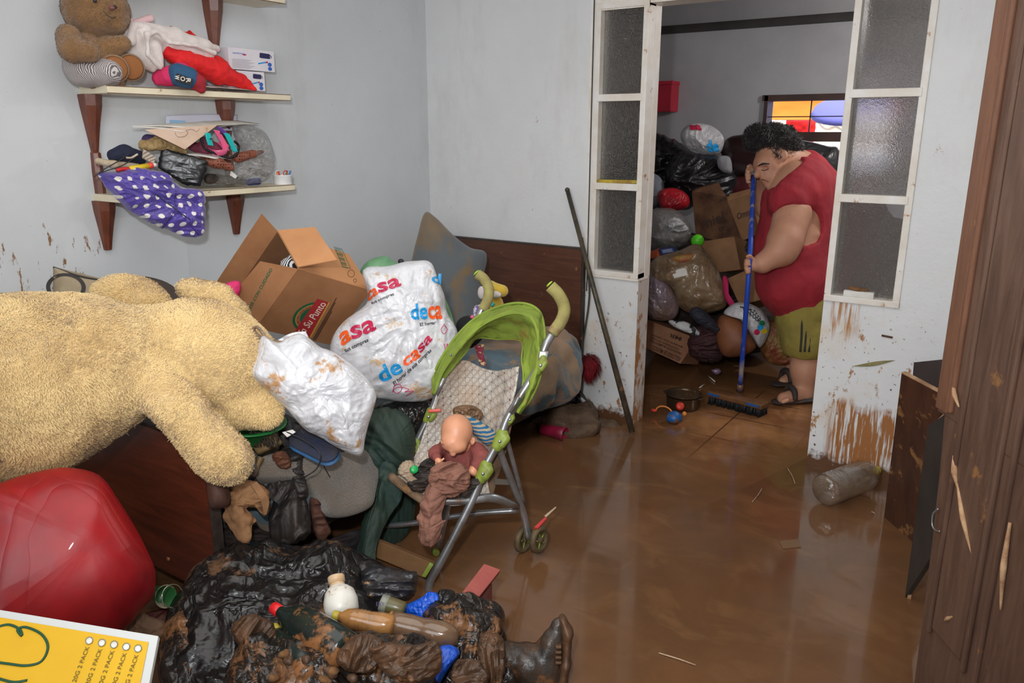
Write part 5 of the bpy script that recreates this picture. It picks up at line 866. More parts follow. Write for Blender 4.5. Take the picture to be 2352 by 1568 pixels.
mesh('white_patch', *ball(D(1106, 672, 3.97), (.02, .02, .034), 16), M_WP, yt); mesh('white_patch', *ball(D(1138, 676, 3.95), (.034, .02, .018), 16), M_WP, yt); mesh('turquoise_bow', *slab([D(1125, 690, 3.92), D(1138, 698, 3.92), D(1132, 705, 3.92), D(1118, 700, 3.92)], .02, .005), M_VT, yt)
bl('scarf', 'purple and white scarf bunched round the left grip of the stroller', 'scarf', [(1086, 712), (1095, 700), (1122, 702), (1128, 715), (1118, 728), (1090, 727)], 3.2, mat('purple_white_knit', c(196, 190, 196), c(110, 80, 150), 30, .9, thr=(.48, .52), bu=.4, bs=80), hf=.03, hb=.03, amp=.01, fr=18, kind='fold', seed=34)
bl('ribbon', 'pink ribbon just above the black hat', 'ribbon', [(1080, 726), (1095, 719), (1112, 722), (1108, 729), (1085, 732)], 3.3, M_VP, hf=.012, hb=.012, amp=.003, fr=18, seed=35)
tag(mesh('strap', *sheet([pt_([(1089, 795, 3.16), (1096, 815, 3.13), (1102, 838, 3.11)]), pt_([(1112, 790, 3.16), (1110, 810, 3.13), (1118, 840, 3.11)])], 16, 8, .004, 30, .006), mat('maroon_strap', c(122, 28, 50), c(190, 170, 120), 50, .6, thr=(.55, .6))), 'maroon beaded strap hanging over the back of the stroller seat', 'strap')
tag(mesh('small_ball', *ball(D(921, 600, 3.6), (.015, .015, .012), 12), I_K), 'small dark ball peeping over the top of the big carrier bag', 'ball')
# clothing along the open side of the bed
dx = lambda px, py, x=-1.97: dep(X(px, py, x))
M_GREY = mat('grey_fleece', c(122, 108, 92), c(96, 88, 80), 4, .95, bu=1., bs=130, bd=.012, sheen=.5, mud=.1, ms=4, mcol=c(120, 88, 60))
b_, o = bl('blanket', 'grey brown fleece blanket hanging over the bed side below the white sack', 'blanket', [(585, 1060), (640, 1040), (720, 1035), (800, 1030), (860, 1040), (870, 1080), (862, 1130), (850, 1165), (800, 1185), (755, 1180), (735, 1150), (690, 1110), (600, 1100)], dx(740, 1100, -1.98)+.03, M_GREY, hf=.05, hb=.10, amp=.008, fr=7, seed=41, p=3, N=200, tilt=(.8, .5))
M_DG = mat('dark_green_cloth', c(26, 52, 46), c(44, 58, 46), 6, .7, mud=.1, ms=6, bu=.4, bs=20, bd=.01)
gr_ = root('trousers', 'dark green wet trousers hanging from the bed down behind the stroller', 'trousers', (-1.95, 2.15, 0))
bq = Blob([(835, 960), (870, 935), (915, 940), (948, 975), (955, 1030), (940, 1080), (900, 1110), (880, 1090), (850, 1100), (828, 1040)], 3.05, hf=.10, hb=.10, amp=.014, fr=7, kind='fold', seed=42, rot=.9, stretch=(1.6, .6)); mesh('seat_panel', bq.V, bq.F, M_DG, gr_)
mesh('hanging_leg', *sheet([pt_(r) for r in [[(838, 1090, 3.0), (880, 1060, 2.95), (935, 1060, 3.0)], [(835, 1140, 2.99), (870, 1120, 2.93), (925, 1120, 2.98)], [(825, 1200, 2.98), (850, 1190, 2.92), (900, 1180, 2.96)], [(818, 1260, 2.95), (835, 1255, 2.90), (868, 1250, 2.93)], [(812, 1300, 2.90), (830, 1300, 2.87), (862, 1290, 2.88)]]], 50, 60, .014, 9, .012, 'fold', (1.6, 1.6, .35)), M_DG, gr_)
mesh('hanging_leg', *sheet([pt_(r) for r in [[(880, 1080, 3.05), (930, 1090, 3.08), (975, 1110, 3.12)], [(870, 1140, 3.08), (915, 1140, 3.1), (960, 1150, 3.14)], [(850, 1210, 3.1), (900, 1210, 3.12), (950, 1200, 3.16)], [(840, 1265, 3.12), (890, 1262, 3.14), (930, 1240, 3.18)]]], 50, 50, .016, 9, .012, 'fold', (1.6, 1.6, .35)), M_DG, gr_)
bl('plastic_bag', 'glossy black plastic bag crushed between the white sack and the stroller', 'plastic bag', [(870, 930), (920, 915), (985, 918), (995, 950), (975, 985), (950, 1005), (925, 980), (880, 955)], 3.2, mat('black_plastic', c(30, 29, 30), c(40, 36, 34), 8, .22, mud=.12, ms=9, crease=.8, cs=12, bu=.2, bs=60), hf=.07, hb=.08, amp=.014, fr=9, kind='bag', seed=43)
bl('cloth', 'crimson cloth showing behind the left pole of the stroller', 'cloth', [(960, 920), (995, 905), (1005, 930), (985, 985), (965, 1030), (950, 1010), (965, 960)], 3.3, mat('crimson_cloth', c(130, 20, 46), c(60, 20, 30), 12, .8), hf=.03, hb=.03, amp=.008, fr=12, seed=44)
# basin, hairbrush, blue slipper, charger
bs_ = root('basin', 'green plastic basin under the muzzle of the giant bear', 'basin', D(575, 1000, 2.72)); p = D(574, 1010, 2.72); kk = 2.72/FPX; ax = nrm(np.array([0.02, .0, 1.])+rt*.06)
mesh('bowl', *lathe(p, ax, [(0, .002), (0, 52*kk), (.004, 55*kk), (.058, 70*kk), (.062, 82*kk), (.066, 82*kk), (.066, 69*kk), (.008, 52*kk), (.007, .002)], 48, False), mat('green_basin', c(24, 132, 62), c(40, 120, 60), 8, .35, mud=.12, ms=9), bs_)
hb_ = root('hairbrush', 'muddy hairbrush with a blue-grey handle tip under the green basin', 'hairbrush', D(600, 1090, 2.62)); a0, a1, a2 = D(581, 1088, 2.60), D(600, 1050, 2.62), D(622, 1010, 2.66)
M_OL = mat('olive_brush', c(120, 96, 58), c(92, 70, 44), 16, .5, mud=.2); mesh('handle', *tube([a1, (a0+a1)/2, a0], [.012, .010, .018], 14), M_OL, hb_); mesh('handle_tip', *ball(D(581, 1078, 2.58), (.016, .014, .026), 16), mat('blue_grey_plastic', c(84, 94, 116), c(110, 96, 80), 30, .35), hb_)
mesh('brush_head', *slab([D(592, 1045, 2.64), D(650, 1018, 2.66), D(632, 990, 2.68), D(570, 1010, 2.67)], .022, .008), M_OL, hb_)
rs = random.Random(5); V, F = join([tube([q0, q0+nrm(up*.9-fw*.45-rt*.2)*.024], .0012, 5) for q0 in [D(578+rs.random()*64, 1000+rs.random()*34-(i_ % 3), 2.645) for i_ in range(150)]]); o = mesh('bristles', V, F, mat('dark_bristle', c(50, 42, 32), ro=.7), hb_)
sl = root('slipper', 'navy blue slipper with a brighter blue sole edge lying on the fleece blanket', 'slipper', D(740, 1060, 2.62)); kk = 2.64/FPX
s = Sdf(.01); s.cap(D(690, 1010, 2.68), D(752, 1040, 2.64), 26*kk, 26*kk); V, F = s.build(.006); nn = nrm(-fw+up*.9); cc0 = D(720, 1025, 2.66); V = V-((V-cc0)@nn*.72)[:, None]*nn; mesh('upper', V+nn*.004, F, mat('navy_sole', c(34, 42, 66), c(50, 48, 56), 18, .75, bu=.4, bs=70), sl)
s = Sdf(.01); s.cap(D(692, 1014, 2.68), D(753, 1043, 2.64), 28*kk, 28*kk); V, F = s.build(.006); V = V-((V-cc0)@nn*.8)[:, None]*nn; mesh('sole', V-nn*.009, F, mat('blue_sole', c(36, 92, 140), c(40, 70, 100), 14, .6), sl)
tag(mesh('cable', *tube(pt_([(655, 990, 2.62), (700, 1012, 2.6), (735, 1040, 2.58), (728, 1075, 2.6), (700, 1095, 2.62)]), .0022, 6), I_K), 'thin black cord looping across the blue slipper', 'cord')
pc = root('pen', 'pink pen hanging on a thin cord against the fleece blanket', 'pen', D(778, 1160, 2.84)); mesh('pen_cord', *tube(pt_([(690, 985, 2.62), (735, 1055, 2.66), (762, 1105, 2.78), (774, 1140, 2.83)]), .0018, 6), I_K, pc); mesh('pen_barrel', *tube(pt_([(773, 1136, 2.83), (781, 1159, 2.83)]), .0065, 10), mat('pink_pen_plastic', c(214, 56, 96), ro=.4), pc)
tag(mesh('label', *slab([D(648, 992, 2.62), D(672, 986, 2.62), D(680, 992, 2.62), D(660, 1004, 2.62)], .006, .002), M_PAPER, smooth=False), 'small white crumpled label beside the green basin', 'label')
M_BRN = mat('brown_bundle', c(92, 58, 44), c(66, 42, 34), 10, .7, mud=.12, bu=.5, bs=40); M_MAR = mat('dark_maroon_cloth', c(70, 34, 30), c(92, 60, 40), 10, .8, mud=.12, bu=.4, bs=40); M_TAN = mat('tan_linen', c(150, 110, 74), c(128, 90, 58), 9, .9, bu=.5, bs=120, bd=.003)
M_BJ = mat('black_jacket', c(36, 36, 38), c(56, 46, 40), 8, .6, mud=.14, ms=8, mcol=c(86, 60, 42), bu=.4, bs=30)
bl('jacket', 'black jacket bulging over the bed side between the tan shirt and the fleece blanket', 'jacket', [(560, 1092), (620, 1082), (680, 1100), (705, 1150), (716, 1200), (705, 1230), (660, 1250), (625, 1240), (615, 1190), (625, 1140), (590, 1110)], 2.72, M_BJ, hf=.08, hb=.10, amp=.014, fr=8, kind='fold', seed=51, rot=1.2)
bl('garment', 'dark maroon garment strip hanging beside the fleece blanket', 'clothing', [(690, 1060), (715, 1070), (735, 1120), (750, 1190), (762, 1225), (742, 1245), (722, 1225), (708, 1160), (695, 1110)], 2.80, M_MAR, hf=.05, hb=.05, amp=.01, fr=10, kind='fold', seed=52)
bl('garment', 'black and brown belt-like garment between the slipper and the black jacket', 'clothing', [(655, 1035), (690, 1030), (700, 1080), (706, 1130), (690, 1150), (672, 1110), (660, 1070)], 2.72, M_BJ, hf=.04, hb=.04, amp=.01, fr=12, kind='fold', seed=53)
bl('garment', 'rust brown cloth knot beside the hairbrush', 'clothing', [(625, 1045), (650, 1035), (668, 1055), (665, 1075), (640, 1075)], 2.66, mat('rust_cloth', c(120, 72, 46), c(80, 52, 38), 14, .8), hf=.03, hb=.03, amp=.008, fr=16, kind='fold', seed=54)
bl('garment', 'brown studded bundle squeezed against the footboard of the bed', 'clothing', [(476, 1090), (500, 1098), (525, 1120), (528, 1155), (505, 1168), (480, 1160)], 2.50, M_BRN, hf=.06, hb=.06, amp=.006, fr=12, seed=55)
ts = root('shirt', 'tan linen shirt knotted and dangling beside the footboard of the bed', 'shirt', D(560, 1245, 2.55))
bq = Blob([(525, 1120), (555, 1103), (590, 1108), (618, 1130), (616, 1175), (605, 1185), (585, 1165), (545, 1172), (525, 1160)], 2.58, hf=.05, hb=.06, amp=.009, fr=12, kind='fold', seed=56); mesh('bunched_top', bq.V, bq.F, M_TAN, ts)
mesh('hanging_tail', *sheet([pt_(r) for r in [[(512, 1165, 2.55), (540, 1150, 2.52), (566, 1160, 2.54)], [(508, 1190, 2.55), (545, 1180, 2.51), (590, 1195, 2.54)], [(525, 1215, 2.55), (555, 1210, 2.52), (578, 1205, 2.54)], [(555, 1235, 2.55), (563, 1236, 2.53), (572, 1232, 2.54)], [(563, 1247, 2.55), (567, 1247, 2.54), (570, 1245, 2.54)]]], 40, 44, .008, 12, .006, 'fold'), M_TAN, ts)
mesh('collar_strip', *sheet([pt_(r) for r in [[(590, 1105, 2.53), (608, 1130, 2.51), (618, 1150, 2.52), (612, 1182, 2.53)], [(575, 1112, 2.52), (592, 1138, 2.5), (602, 1160, 2.51), (606, 1184, 2.53)]]], 30, 10, .003, 20, .005), M_TAN, ts)
bl('garment', 'dark brown clothing heap under the tan shirt behind the footboard', 'clothing', [(480, 1160), (540, 1150), (620, 1180), (625, 1240), (560, 1290), (500, 1290)], 2.75, mat('near_black_cloth', c(38, 30, 28), c(54, 40, 34), 9, .8, mud=.06), hf=.06, hb=.08, amp=.012, fr=8, kind='fold', seed=57)
bl('garment', 'dark brown clothing spilling from under the paw of the giant bear', 'clothing', [(430, 985), (470, 960), (510, 975), (560, 1020), (560, 1060), (520, 1040), (470, 1010)], 2.75, M_MAR, hf=.05, hb=.06, amp=.012, fr=10, kind='fold', seed=58)
bl('garment', 'black clothing between the green basin and the white sack', 'clothing', [(640, 950), (700, 975), (790, 1030), (800, 1060), (700, 1060), (620, 1030), (600, 1000)], 2.85, M_BJ, hf=.04, hb=.08, amp=.012, fr=10, kind='fold', seed=59)
bl('garment', 'dark blanket roll lying on the floor under the bed side', 'clothing', [(560, 1230), (640, 1240), (760, 1235), (830, 1215), (835, 1270), (760, 1300), (620, 1310), (560, 1280)], 3.0, mat('underbed_cloth', c(34, 30, 34), c(60, 40, 36), 7, .8, mud=.1), hf=.09, hb=.1, amp=.014, fr=7, kind='fold', seed=60)
# planks and broken bits
M_PLK = mat('muddy_cardboard_plank', c(128, 92, 56), c(108, 76, 46), 6, .7, mud=.15, bu=.2, bs=50)
a, b_, c_, d_ = D(868, 1238, 3.0), D(1000, 1292, 2.88), D(982, 1326, 2.88), D(862, 1276, 3.0); tag(mesh('plank', *slab([a, b_, c_, d_], .03, .003), M_PLK, smooth=False), 'brown muddy board wedged between the green trousers and the stroller foot', 'board')
pp_ = root('plank', 'dull pink painted plank end sticking out of the black bag heap', 'board', D(1100, 1400, 2.6)); M_PNK = mat('pink_painted_wood', c(164, 84, 74), c(150, 70, 66), 9, .6, mud=.12, mcol=c(214, 60, 90), ms=6, bu=.3, bs=60)
q = [D(1110, 1299, 2.62), D(1148, 1313, 2.62), D(1085, 1392, 2.48), D(1046, 1382, 2.48)]; mesh('board', *slab(q, .026, .003), M_PNK, pp_, smooth=False); mesh('board', *slab([D(1095, 1382, 2.52), D(1126, 1340, 2.6), D(1126, 1400, 2.56), D(1098, 1410, 2.5)], .02, .003), mat('dark_red_wood', c(92, 44, 36), ro=.6), pp_, smooth=False)
tag(mesh('splinter', *slab([D(1226, 1212, 3.0), D(1252, 1188, 3.05), D(1256, 1192, 3.05), D(1236, 1214, 3.0)], .012, .002), mat('red_splinter', c(200, 60, 60), ro=.5), smooth=False), 'red plastic splinter standing beside the stroller wheels', 'splinter')
tag(mesh('splinter', *slab([D(1250, 1184, 3.08), D(1276, 1163, 3.12), D(1277, 1166, 3.12), D(1254, 1188, 3.08)], .006, .001), mat('pale_splinter', c(190, 170, 140), ro=.6), smooth=False), 'thin pale splinter pointing away from the red one by the wheels', 'splinter')
# ================================================================== FOREGROUND HEAP
M_BP = mat('black_bin_liner', c(20, 20, 21), c(32, 28, 27), 6, .24, mud=.24, ms=7, mcol=c(104, 74, 50), crease=.85, cs=8, bu=.25, bs=45, bd=.008)
M_BPM = mat('muddy_bin_liner', c(28, 26, 26), c(46, 38, 32), 8, .25, mud=.5, ms=7, mcol=c(128, 88, 56), crease=.8, cs=10, bu=.4, bs=40, bd=.008, mro=.35)
gb, o = bl('bin_bag', 'large glossy black bin bag spread across the front of the heap below the footboard', 'bin bag', [(440, 1320), (500, 1285), (560, 1264), (620, 1258), (680, 1268), (760, 1262), (850, 1290), (900, 1320), (920, 1380), (900, 1470), (880, 1600), (420, 1620), (372, 1560), (375, 1440), (405, 1370)], 2.5, M_BP, hf=.12, hb=.25, amp=.026, fr=4.2, kind='bag', seed=61, p=2.6, tilt=(0, .9), N=260, K=60, wob=.03)
for lab, out, d, sd in (('muddy black bag at the left of the heap nearest the yellow card', [(370, 1450), (450, 1400), (520, 1390), (560, 1440), (560, 1520), (520, 1620), (380, 1620)], 2.32, 62), ('mud-covered black bag in the middle of the heap below the bottles', [(620, 1500), (720, 1470), (820, 1460), (920, 1470), (1000, 1480), (1010, 1540), (980, 1640), (640, 1640)], 2.18, 63),
        ('torn muddy black bag at the right end of the heap beside the boot', [(960, 1420), (1010, 1380), (1060, 1370), (1120, 1385), (1155, 1410), (1160, 1470), (1150, 1530), (1190, 1580), (1150, 1640), (1000, 1640), (985, 1560), (1030, 1490)], 2.36, 64), ('muddy black bag corner at the lower left middle of the heap', [(540, 1500), (600, 1470), (660, 1500), (700, 1560), (690, 1640), (520, 1640)], 2.16, 65)):
    bl('bin_bag', lab, 'bin bag', out, d, M_BPM, hf=.08, hb=.2, amp=.026, fr=5.5, kind='bag', seed=sd, p=2.4, tilt=(0, .6), N=200, K=44, wob=.05)
bl('bag_tail', 'twisted black plastic tail standing up beside the blue plastic', 'plastic bag', [(1005, 1362), (1020, 1352), (1045, 1360), (1040, 1395), (1020, 1430), (1000, 1420)], 2.44, M_BP, hf=.03, hb=.04, amp=.01, fr=14, kind='bag', seed=66)
M_LTH = mat('black_leather', c(38, 38, 42), c(50, 46, 46), 8, .35, mud=.14, ms=16, mcol=c(170, 132, 92), bu=.3, bs=60)
bl('handbag', 'black leather bag spotted with mud behind the blue plastic', 'handbag', [(835, 1310), (880, 1300), (930, 1310), (958, 1318), (952, 1365), (920, 1385), (870, 1400), (830, 1375)], 2.55, M_LTH, hf=.06, hb=.09, amp=.012, fr=8, seed=67, p=3.5, kind='fold')
M_BLU = mat('blue_plastic', c(16, 92, 214), c(10, 70, 180), 8, .35, mud=.1, ms=16, crease=.6, cs=14, coat=.2)
bl('plastic_bag', 'bright blue plastic bag piece beside the end of the stroller leg', 'plastic bag', [(905, 1405), (940, 1385), (970, 1370), (985, 1358), (1010, 1366), (1006, 1395), (990, 1425), (950, 1420)], 2.43, M_BLU, hf=.03, hb=.04, amp=.010, fr=12, kind='bag', seed=68)
bl('plastic_bag', 'bright blue plastic bag strip showing in a gap at the bottom of the heap', 'plastic bag', [(1010, 1485), (1040, 1482), (1056, 1500), (1035, 1530), (1010, 1570), (985, 1610), (985, 1560), (1005, 1520)], 2.18, M_BLU, hf=.03, hb=.05, amp=.010, fr=12, kind='bag', seed=69)
def bottle(lab, a, b_, prof, m_, cm, capn=.1, name='bottle'):   # profile (fraction, radius m) from cap end a to base b
    ax = b_-a; L = np.linalg.norm(ax); r = root(name, lab, 'bottle', (a+b_)/2-np.array([0, 0, prof[-2][1]])); mesh('bottle_body', *lathe(a, ax, [(f*L, q) for f, q in prof], 32), m_, r)
    cr = prof[0][1]*1.12; mesh('cap', *lathe(a-nrm(ax)*.004, ax, [(0, cr*.9), (.002, cr), (capn*L, cr), (capn*L+.001, cr*.85)], 28), cm, r, smooth=True); return r
M_DB = mat('dark_green_bottle', c(24, 42, 38), c(30, 34, 30), 6, .2, mud=.5, ms=5, mcol=c(150, 100, 60), bu=.2, bs=40, mro=.4)
bottle('large dark bottle with a red cap, coated in mud on top of the heap', D(630, 1396, 2.29), D(800, 1500, 2.10), [(0, .016), (.1, .017), (.13, .018), (.3, .046), (.42, .054), (.7, .056), (.96, .054), (1, .04), (1.0, .01)], M_DB, mat('red_cap', c(226, 36, 40), ro=.35), .1)
bottle('mud-coated bottle with a yellow cap lying just below the red-capped one', D(630, 1442, 2.24), D(720, 1560, 2.06), [(0, .014), (.12, .015), (.3, .034), (.5, .042), (.95, .042), (1, .03), (1, .01)], M_DB, mat('yellow_cap', c(196, 180, 50), c(170, 150, 60), 30, .5, mud=.3, ms=20), .1)
t = NT('brown_pet'); n = t.ma('ABSOLUTE', t.ma('SUBTRACT', t.noise(6, 3), .5)); t.set(col=t.mix(t.mr(t.noise(7, 5), .4, .6), c(170, 120, 66), c(120, 84, 52)), rough=.18, coat=.4); t.bump(t.noise(30, 3), .3, .004); M_PET = t.m
bottle('brown muddy drink bottle with a yellow cap lying across the middle of the heap', D(768, 1412, 2.26), D(905, 1440, 2.24), [(0, .012), (.12, .014), (.2, .026), (.34, .031), (.40, .030), (.43, .032), (.46, .030), (.49, .032), (.52, .030), (.55, .032), (.58, .030), (.75, .034), (.95, .034), (1, .026), (1, .006)], M_PET, bpy.data.materials['yellow_cap'], .1)
bottle('clear bottle full of brown water lying behind the mud-covered bag', D(895, 1430, 2.27), D(1052, 1466, 2.24), [(0, .030), (.1, .036), (.3, .037), (.5, .035), (.52, .037), (.8, .038), (.93, .030), (1, .018), (1.0, .005)], mat('silty_bottle', c(122, 94, 70), c(96, 72, 54), 10, .15, coat=.5, bu=.2, bs=30), M_PET, .04)
bottle('small green bottle with a grey cap behind the brown drink bottle', D(878, 1384, 2.37), D(930, 1402, 2.36), [(0, .024), (.3, .026), (.5, .026), (.9, .025), (1, .02), (1, .006)], mat('small_green_bottle', c(86, 92, 58), c(110, 88, 56), 20, .3), mat('grey_cap', c(150, 152, 140), c(120, 120, 110), 30, .4), .3)
capo = D(875, 1383, 2.345); ftext('ERY', [capo+rt*x_*.012+up*y_*.006-fw*.012 for x_, y_ in ((-1, -1), (1, -1), (1, 1), (-1, 1))], mat('purple_ink', c(90, 80, 120)), 'cap_lettering', bpy.data.objects['bottle.004'] if 'bottle.004' in bpy.data.objects else None)
jg = root('jug', 'white plastic jug with mud drips standing in the black bin bag', 'jug', D(787, 1425, 2.36)); p = D(786, 1418, 2.36); ax = nrm(D(772, 1326, 2.42)-p); 
V, F = lathe(p, ax, [(0, .01), (0, .046), (.02, .054), (.05, .055), (.078, .047), (.092, .032), (.095, .024), (.1, .022)], 40); q = (V-p)@rt; V = V+np.outer(np.where(np.abs(q) > .045, -np.sign(q)*(np.abs(q)-.045)*.3, 0), rt); mesh('jug_body', V, F, mat('white_jug', c(232, 230, 222), c(220, 214, 200), 9, .35, mud=.36, ms=9, mcol=c(140, 94, 52)), jg)
mesh('cap', *lathe(p+ax*.098, ax, [(0, .023), (.004, .024), (.005, .022), (.008, .022), (.009, .026), (.028, .026), (.031, .023), (.0312, .004)], 30), mat('muddy_white_cap', c(206, 170, 130), c(222, 206, 180), 12, .4), jg)
# boot lying on its side
bt_ = root('boot', 'muddy rubber boot lying on its side in the water at the right of the heap', 'boot', Z(1260, 1560, 0)); kk = 2.38/FPX; db = 2.37; s = Sdf(.02)
s.cap(D(1150, 1512, db), D(1215, 1525, db), 44*kk, 42*kk); s.cap(D(1215, 1525, db), D(1255, 1540, db), 42*kk, 38*kk); s.cap(D(1250, 1540, db), D(1268, 1480, db), 34*kk, 28*kk); s.cap(D(1268, 1480, db), D(1284, 1430, db), 28*kk, 16*kk); s.cap(D(1255, 1560, db), D(1275, 1570, db), 30*kk, 24*kk)
M_BOOT = mat('muddy_boot', c(48, 46, 44), c(80, 58, 42), 14, .35, mud=.38, ms=9, mcol=c(110, 74, 46), bu=.6, bs=40, mro=.4); mesh('boot_upper', *rough(s.build(.007), .005, 25), M_BOOT, bt_)
s = Sdf(.012); s.cap(D(1292, 1420, db), D(1303, 1450, db), 9*kk, 13*kk); s.cap(D(1303, 1450, db), D(1298, 1520, db), 12*kk, 13*kk); s.cap(D(1298, 1520, db), D(1288, 1575, db), 13*kk, 13*kk)
V, F = s.build(.006); V = V+fw*0; dcen = (V-D(1298, 1500, db))@fw; V = V+np.outer(dcen*1.6, fw); so2 = mesh('sole', V, F, mat('muddy_sole', c(74, 52, 38), c(100, 70, 46), 18, .5, bu=.5, bs=60), bt_)
V, F = join([obox(D(1276, y_, db-.05), rt*.018, fw*.1, up*.008, .002) for y_ in (1490, 1502, 1514, 1526)]); mesh('sole_cleats', V, F, bpy.data.materials['muddy_sole'], bt_)
# tin can, red bag, yellow card
cn = root('tin_can', 'empty green-labelled tin can beside the red bag', 'can', D(375, 1385, 2.42)); a, b_ = D(352, 1372, 2.42), D(395, 1368, 2.36); kk = 2.4/FPX
V, F = lathe(a, b_-a, [(0, 24*kk), (.002, 25*kk), (.07, 25*kk), (.071, 26*kk), (.073, 26*kk), (.072, 24*kk), (.01, 23*kk), (.009, .002)], 36, False); mesh('can_body', V, F, mat('green_label', c(40, 100, 50), c(150, 140, 120), 8, .35, thr=(.5, .55), mud=.15), cn)
mesh('rim', *tube([b_+nrm(b_-a)*.002+(np.cross(nrm(b_-a), up)*math.cos(q)+np.cross(nrm(b_-a), np.cross(nrm(b_-a), up))*math.sin(q))*25.5*kk for q in np.linspace(0, 2*PI, 25)], .0016, 6), mat('tin_rim', c(200, 190, 170), met=.9, ro=.25), cn)
t = NT('red_translucent_plastic'); n = t.noise(2.2, 4, .6); f = t.mix(t.mr(n, .38, .68), c(120, 10, 20), c(186, 18, 26)); t.set(col=f, rough=.42, coat=.08, sss=.0); cr = t.ma('POWER', t.ma('ABSOLUTE', t.ma('SUBTRACT', t.noise(3.2, 2, .5, t.mul(t.P, (1, 1, .6)), 1.2), .5)), .5); t.bump(cr, .25, .03, t.bump(t.noise(40, 3), .12, .004))
bl('plastic_bag', 'big stuffed red plastic bag on the floor in front of the footboard', 'plastic bag', [(-90, 1150), (0, 1110), (80, 1085), (150, 1075), (225, 1092), (270, 1150), (310, 1215), (340, 1275), (356, 1320), (350, 1370), (325, 1400), (290, 1440), (200, 1500), (-100, 1480)], 2.2, t.m, hf=.17, hb=.14, amp=.012, fr=3.5, kind='soft', seed=71, p=2.3, N=240, K=50, rot=.9, stretch=(.6, 1.3), tilt=(.1, .1))
bl('garment', 'dark red muddy cloth between the tin can and the bin bag', 'clothing', [(320, 1420), (360, 1400), (400, 1400), (410, 1440), (380, 1500), (340, 1470)], 2.4, mat('mud_red_cloth', c(84, 30, 28), c(96, 66, 44), 9, .7, thr=(.45, .6)), hf=.04, hb=.06, amp=.01, fr=12, kind='fold', seed=72)
bl('wrapper', 'crumpled brown paper behind the corner of the yellow card', 'paper', [(290, 1440), (320, 1405), (345, 1415), (380, 1430), (370, 1470), (310, 1470)], 2.3, mat('brown_paper', c(112, 84, 62), c(90, 66, 48), 9, .8), hf=.03, hb=.03, amp=.008, fr=12, kind='bag', seed=73)
yc = root('carton', 'yellow and white printed carton lid in the bottom left corner', 'carton', D(150, 1600, 1.62)); c0, c1 = D(-160, 1376, 1.70), D(366, 1463, 1.62); c2_ = D(332, 1640, 1.50); c3_ = c0+(c2_-c1)
mesh('panel', *slab([c0, c1, c2_, c3_], .012, .002), mat('card_white', c(206, 208, 206), ro=.5), yc, smooth=False); ee, dn = nrm(c1-c0), nrm(c2_-c1); n_ = nrm(np.cross(ee, dn)); n_ = n_ if n_@(EYE-c1) > 0 else -n_
qd = lambda s_, t_: c1-ee*s_+dn*t_+n_*.0075
PXM = 1.62/FPX; YP = [qd(.018, .018), qd(.62, .018), qd(.62, .25), qd(.018, .25)]; mesh('yellow_print', *polyflat(YP, n_), mat('carton_yellow', c(226, 178, 34), c(218, 168, 32), 5, .45), yc, smooth=False)
def cpt(px, py): r = ray(px, py); return EYE+r*(((c1+n_*.0085-EYE)@n_)/(r@n_))
M_DGI = mat('dark_green_marker', c(22, 78, 52), ro=.5); mesh('handwriting', *tube([cpt(*p) for p in [(-10, 1440), (20, 1434), (45, 1445), (50, 1460), (40, 1445), (60, 1440), (95, 1456), (110, 1485), (95, 1518), (60, 1528), (20, 1524), (-10, 1520)]], .0026, 8), M_DGI, yc)
mesh('handwriting', *tube([cpt(*p) for p in [(-10, 1556), (30, 1566), (62, 1562)]], .0026, 8), M_DGI, yc)
for (px_, py_), tx in zip([(205, 1471), (234, 1476), (262, 1480), (290, 1485), (317, 1489)], ['PA 120G 2 PACK', 'LA 120G 2 PACK', 'S 100G 2 PACK', 'A 250G 2 PACK', '180G 2 PACK']):
    p = cpt(px_, py_); mesh('tick_circle', *lathe(p, n_, [(0, .0078), (.0006, .0078), (.0008, .001)], 20), M_PAPER, yc); mesh('tick_ring', *tube([p+n_*.0008+(ee*math.cos(q)+dn*math.sin(q))*.0078 for q in np.linspace(0, 2*PI, 17)], .0007, 6), mat('grey_ring', c(120, 120, 80)) if 'grey_ring' not in bpy.data.materials else bpy.data.materials['grey_ring'], yc)
    L_ = .0072*len(tx); e2 = nrm(dn-.12*ee); o_ = p+dn*.013-ee*.0045+n_*.0003; ftext(tx, [o_+e2*L_+ee*.009, o_+ee*.009, o_, o_+e2*L_], M_DGI if 0 else mat('olive_ink', c(96, 84, 30)) if 'olive_ink' not in bpy.data.materials else bpy.data.materials['olive_ink'], 'printed_text', yc, .0003, .0)
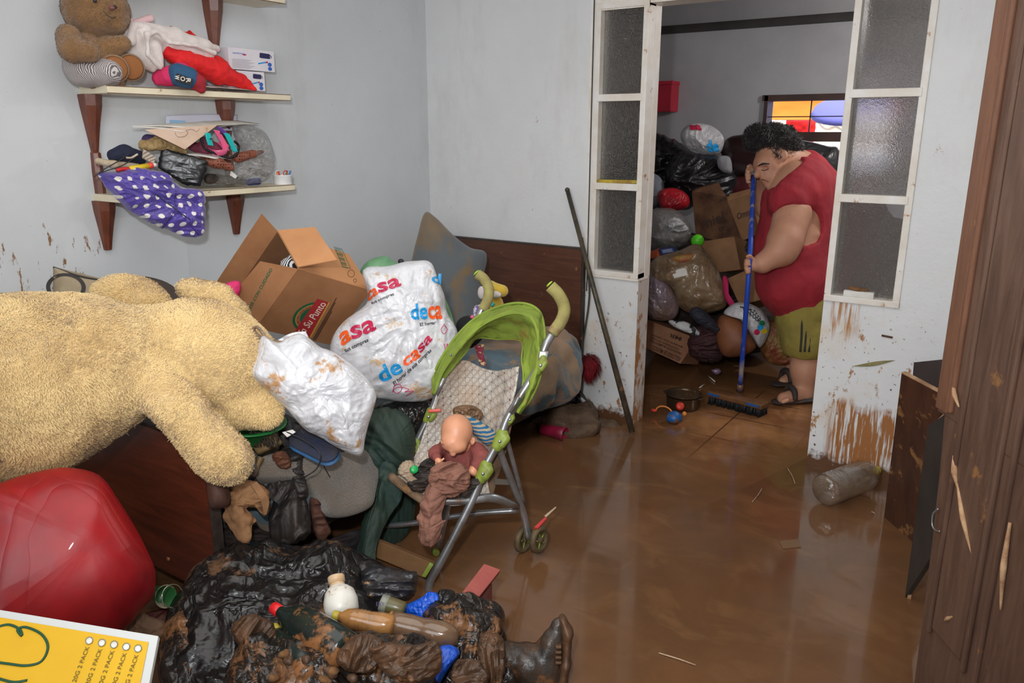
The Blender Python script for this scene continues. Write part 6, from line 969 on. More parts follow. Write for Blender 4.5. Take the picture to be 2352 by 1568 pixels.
# muddy cloths and lumps worked into the heap
M_MC = mat('mud_caked_cloth', c(104, 72, 48), c(50, 44, 38), 9, .5, mud=.35, ms=9, mcol=c(142, 98, 62), bu=.7, bs=40, bd=.008)
for lab, out, d, sd, r_ in (('mud-caked cloth fold draped over the middle bin bag below the clear bottle', [(850, 1490), (900, 1475), (960, 1480), (1000, 1470), (1012, 1500), (1005, 1545), (960, 1570), (900, 1560), (870, 1530)], 2.05, 110, .4),
        ('mud-caked cloth hump beneath the red-capped bottle', [(790, 1480), (830, 1455), (875, 1465), (885, 1500), (860, 1540), (810, 1545), (775, 1520)], 2.06, 111, 1.2), ('mud-caked cloth knot at the left below the yellow-capped bottle', [(530, 1440), (570, 1410), (620, 1425), (640, 1470), (610, 1500), (560, 1495)], 2.20, 112, .8),
        ('mud-caked rag hanging at the right end of the heap', [(1100, 1470), (1130, 1450), (1158, 1475), (1160, 1540), (1140, 1590), (1105, 1560)], 2.24, 113, 1.5), ('mud-caked rag between the blue plastic strip and the boot', [(1040, 1530), (1080, 1510), (1120, 1540), (1110, 1600), (1050, 1600)], 2.16, 114, .2)):
    bl('rag', lab, 'cloth', out, d, M_MC, hf=.03, hb=.05, amp=.012, fr=13, kind='fold', seed=sd, rot=r_, stretch=(.6, 1.5), wob=.05)
rs = random.Random(11)
for k in range(14):
    p = D(600+rs.random()*330, 1500+rs.random()*70, 2.03+rs.random()*.02); tag(mesh('mud_lump', *rough(ball(p, (.012+rs.random()*.012, .012, .010), 14), .006, 50), bpy.data.materials['dry_mud'] if k % 2 else M_MC), 'small mud-coated lump among the bags at the bottom of the heap', 'mud lump', 'mud lumps at the bottom of the heap')
# ================================================================== RIGHT SIDE: DOOR, BOARDS, BOTTLE, ROD AND FLOOR ODDMENTS
M_DOOR = woodmat('door_varnish', c(108, 82, 68), c(76, 54, 44), (3, 3, .35), 9, .42, .13, 7); M_DOORL = woodmat('door_edge_wood', c(126, 86, 64), c(100, 68, 52), (3, 3, .4), 10, .45, .12, 9)
M_RAW = mat('raw_plywood_edge', c(196, 160, 122), c(150, 110, 78), 20, .8, bu=.4, bs=80)
d0 = Y(2302, 0, 2.35); xa, ya = -.162, 2.35; dv = nrm((.42, -.62, 0)); nv_ = nrm((-.62, -.42, 0))   # leaf runs from its outer edge towards the camera and right
door = tag(root('door_1', None, None, (xa, ya, 0)), None, None, kind='structure'); A_ = np.array([xa, ya, 0.]); Zv = np.array([0, 0, 1.])
def dbox(a, b, z0, z1, t0, t1, m_, nm, r=.003): return mesh(nm, *obox(A_+dv*a+nv_*t0+Zv*z0, dv*(b-a), nv_*(t1-t0), Zv*(z1-z0), r), m_, door, smooth=False)
dbox(0, .72, .86, 2.12, -.035, 0, M_DOOR, 'door_leaf'); pz = [(.038, .86), (.055, .7), (.07, .5), (.082, .25), (.09, .02), (.72, .02), (.72, .86)]
V = [A_+dv*a+Zv*z+nv_*o_ for o_ in (-.035, 0) for a, z in pz]; mesh('door_leaf', V, [tuple(range(7)), tuple(range(7, 14))[::-1]]+[(i, (i+1) % 7, (i+1) % 7+7, i+7) for i in range(7)], M_DOOR, door, smooth=False); dbox(-.004, .05, .87, 2.12, -.03, .006, M_DOORL, 'door_stile')
for a in (.062, .12, .29, .34): dbox(a, a+.016, .88 if a < .1 else .25, 1.98, 0, .012, M_DOORL if a < .1 else M_DOOR, 'door_moulding', .005)
dbox(.14, .28, .27, 1.96, -.002, .008, M_DOOR, 'door_panel', .006)
for (p, q, w) in (((2190, 880), (2203, 935), .007), ((2192, 1046), (2200, 1120), .009), ((2200, 1110), (2232, 1272), .008), ((2320, 1200), (2298, 1400), .008), ((2170, 1425), (2190, 1415), .006)):
    def dp(px, py): r = ray(px, py); n_ = nv_; return EYE+r*(((A_+nv_*.006-EYE)@n_)/(r@n_))
    mesh('splinter', *tube([dp(*p), (dp(*p)+dp(*q))/2+nv_*.004, dp(*q)], [w*.5, w, w*.3], 6), M_RAW, door)
hk = [dp(2172, 1168), dp(2160, 1180), dp(2158, 1205), dp(2166, 1218), dp(2176, 1220)]; mesh('hook', *tube([p+nv_*.02 for p in hk], .0025, 8), M_ALU, door)
# leaning boards
M_BW = woodmat('veneer_board', c(84, 52, 38), c(60, 38, 30), (2, 2, .5), 8, .4, .32, 9)
M_BKB = mat('black_laminate', c(52, 54, 54), c(40, 42, 42), 6, .35, mud=.06)
q = [Y(2075, 855, 3.28), Y(2172, 906, 3.12), Z(2098, 1242, 0), Z(2034, 1186, 0)]
bo = root('board', 'muddy brown veneer board leaning by the door, raw top edge showing', 'board', (q[2]+q[3])/2, 'boards by the door'); mesh('panel', *slab(q, .016, .001), M_BW, bo, smooth=False); n_ = nrm(np.cross(q[1]-q[0], q[3]-q[0])); mesh('raw_edge', *slab([q[0]+n_*.009+Zv*.001, q[1]+n_*.009+Zv*.001, q[1]-n_*.009+Zv*.001, q[0]-n_*.009+Zv*.001], .004), M_RAW, bo, smooth=False)
q = [Y(2101, 832, 3.62), Y(2200, 822, 3.55), Z(2200, 1060, 0.02)*1.0, Y(2080, 1100, 3.5)]; q[2] = Y(2200, 1060, 3.45)
bo = root('board', 'dark board standing against the white wall behind the other two boards', 'board', q[3], 'boards by the door'); mesh('panel', *slab(q, .014, .001), mat('dark_board', c(58, 46, 44), c(44, 36, 34), 6, .6, mud=.1), bo, smooth=False)
q = [Y(2137, 978, 2.78), Y(2187, 944, 2.62), Y(2166, 1245, 2.60), Z(2084, 1371, 0)]
bo = root('board', 'black laminate board with a raw wooden edge leaning nearest the door', 'board', q[3], 'boards by the door'); mesh('panel', *slab(q, .016, .001), M_BKB, bo, smooth=False)
e = q[0]-q[3]; wv = nrm(np.cross(e, ray(2110, 1150))); mesh('raw_edge', *slab([q[3], q[3]-wv*.012, q[0]-wv*.012, q[0]], .018), M_RAW, bo, smooth=False); mesh('raw_edge', *slab([q[0]-wv*.012, q[0]+Zv*.006-wv*.012, q[1]+Zv*.008, q[1]], .018), M_RAW, bo, smooth=False)
mesh('hinge_plate', *slab([D(2148, 970, 2.69), D(2166, 962, 2.66), D(2166, 974, 2.66), D(2150, 980, 2.69)], .006, .001), M_ALU, bo, smooth=False)
# bottle
t = NT('clear_pet'); bp = t.n('Bump', {'Height': t.noise(30, 3), 'Strength': .5, 'Distance': .006}); g = t.n('BsdfGlossy', {'Roughness': .08, 'Normal': bp}); tp = t.n('BsdfTransparent', {'Color': (.9, .87, .82, 1)}); df = t.n('BsdfDiffuse', {'Color': (.28, .2, .14, 1)})
k_ = t.n('MixShader', {0: t.mr(t.noise(12, 5), .42, .62, .15, .6), 1: tp, 2: df}); lw = t.n('LayerWeight', {'Blend': .4, 'Normal': bp}, 1); t.t.links.new(t.n('MixShader', {0: t.mr(lw, 0, 1, .08, .55), 1: k_, 2: g}), t.o.inputs[0]); M_PETC = t.m
a, b_ = Z(1888, 1128, .075), Z(2000, 1085, .085); ax = b_-a; L = np.linalg.norm(ax); pb = root('water_bottle', 'large clear plastic bottle lying in the muddy water at the foot of the right wall', 'bottle', (a+b_)/2-Zv*.08)
R_ = .072; pf = [(-.01, .02), (0, .03), (.004, .055), (.02, .068)]+[(.03+.012*j, R_-.003*(j % 2)) for j in range(8)]+[(.14, R_), (L-.05, R_*.97), (L-.015, R_*.8), (L+.01, R_*.5), (L+.03, .02), (L+.05, .018)]; V, F = lathe(a, ax, pf, 40)
mesh('bottle_body', V, F, M_PETC, pb); mesh('ribs', *join([tube([a+nrm(ax)*(.05+.011*j)+(np.cross(nrm(ax), up)*math.cos(q)+up*math.sin(q))*R_ for q in np.linspace(.6, 1.7, 8)], .0018, 6) for j in range(7)]), M_CLR, pb)
mesh('cap', *lathe(b_+nrm(ax)*.035, ax, [(0, .019), (.018, .019), (.02, .015)], 20), bpy.data.materials['yellow_cap'], pb)
# black rods and cables by the headboard
M_ROD = mat('black_rod', c(62, 60, 56), c(104, 90, 70), 14, .45, mud=.25, ms=9, mcol=c(150, 112, 78), met=.3)
a, b_ = Y(1303, 436, 3.80), Z(1453, 990, .0)*1.; b_[1] = 3.72; b_ = Y(1452, 992, 3.70); rd = root('metal_rod', 'long black metal rod leaning on the white wall beside the left glazed column', 'rod', b_); mesh('rod_body', *tube([a, b_], [.012, .017], 14), M_ROD, rd); mesh('rod_tip', *ball(a, .014, 12), M_ROD, rd)
tag(mesh('metal_rod', *tube([Y(1337, 545, 3.825), Y(1352, 640, 3.825), Y(1352, 700, 3.825), Y(1336, 800, 3.825)], .006, 8), M_ROD), 'thin bent black wire running down beside the headboard edge', 'wire')
for k, P_ in enumerate([[(1312, 888), (1335, 900), (1352, 930), (1362, 962)], [(1306, 905), (1330, 915), (1344, 940), (1350, 962)], [(1318, 893), (1345, 915), (1358, 940), (1352, 965)]]):
    tag(mesh('cable', *tube([Y(px, py, 3.74-.02*k) for px, py in P_], .0045, 8), M_BEAM), 'black cable arching from behind the bed to the mud at the wall foot', 'cable', 'cables behind the bed')
s = Sdf(.03); P_ = [(1290, 950), (1330, 955), (1370, 975)]
tag(mesh('mud_pile', *rough(join([ball(Y(1300, 965, 3.62), (.20, .16, .09), 40), ]), .035, 12, 4), mat('mud_heap', c(104, 80, 60), c(78, 58, 42), 14, .7, bu=1, bs=40, bd=.012)), 'heap of brown mud against the wall foot beside the bed leg', 'mud heap')
tag(mesh('mud_pile', *rough(ball(Y(1375, 972, 3.78), (.14, .06, .03), 30), .015, 20, 3), bpy.data.materials['mud_heap']), 'low ridge of mud between the rod foot and the cables', 'mud heap')
t = Z(1245, 985, .03); u_ = Z(1310, 1000, .03); pk = root('cup', 'muddy magenta plastic tumbler lying in the water under the bed edge', 'cup', (t+u_)/2-Zv*.03); mesh('tumbler_body', *lathe(t, u_-t, [(0, .028), (.1, .036), (.145, .04), (.147, .037), (.02, .025)], 28, False), mat('magenta_plastic', c(168, 24, 66), c(110, 30, 50), 10, .4, mud=.2), pk)
V, F = ball(Y(1352, 838, 3.70), (.035, .03, .05), 24); tag(mesh('pompom', *fur(rough((V, F[:-2]), .01, 30), 1800, .05, .004, 1.2, 9, .3), mat('dark_red_wool', c(140, 12, 28), c(90, 8, 20), 20, .9)), 'dark red woollen tassel hanging behind the mattress corner', 'tassel')
# scraps on the wet floor
M_SCR = mat('pale_scrap', c(206, 180, 150), c(150, 120, 90), 30, .7)
for k, ((x0, y0), (x1, y1), lb, cat_) in enumerate([((1513, 1499), (1598, 1527), 'long straw lying in the brown water at the bottom right of the floor', 'straw'), ((1808, 1074), (1826, 1110), 'short pale twig floating near the right pier', 'twig'), ((2002, 1175), (2008, 1180), 'tiny pale chip floating in front of the big clear bottle', 'chip'),
        ((1728, 1152), (1750, 1122), 'thin pale straw floating in the middle of the muddy floor', 'straw')]):
    a, b_ = Z(x0, y0, .003), Z(x1, y1, .004); tag(mesh('straw' if cat_ == 'straw' else ('twig' if cat_ == 'twig' else 'wood_chip'), *tube([a, (a+b_)/2+np.array([.004, 0, .002]), b_], .0022, 6), M_SCR), lb, cat_)
P = [Z(1790, 1242, .002), Z(1832, 1238, .002), Z(1840, 1256, .002), Z(1798, 1260, .002)]; tag(mesh('label_scrap', *slab(P, .002), mat('sodden_paper', c(120, 90, 62), ro=.4), smooth=False), 'sodden square paper scrap floating in the middle of the floor', 'paper')
# ================================================================== REAR ROOM: PILE
yy = lambda px, py, y: dep(Y(px, py, y))
def rb(name, lab, cat, out, y, m_, **k):
    c0 = np.mean(np.array(out, float), 0); return bl(name, lab, cat, out, yy(c0[0], c0[1], y), m_, **k)
M_BB = mat('rear_black_bag', c(22, 22, 24), c(34, 33, 36), 4, .35, crease=.6, cs=6, bu=.2)
M_WBAG = mat('rear_white_bag', c(196, 194, 196), c(166, 164, 168), 6, .4, crease=.5, cs=7, mud=.08)
b_, o = rb('bin_bag', 'black bin bag heap left of the white carrier bag in the rear room', 'bin bag', [(1440, 330), (1500, 308), (1540, 318), (1580, 345), (1600, 380), (1620, 440), (1590, 480), (1500, 480), (1440, 470)], 6.0, M_BB, hf=.2, hb=.2, amp=.03, fr=4, kind='fold', seed=81)
rb('bin_bag', 'black bin bag slumping below the white carrier bag in the rear room', 'bin bag', [(1560, 350), (1620, 355), (1680, 375), (1700, 420), (1680, 460), (1620, 480), (1560, 460), (1530, 400)], 5.85, M_BB, hf=.2, hb=.2, amp=.03, fr=4, kind='fold', seed=82)
wb, o = rb('carrier_bag', 'white carrier bag with red and blue print on top of the rear room pile', 'bag', [(1563, 310), (1580, 287), (1610, 283), (1640, 292), (1662, 315), (1660, 345), (1640, 358), (1600, 356), (1575, 340)], 5.9, M_WBAG, hf=.12, hb=.12, amp=.02, fr=6, kind='bag', seed=83)
for tx, q, m_ in (('de', [(1625, 350), (1652, 348), (1648, 322), (1620, 320)], I_B), ('sa', [(1585, 298), (1612, 300), (1610, 286), (1582, 288)], I_R)): V, F = text2d(tx, 1, .3, .05); P = fit(V, [wb.uv(*p) for p in q]); mesh('printed_text', wb.pt(P[:, 0], P[:, 1], 1)+wb.n*.008-np.array(o['_o'])*0, F, m_, o, smooth=False)
# dark red reclining seat
M_RS = mat('dark_red_leatherette', c(84, 22, 28), c(62, 16, 22), 5, .35, bu=.2, bs=30)
ar = root('armchair', 'dark red armchair with rolled black head end in the rear room behind the person', 'armchair', Y(1720, 560, 6.0)*np.array([1, 1, 0]))
s = Sdf(.05); s.cap(Y(1690, 345, 6.0), Y(1760, 340, 6.0), .11, .12).cap(Y(1690, 385, 5.9), Y(1730, 390, 5.9), .10, .10); mesh('head_roll', *s.build(.02), mat('near_black_red', c(40, 18, 20), c(30, 16, 18), 6, .3), ar)
s = Sdf(.05); s.cap(Y(1700, 420, 5.95), Y(1770, 420, 5.95), .14, .16).cap(Y(1715, 470, 5.9), Y(1780, 480, 5.9), .16, .16).cap(Y(1720, 580, 5.9), Y(1800, 600, 5.9), .18, .18); mesh('seat_back', *s.build(.02), M_RS, ar)
bl('cloth', 'pale grey cloth hanging over the arm of the dark red armchair', 'cloth', [(1650, 360), (1675, 360), (1682, 385), (1678, 398), (1660, 395), (1648, 380)], yy(1665, 378, 5.7), mat('pale_grey_cloth', c(130, 130, 134), ro=.8), hf=.04, hb=.04, amp=.01, fr=10, seed=85)
rb('sofa_cushion', 'black padded back of a seat below the rear window behind the person', 'cushion', [(1800, 330), (1840, 322), (1900, 335), (1928, 345), (1935, 420), (1930, 500), (1830, 500), (1790, 400)], 5.9, M_BB, hf=.12, hb=.12, amp=.01, fr=4, seed=86)
rb('cloth', 'pale blue grey cloth squeezed at the left edge of the rear room doorway', 'cloth', [(1480, 400), (1510, 402), (1526, 425), (1518, 462), (1500, 478), (1478, 470)], 5.6, mat('blue_grey_cloth', c(128, 134, 146), ro=.8), hf=.08, hb=.08, amp=.015, fr=8, seed=87)
rb('plastic_bag', 'red plastic bag bulging beside the pale cloth in the rear room', 'plastic bag', [(1510, 445), (1530, 432), (1560, 434), (1582, 452), (1580, 475), (1550, 484), (1520, 478)], 5.5, mat('rear_red_bag', c(176, 28, 40), c(150, 20, 34), 6, .35, crease=.5, cs=10), hf=.1, hb=.1, amp=.014, fr=8, kind='bag', seed=88)
rb('plastic_bag', 'cloudy grey plastic bag holding a white cloth, below the red bag in the rear room', 'plastic bag', [(1490, 490), (1540, 478), (1575, 500), (1588, 535), (1570, 565), (1520, 575), (1490, 570)], 5.35, M_CLR2, hf=.12, hb=.12, amp=.014, fr=7, kind='bag', seed=89)
rb('cloth', 'white cloth crumpled inside the cloudy grey bag in the rear room', 'cloth', [(1533, 505), (1550, 497), (1570, 510), (1582, 528), (1560, 535), (1535, 528)], 5.3, M_WBAG, hf=.05, hb=.05, amp=.014, fr=12, kind='fold', seed=90)
rb('plastic_bag', 'dull blue grey bag underneath the cloudy bag at the left of the doorway', 'plastic bag', [(1480, 540), (1520, 555), (1560, 570), (1560, 610), (1500, 620), (1475, 600)], 5.35, mat('dull_slate_bag', c(66, 70, 76), c(50, 54, 60), 8, .4, crease=.5), hf=.1, hb=.1, amp=.014, fr=8, kind='bag', seed=91)
# cardboard boxes
M_CD2 = cardmat('rear_cardboard', c(150, 112, 80), c(128, 92, 64), .12); M_CD3 = cardmat('rear_cardboard_wet', c(120, 86, 62), c(70, 46, 36), .2)
def rbox(lab, q, depthv, m_, flaps=(), text=()):
    q = [np.asarray(p, float) for p in q]; n_ = nrm(np.cross(q[1]-q[0], q[3]-q[0])); n_ = n_ if n_@(EYE-q[0]) > 0 else -n_; b4 = [p-n_*depthv for p in q]; r = root('cardboard_box', lab, 'box', (q[2]+q[3])/2-n_*depthv/2)
    mesh('front_panel', *slab(q, .006), m_, r, smooth=False)
    for nm, a, b in (('side_panel', 0, 3), ('side_panel', 1, 2), ('bottom_panel', 2, 3), ('top_panel', 0, 1)):
        if nm == 'top_panel' and flaps: continue
        mesh(nm, *slab([q[a], q[b], b4[b], b4[a]], .006), m_, r, smooth=False)
    mesh('rear_panel', *slab(b4, .006), m_, r, smooth=False)
    for f in flaps: mesh('flap', *slab(f, .006), m_, r, smooth=False)
    for tx, tq in text: ftext(tx, tq, M_DW, 'printed_text', r, .005, .01)
    return r
y1 = lambda px, py, y=5.55: Y(px, py, y)
q = [y1(1590, 440), y1(1668, 452), y1(1705, 548), y1(1600, 552)]; rbox('brown cardboard box with handwriting, dark wet patch, standing open in the rear room pile', q, .3, M_CD3, [[q[0], q[1], y1(1650, 420, 5.6), y1(1600, 432, 5.65)]], [('-2000', [y1(1650, 466, 5.53), y1(1670, 458, 5.53), y1(1669, 450, 5.53), y1(1649, 458, 5.53)]), ('niel', [y1(1625, 522, 5.53), y1(1664, 508, 5.53), y1(1660, 484, 5.53), y1(1620, 500, 5.53)]), ('or', [y1(1652, 532, 5.53), y1(1666, 528, 5.53), y1(1665, 518, 5.53), y1(1651, 522, 5.53)])])
q = [y1(1672, 462, 5.5), y1(1728, 446, 5.5), y1(1742, 535, 5.5), y1(1706, 552, 5.5)]; rbox('second brown cardboard box right of the handwritten one, flap raised, behind the blue broom pole', q, .25, M_CD2, [[y1(1676, 446, 5.52), y1(1722, 434, 5.52), q[1], q[0]]], [('Omn', [y1(1694, 504, 5.48), y1(1722, 494, 5.48), y1(1720, 478, 5.48), y1(1692, 490, 5.48)])])
q = [y1(1610, 556, 5.3), y1(1686, 544, 5.3), y1(1700, 618, 5.25), y1(1625, 628, 5.25)]; rbox('plain light brown cardboard box in the middle of the rear room pile', q, .3, M_CD2)
q = [y1(1672, 640, 5.1), y1(1740, 610, 5.1), y1(1775, 680, 5.05), y1(1700, 700, 5.05)]; rbox('brown cardboard box half hidden behind the broom pole below the hand of the person', q, .3, M_CD2)
q = [Y(1486, 735, 5.0), Y(1600, 778, 4.95), Y(1562, 834, 4.9), Y(1484, 798, 4.95)]
def tq(u0, u1, v0, v1): L_ = lambda u, v: q[3]*(1-u)*(1-v)+q[2]*u*(1-v)+q[1]*u*v+q[0]*(1-u)*v; return [L_(u1, v1)-fw*.006, L_(u0, v1)-fw*.006, L_(u0, v0)-fw*.006, L_(u1, v0)-fw*.006]
rbox('upside-down printed cardboard box on the rear room floor next to the left pier', q, .28, cardmat('printed_cardboard', c(168, 122, 92), c(144, 100, 74), .1), (), [('KELLOGG DE MEXICO', tq(.2, .95, .04, .2)), ('PRODUCTO ALIMENTICIO', tq(.1, .9, .28, .36)), ('CONTENIDO 24 CAJAS', tq(.1, .8, .40, .48)), ('MANEJESE CON CUIDADO', tq(.1, .85, .52, .6)), ('MR', tq(.5, .75, .72, .86))])
pk, o = rb('wrapped_parcel', 'big clear plastic wrapped bundle of muddy clothes in the middle of the rear room doorway', 'parcel', [(1490, 640), (1500, 595), (1560, 575), (1600, 560), (1625, 580), (1650, 620), (1670, 680), (1660, 710), (1600, 722), (1560, 705), (1540, 660)], 4.95, mat('muddy_wrapped_cloth', c(148, 126, 100), c(104, 80, 56), 6, .25, mud=.2, crease=.6, cs=8, coat=.4), hf=.14, hb=.15, amp=.018, fr=6, kind='bag', seed=92)
rb('wrapped_parcel', 'lilac and brown plastic wrapped bundle at the left edge of the doorway', 'parcel', [(1488, 620), (1520, 630), (1545, 665), (1560, 700), (1550, 730), (1510, 735), (1486, 715)], 4.85, mat('lilac_wrapped_cloth', c(134, 118, 130), c(120, 96, 80), 5, .25, crease=.6, cs=10, coat=.4), hf=.09, hb=.1, amp=.014, fr=8, kind='bag', seed=93)
bl('label', 'pale label with a dark border on the clear wrapped bundle', 'label', [(1540, 622), (1575, 614), (1582, 632), (1548, 640)], yy(1560, 626, 4.80), M_PAPER, hf=.008, hb=.008, amp=.001, fr=10, seed=94, p=8)
rb('garment', 'yellow and coral clothing showing through the top of the clear bundle', 'clothing', [(1545, 592), (1570, 584), (1598, 584), (1590, 598), (1560, 604)], 4.86, mat('yellow_coral', c(170, 140, 60), c(150, 50, 60), 16, .6), hf=.03, hb=.03, amp=.008, fr=14, seed=95)
rb('garment', 'magenta cloth edge right of the clear bundle', 'clothing', [(1660, 636), (1672, 640), (1676, 680), (1690, 700), (1678, 705), (1664, 680)], 4.95, mat('magenta_cloth', c(176, 24, 84), ro=.8), hf=.03, hb=.03, amp=.006, fr=12, seed=96)
p = Y(1602, 553, 5.28); tag(mesh('ball', *ball(p, 15*dep(p)/FPX, 24), mat('lime_ball', c(90, 210, 40), ro=.4)), 'lime green ball wedged above the plain cardboard box', 'ball')
p = Y(1745, 570, 5.35); tag(mesh('ball', *ball(p, 20*dep(p)/FPX, 24), mat('olive_ball', c(70, 92, 36), ro=.5)), 'dull olive green ball behind the forearm of the person', 'ball')
bl('folder', 'blue binder edge lying left of the clear wrapped bundle', 'folder', [(1512, 572), (1548, 566), (1555, 580), (1518, 586)], yy(1530, 576, 5.0), mat('blue_binder', c(30, 50, 110), ro=.4), hf=.02, hb=.02, amp=.001, fr=5, seed=97, p=6)
tag(mesh('carton', *slab([Y(1493, 578, 5.0), Y(1513, 570, 5.0), Y(1516, 590, 5.0), Y(1494, 594, 5.0)], .03, .003), mat('orange_card', c(190, 90, 50), ro=.5), smooth=False), 'small orange carton beside the blue binder', 'carton')
cb2, o = rb('carrier_bag', 'small white carrier bag with colourful print beside the broom pole', 'bag', [(1662, 720), (1685, 697), (1715, 695), (1750, 712), (1768, 745), (1762, 775), (1745, 798), (1725, 770), (1700, 735)], 4.9, M_WBAG, hf=.09, hb=.1, amp=.014, fr=9, kind='bag', seed=98)
for px_, py_, m_ in ((1750, 742, mat('spot_green', c(20, 120, 80))), (1738, 762, I_R), (1755, 760, bpy.data.materials['yellow_plastic']), (1746, 752, I_B)):
    a = cb2.uv(px_, py_); th_ = np.linspace(0, 2*PI, 13)[:-1]; V = np.array([a+np.array([math.cos(q), math.sin(q)])*.018 for q in th_]); mesh('printed_spot', cb2.pt(V[:, 0], V[:, 1], 1)+cb2.n*.006, [tuple(range(12))], m_, o, smooth=False)
for k in range(6): V, F = text2d('--- -- -', 1, 0, .02); P = fit(V, [cb2.uv(*p) for p in [(1700+k*7, 706+k*6), (1735+k*4, 716+k*6), (1735+k*4, 713+k*6), (1700+k*7, 703+k*6)]]) ; mesh('printed_line', cb2.pt(P[:, 0], P[:, 1], 1)+cb2.n*.005, F, I_K, o, smooth=False)
rb('garment', 'orange brown cushion-like bundle between the maroon clothes and the small carrier bag', 'clothing', [(1655, 725), (1700, 735), (1728, 775), (1735, 800), (1700, 818), (1660, 815), (1645, 770)], 4.85, mat('orange_brown', c(132, 80, 48), c(104, 60, 38), 6, .6), hf=.1, hb=.1, amp=.006, fr=5, seed=99)
rb('garment', 'maroon clothes heap beside the upside-down printed box', 'clothing', [(1590, 760), (1630, 735), (1665, 760), (1670, 800), (1650, 830), (1605, 828), (1580, 800)], 4.9, mat('wine_cloth', c(70, 34, 38), c(52, 30, 34), 8, .7, mud=.06), hf=.1, hb=.1, amp=.02, fr=7, kind='fold', seed=100)
rb('garment', 'navy clothes roll lying across the maroon heap', 'clothing', [(1582, 712), (1610, 708), (1645, 740), (1658, 760), (1640, 765), (1600, 740)], 4.8, mat('rear_navy', c(34, 36, 52), c(50, 46, 50), 8, .8), hf=.06, hb=.06, amp=.01, fr=9, kind='fold', seed=101)
rb('plastic_bag', 'black and white striped plastic scrap above the printed box', 'plastic bag', [(1535, 735), (1580, 740), (1610, 765), (1618, 778), (1590, 768), (1550, 752)], 4.82, mat('bw_plastic', c(200, 200, 200), c(40, 40, 44), 14, .4, thr=(.5, .54)), hf=.03, hb=.03, amp=.01, fr=14, kind='bag', seed=102)
rb('clothes_heap', 'large dark brown heap of clothes filling the rear room behind the printed box', 'clothing', [(1480, 560), (1700, 540), (1800, 600), (1820, 760), (1700, 820), (1560, 810), (1480, 740)], 5.6, mat('deep_brown_heap', c(46, 34, 30), c(62, 46, 38), 6, .8, mud=.08), hf=.35, hb=.3, amp=.05, fr=3, kind='fold', seed=103)
rb('crate', 'muddy pale plastic crate of food packets behind the shorts of the person', 'crate', [(1745, 745), (1800, 735), (1830, 760), (1825, 830), (1770, 835), (1745, 800)], 5.1, mat('packets', c(140, 110, 60), c(120, 50, 36), 14, .5, mud=.15), hf=.1, hb=.1, amp=.02, fr=10, kind='bag', seed=104)
# red wall box, ceiling fitting
q0, q1 = X(1516, 190, -2.6), None; rw = root('wall_box', 'red box fixed high on the left wall of the rear room', 'box', Y(1530, 258, 6.5)); a = Y(1513, 190, 6.5); b_ = Y(1547, 257, 6.5)
mesh('box_body', *bevel(box((a[0]-.05, 6.45, b_[2]), (b_[0], YR-.001, a[2])), .01), mat('red_enamel', c(190, 34, 60), c(170, 26, 50), 5, .4), rw, smooth=False); mesh('lid', *bevel(box((a[0]-.055, 6.44, a[2]-.02), (b_[0]+.005, YR-.001, a[2]+.01)), .004), bpy.data.materials['red_enamel'], rw, smooth=False)
# pot and toy in the water
M_POT = mat('muddy_enamel_pot', c(60, 54, 46), c(90, 66, 46), 8, .25, met=.4, mud=.15); p = Z(1568, 935, 0); kk = dep(p)/FPX; pt2 = root('cooking_pot', 'muddy round cooking pot standing in the water just inside the doorway', 'pot', p)
mesh('pot_body', *lathe(p, (0, 0, 1), [(0, .09), (.004, .095), (.085, .102), (.09, .108), (.092, .104), (.012, .09), (.01, .003)], 40, False), M_POT, pt2)
for sg in (-1, 1): mesh('handle', *tube([p+np.array([sg*.1, -.02, .075]), p+np.array([sg*.125, 0, .078]), p+np.array([sg*.1, .02, .075])], .005, 8), M_POT, pt2)
ty = root('toy_car', 'small muddy blue and orange toy lying in the water beside the pot', 'toy', Z(1548, 958, 0)); p = Z(1548, 958, .035); mesh('toy_body', *rough(ball(p, (.045, .04, .035), 20), .006, 30), mat('toy_mud_blue', c(110, 84, 60), c(24, 90, 160), 14, .4, thr=(.5, .54)), ty)
mesh('red_wheel', *lathe(Z(1561, 934, .05), nrm(-fw+up*.4), [(0, .024), (.02, .024), (.024, .014), (.025, .003)], 20), mat('toy_red', c(200, 56, 40), ro=.4), ty); mesh('orange_knob', *ball(Z(1572, 950, .04), .014, 12), mat('toy_orange', c(214, 130, 60), ro=.4), ty)
mesh('orange_ring', *tube([Z(1525, 950, .02)+np.array([math.cos(a)*.05, 0, math.sin(a)*.035+.01]) for a in np.linspace(0, PI, 12)], .005, 8), bpy.data.materials['toy_orange'], ty); mesh('red_tip', *ball(Z(1502, 942, .03), (.02, .012, .01), 12), bpy.data.materials['toy_red'], ty)
for (x0, y0), (x1, y1_), lb in (((1626, 862), (1642, 876), 'white lolly stick floating on the rear room floor'), ((1607, 890), (1618, 882), 'short pale stick floating left of the broom head')):
    a, b_ = Z(x0, y0, .008), Z(x1, y1_, .008); tag(mesh('stick', *tube([a, b_], .004, 6), M_PAPER), lb, 'stick')
bl('wrapper', 'lilac plastic wrapper floating beside the white lolly stick', 'wrapper', [(1634, 850), (1650, 846), (1656, 854), (1645, 860)], yy(1645, 853, 4.9), mat('lilac_film', c(110, 84, 110), ro=.3), hf=.01, hb=.01, amp=.003, fr=20, seed=105)
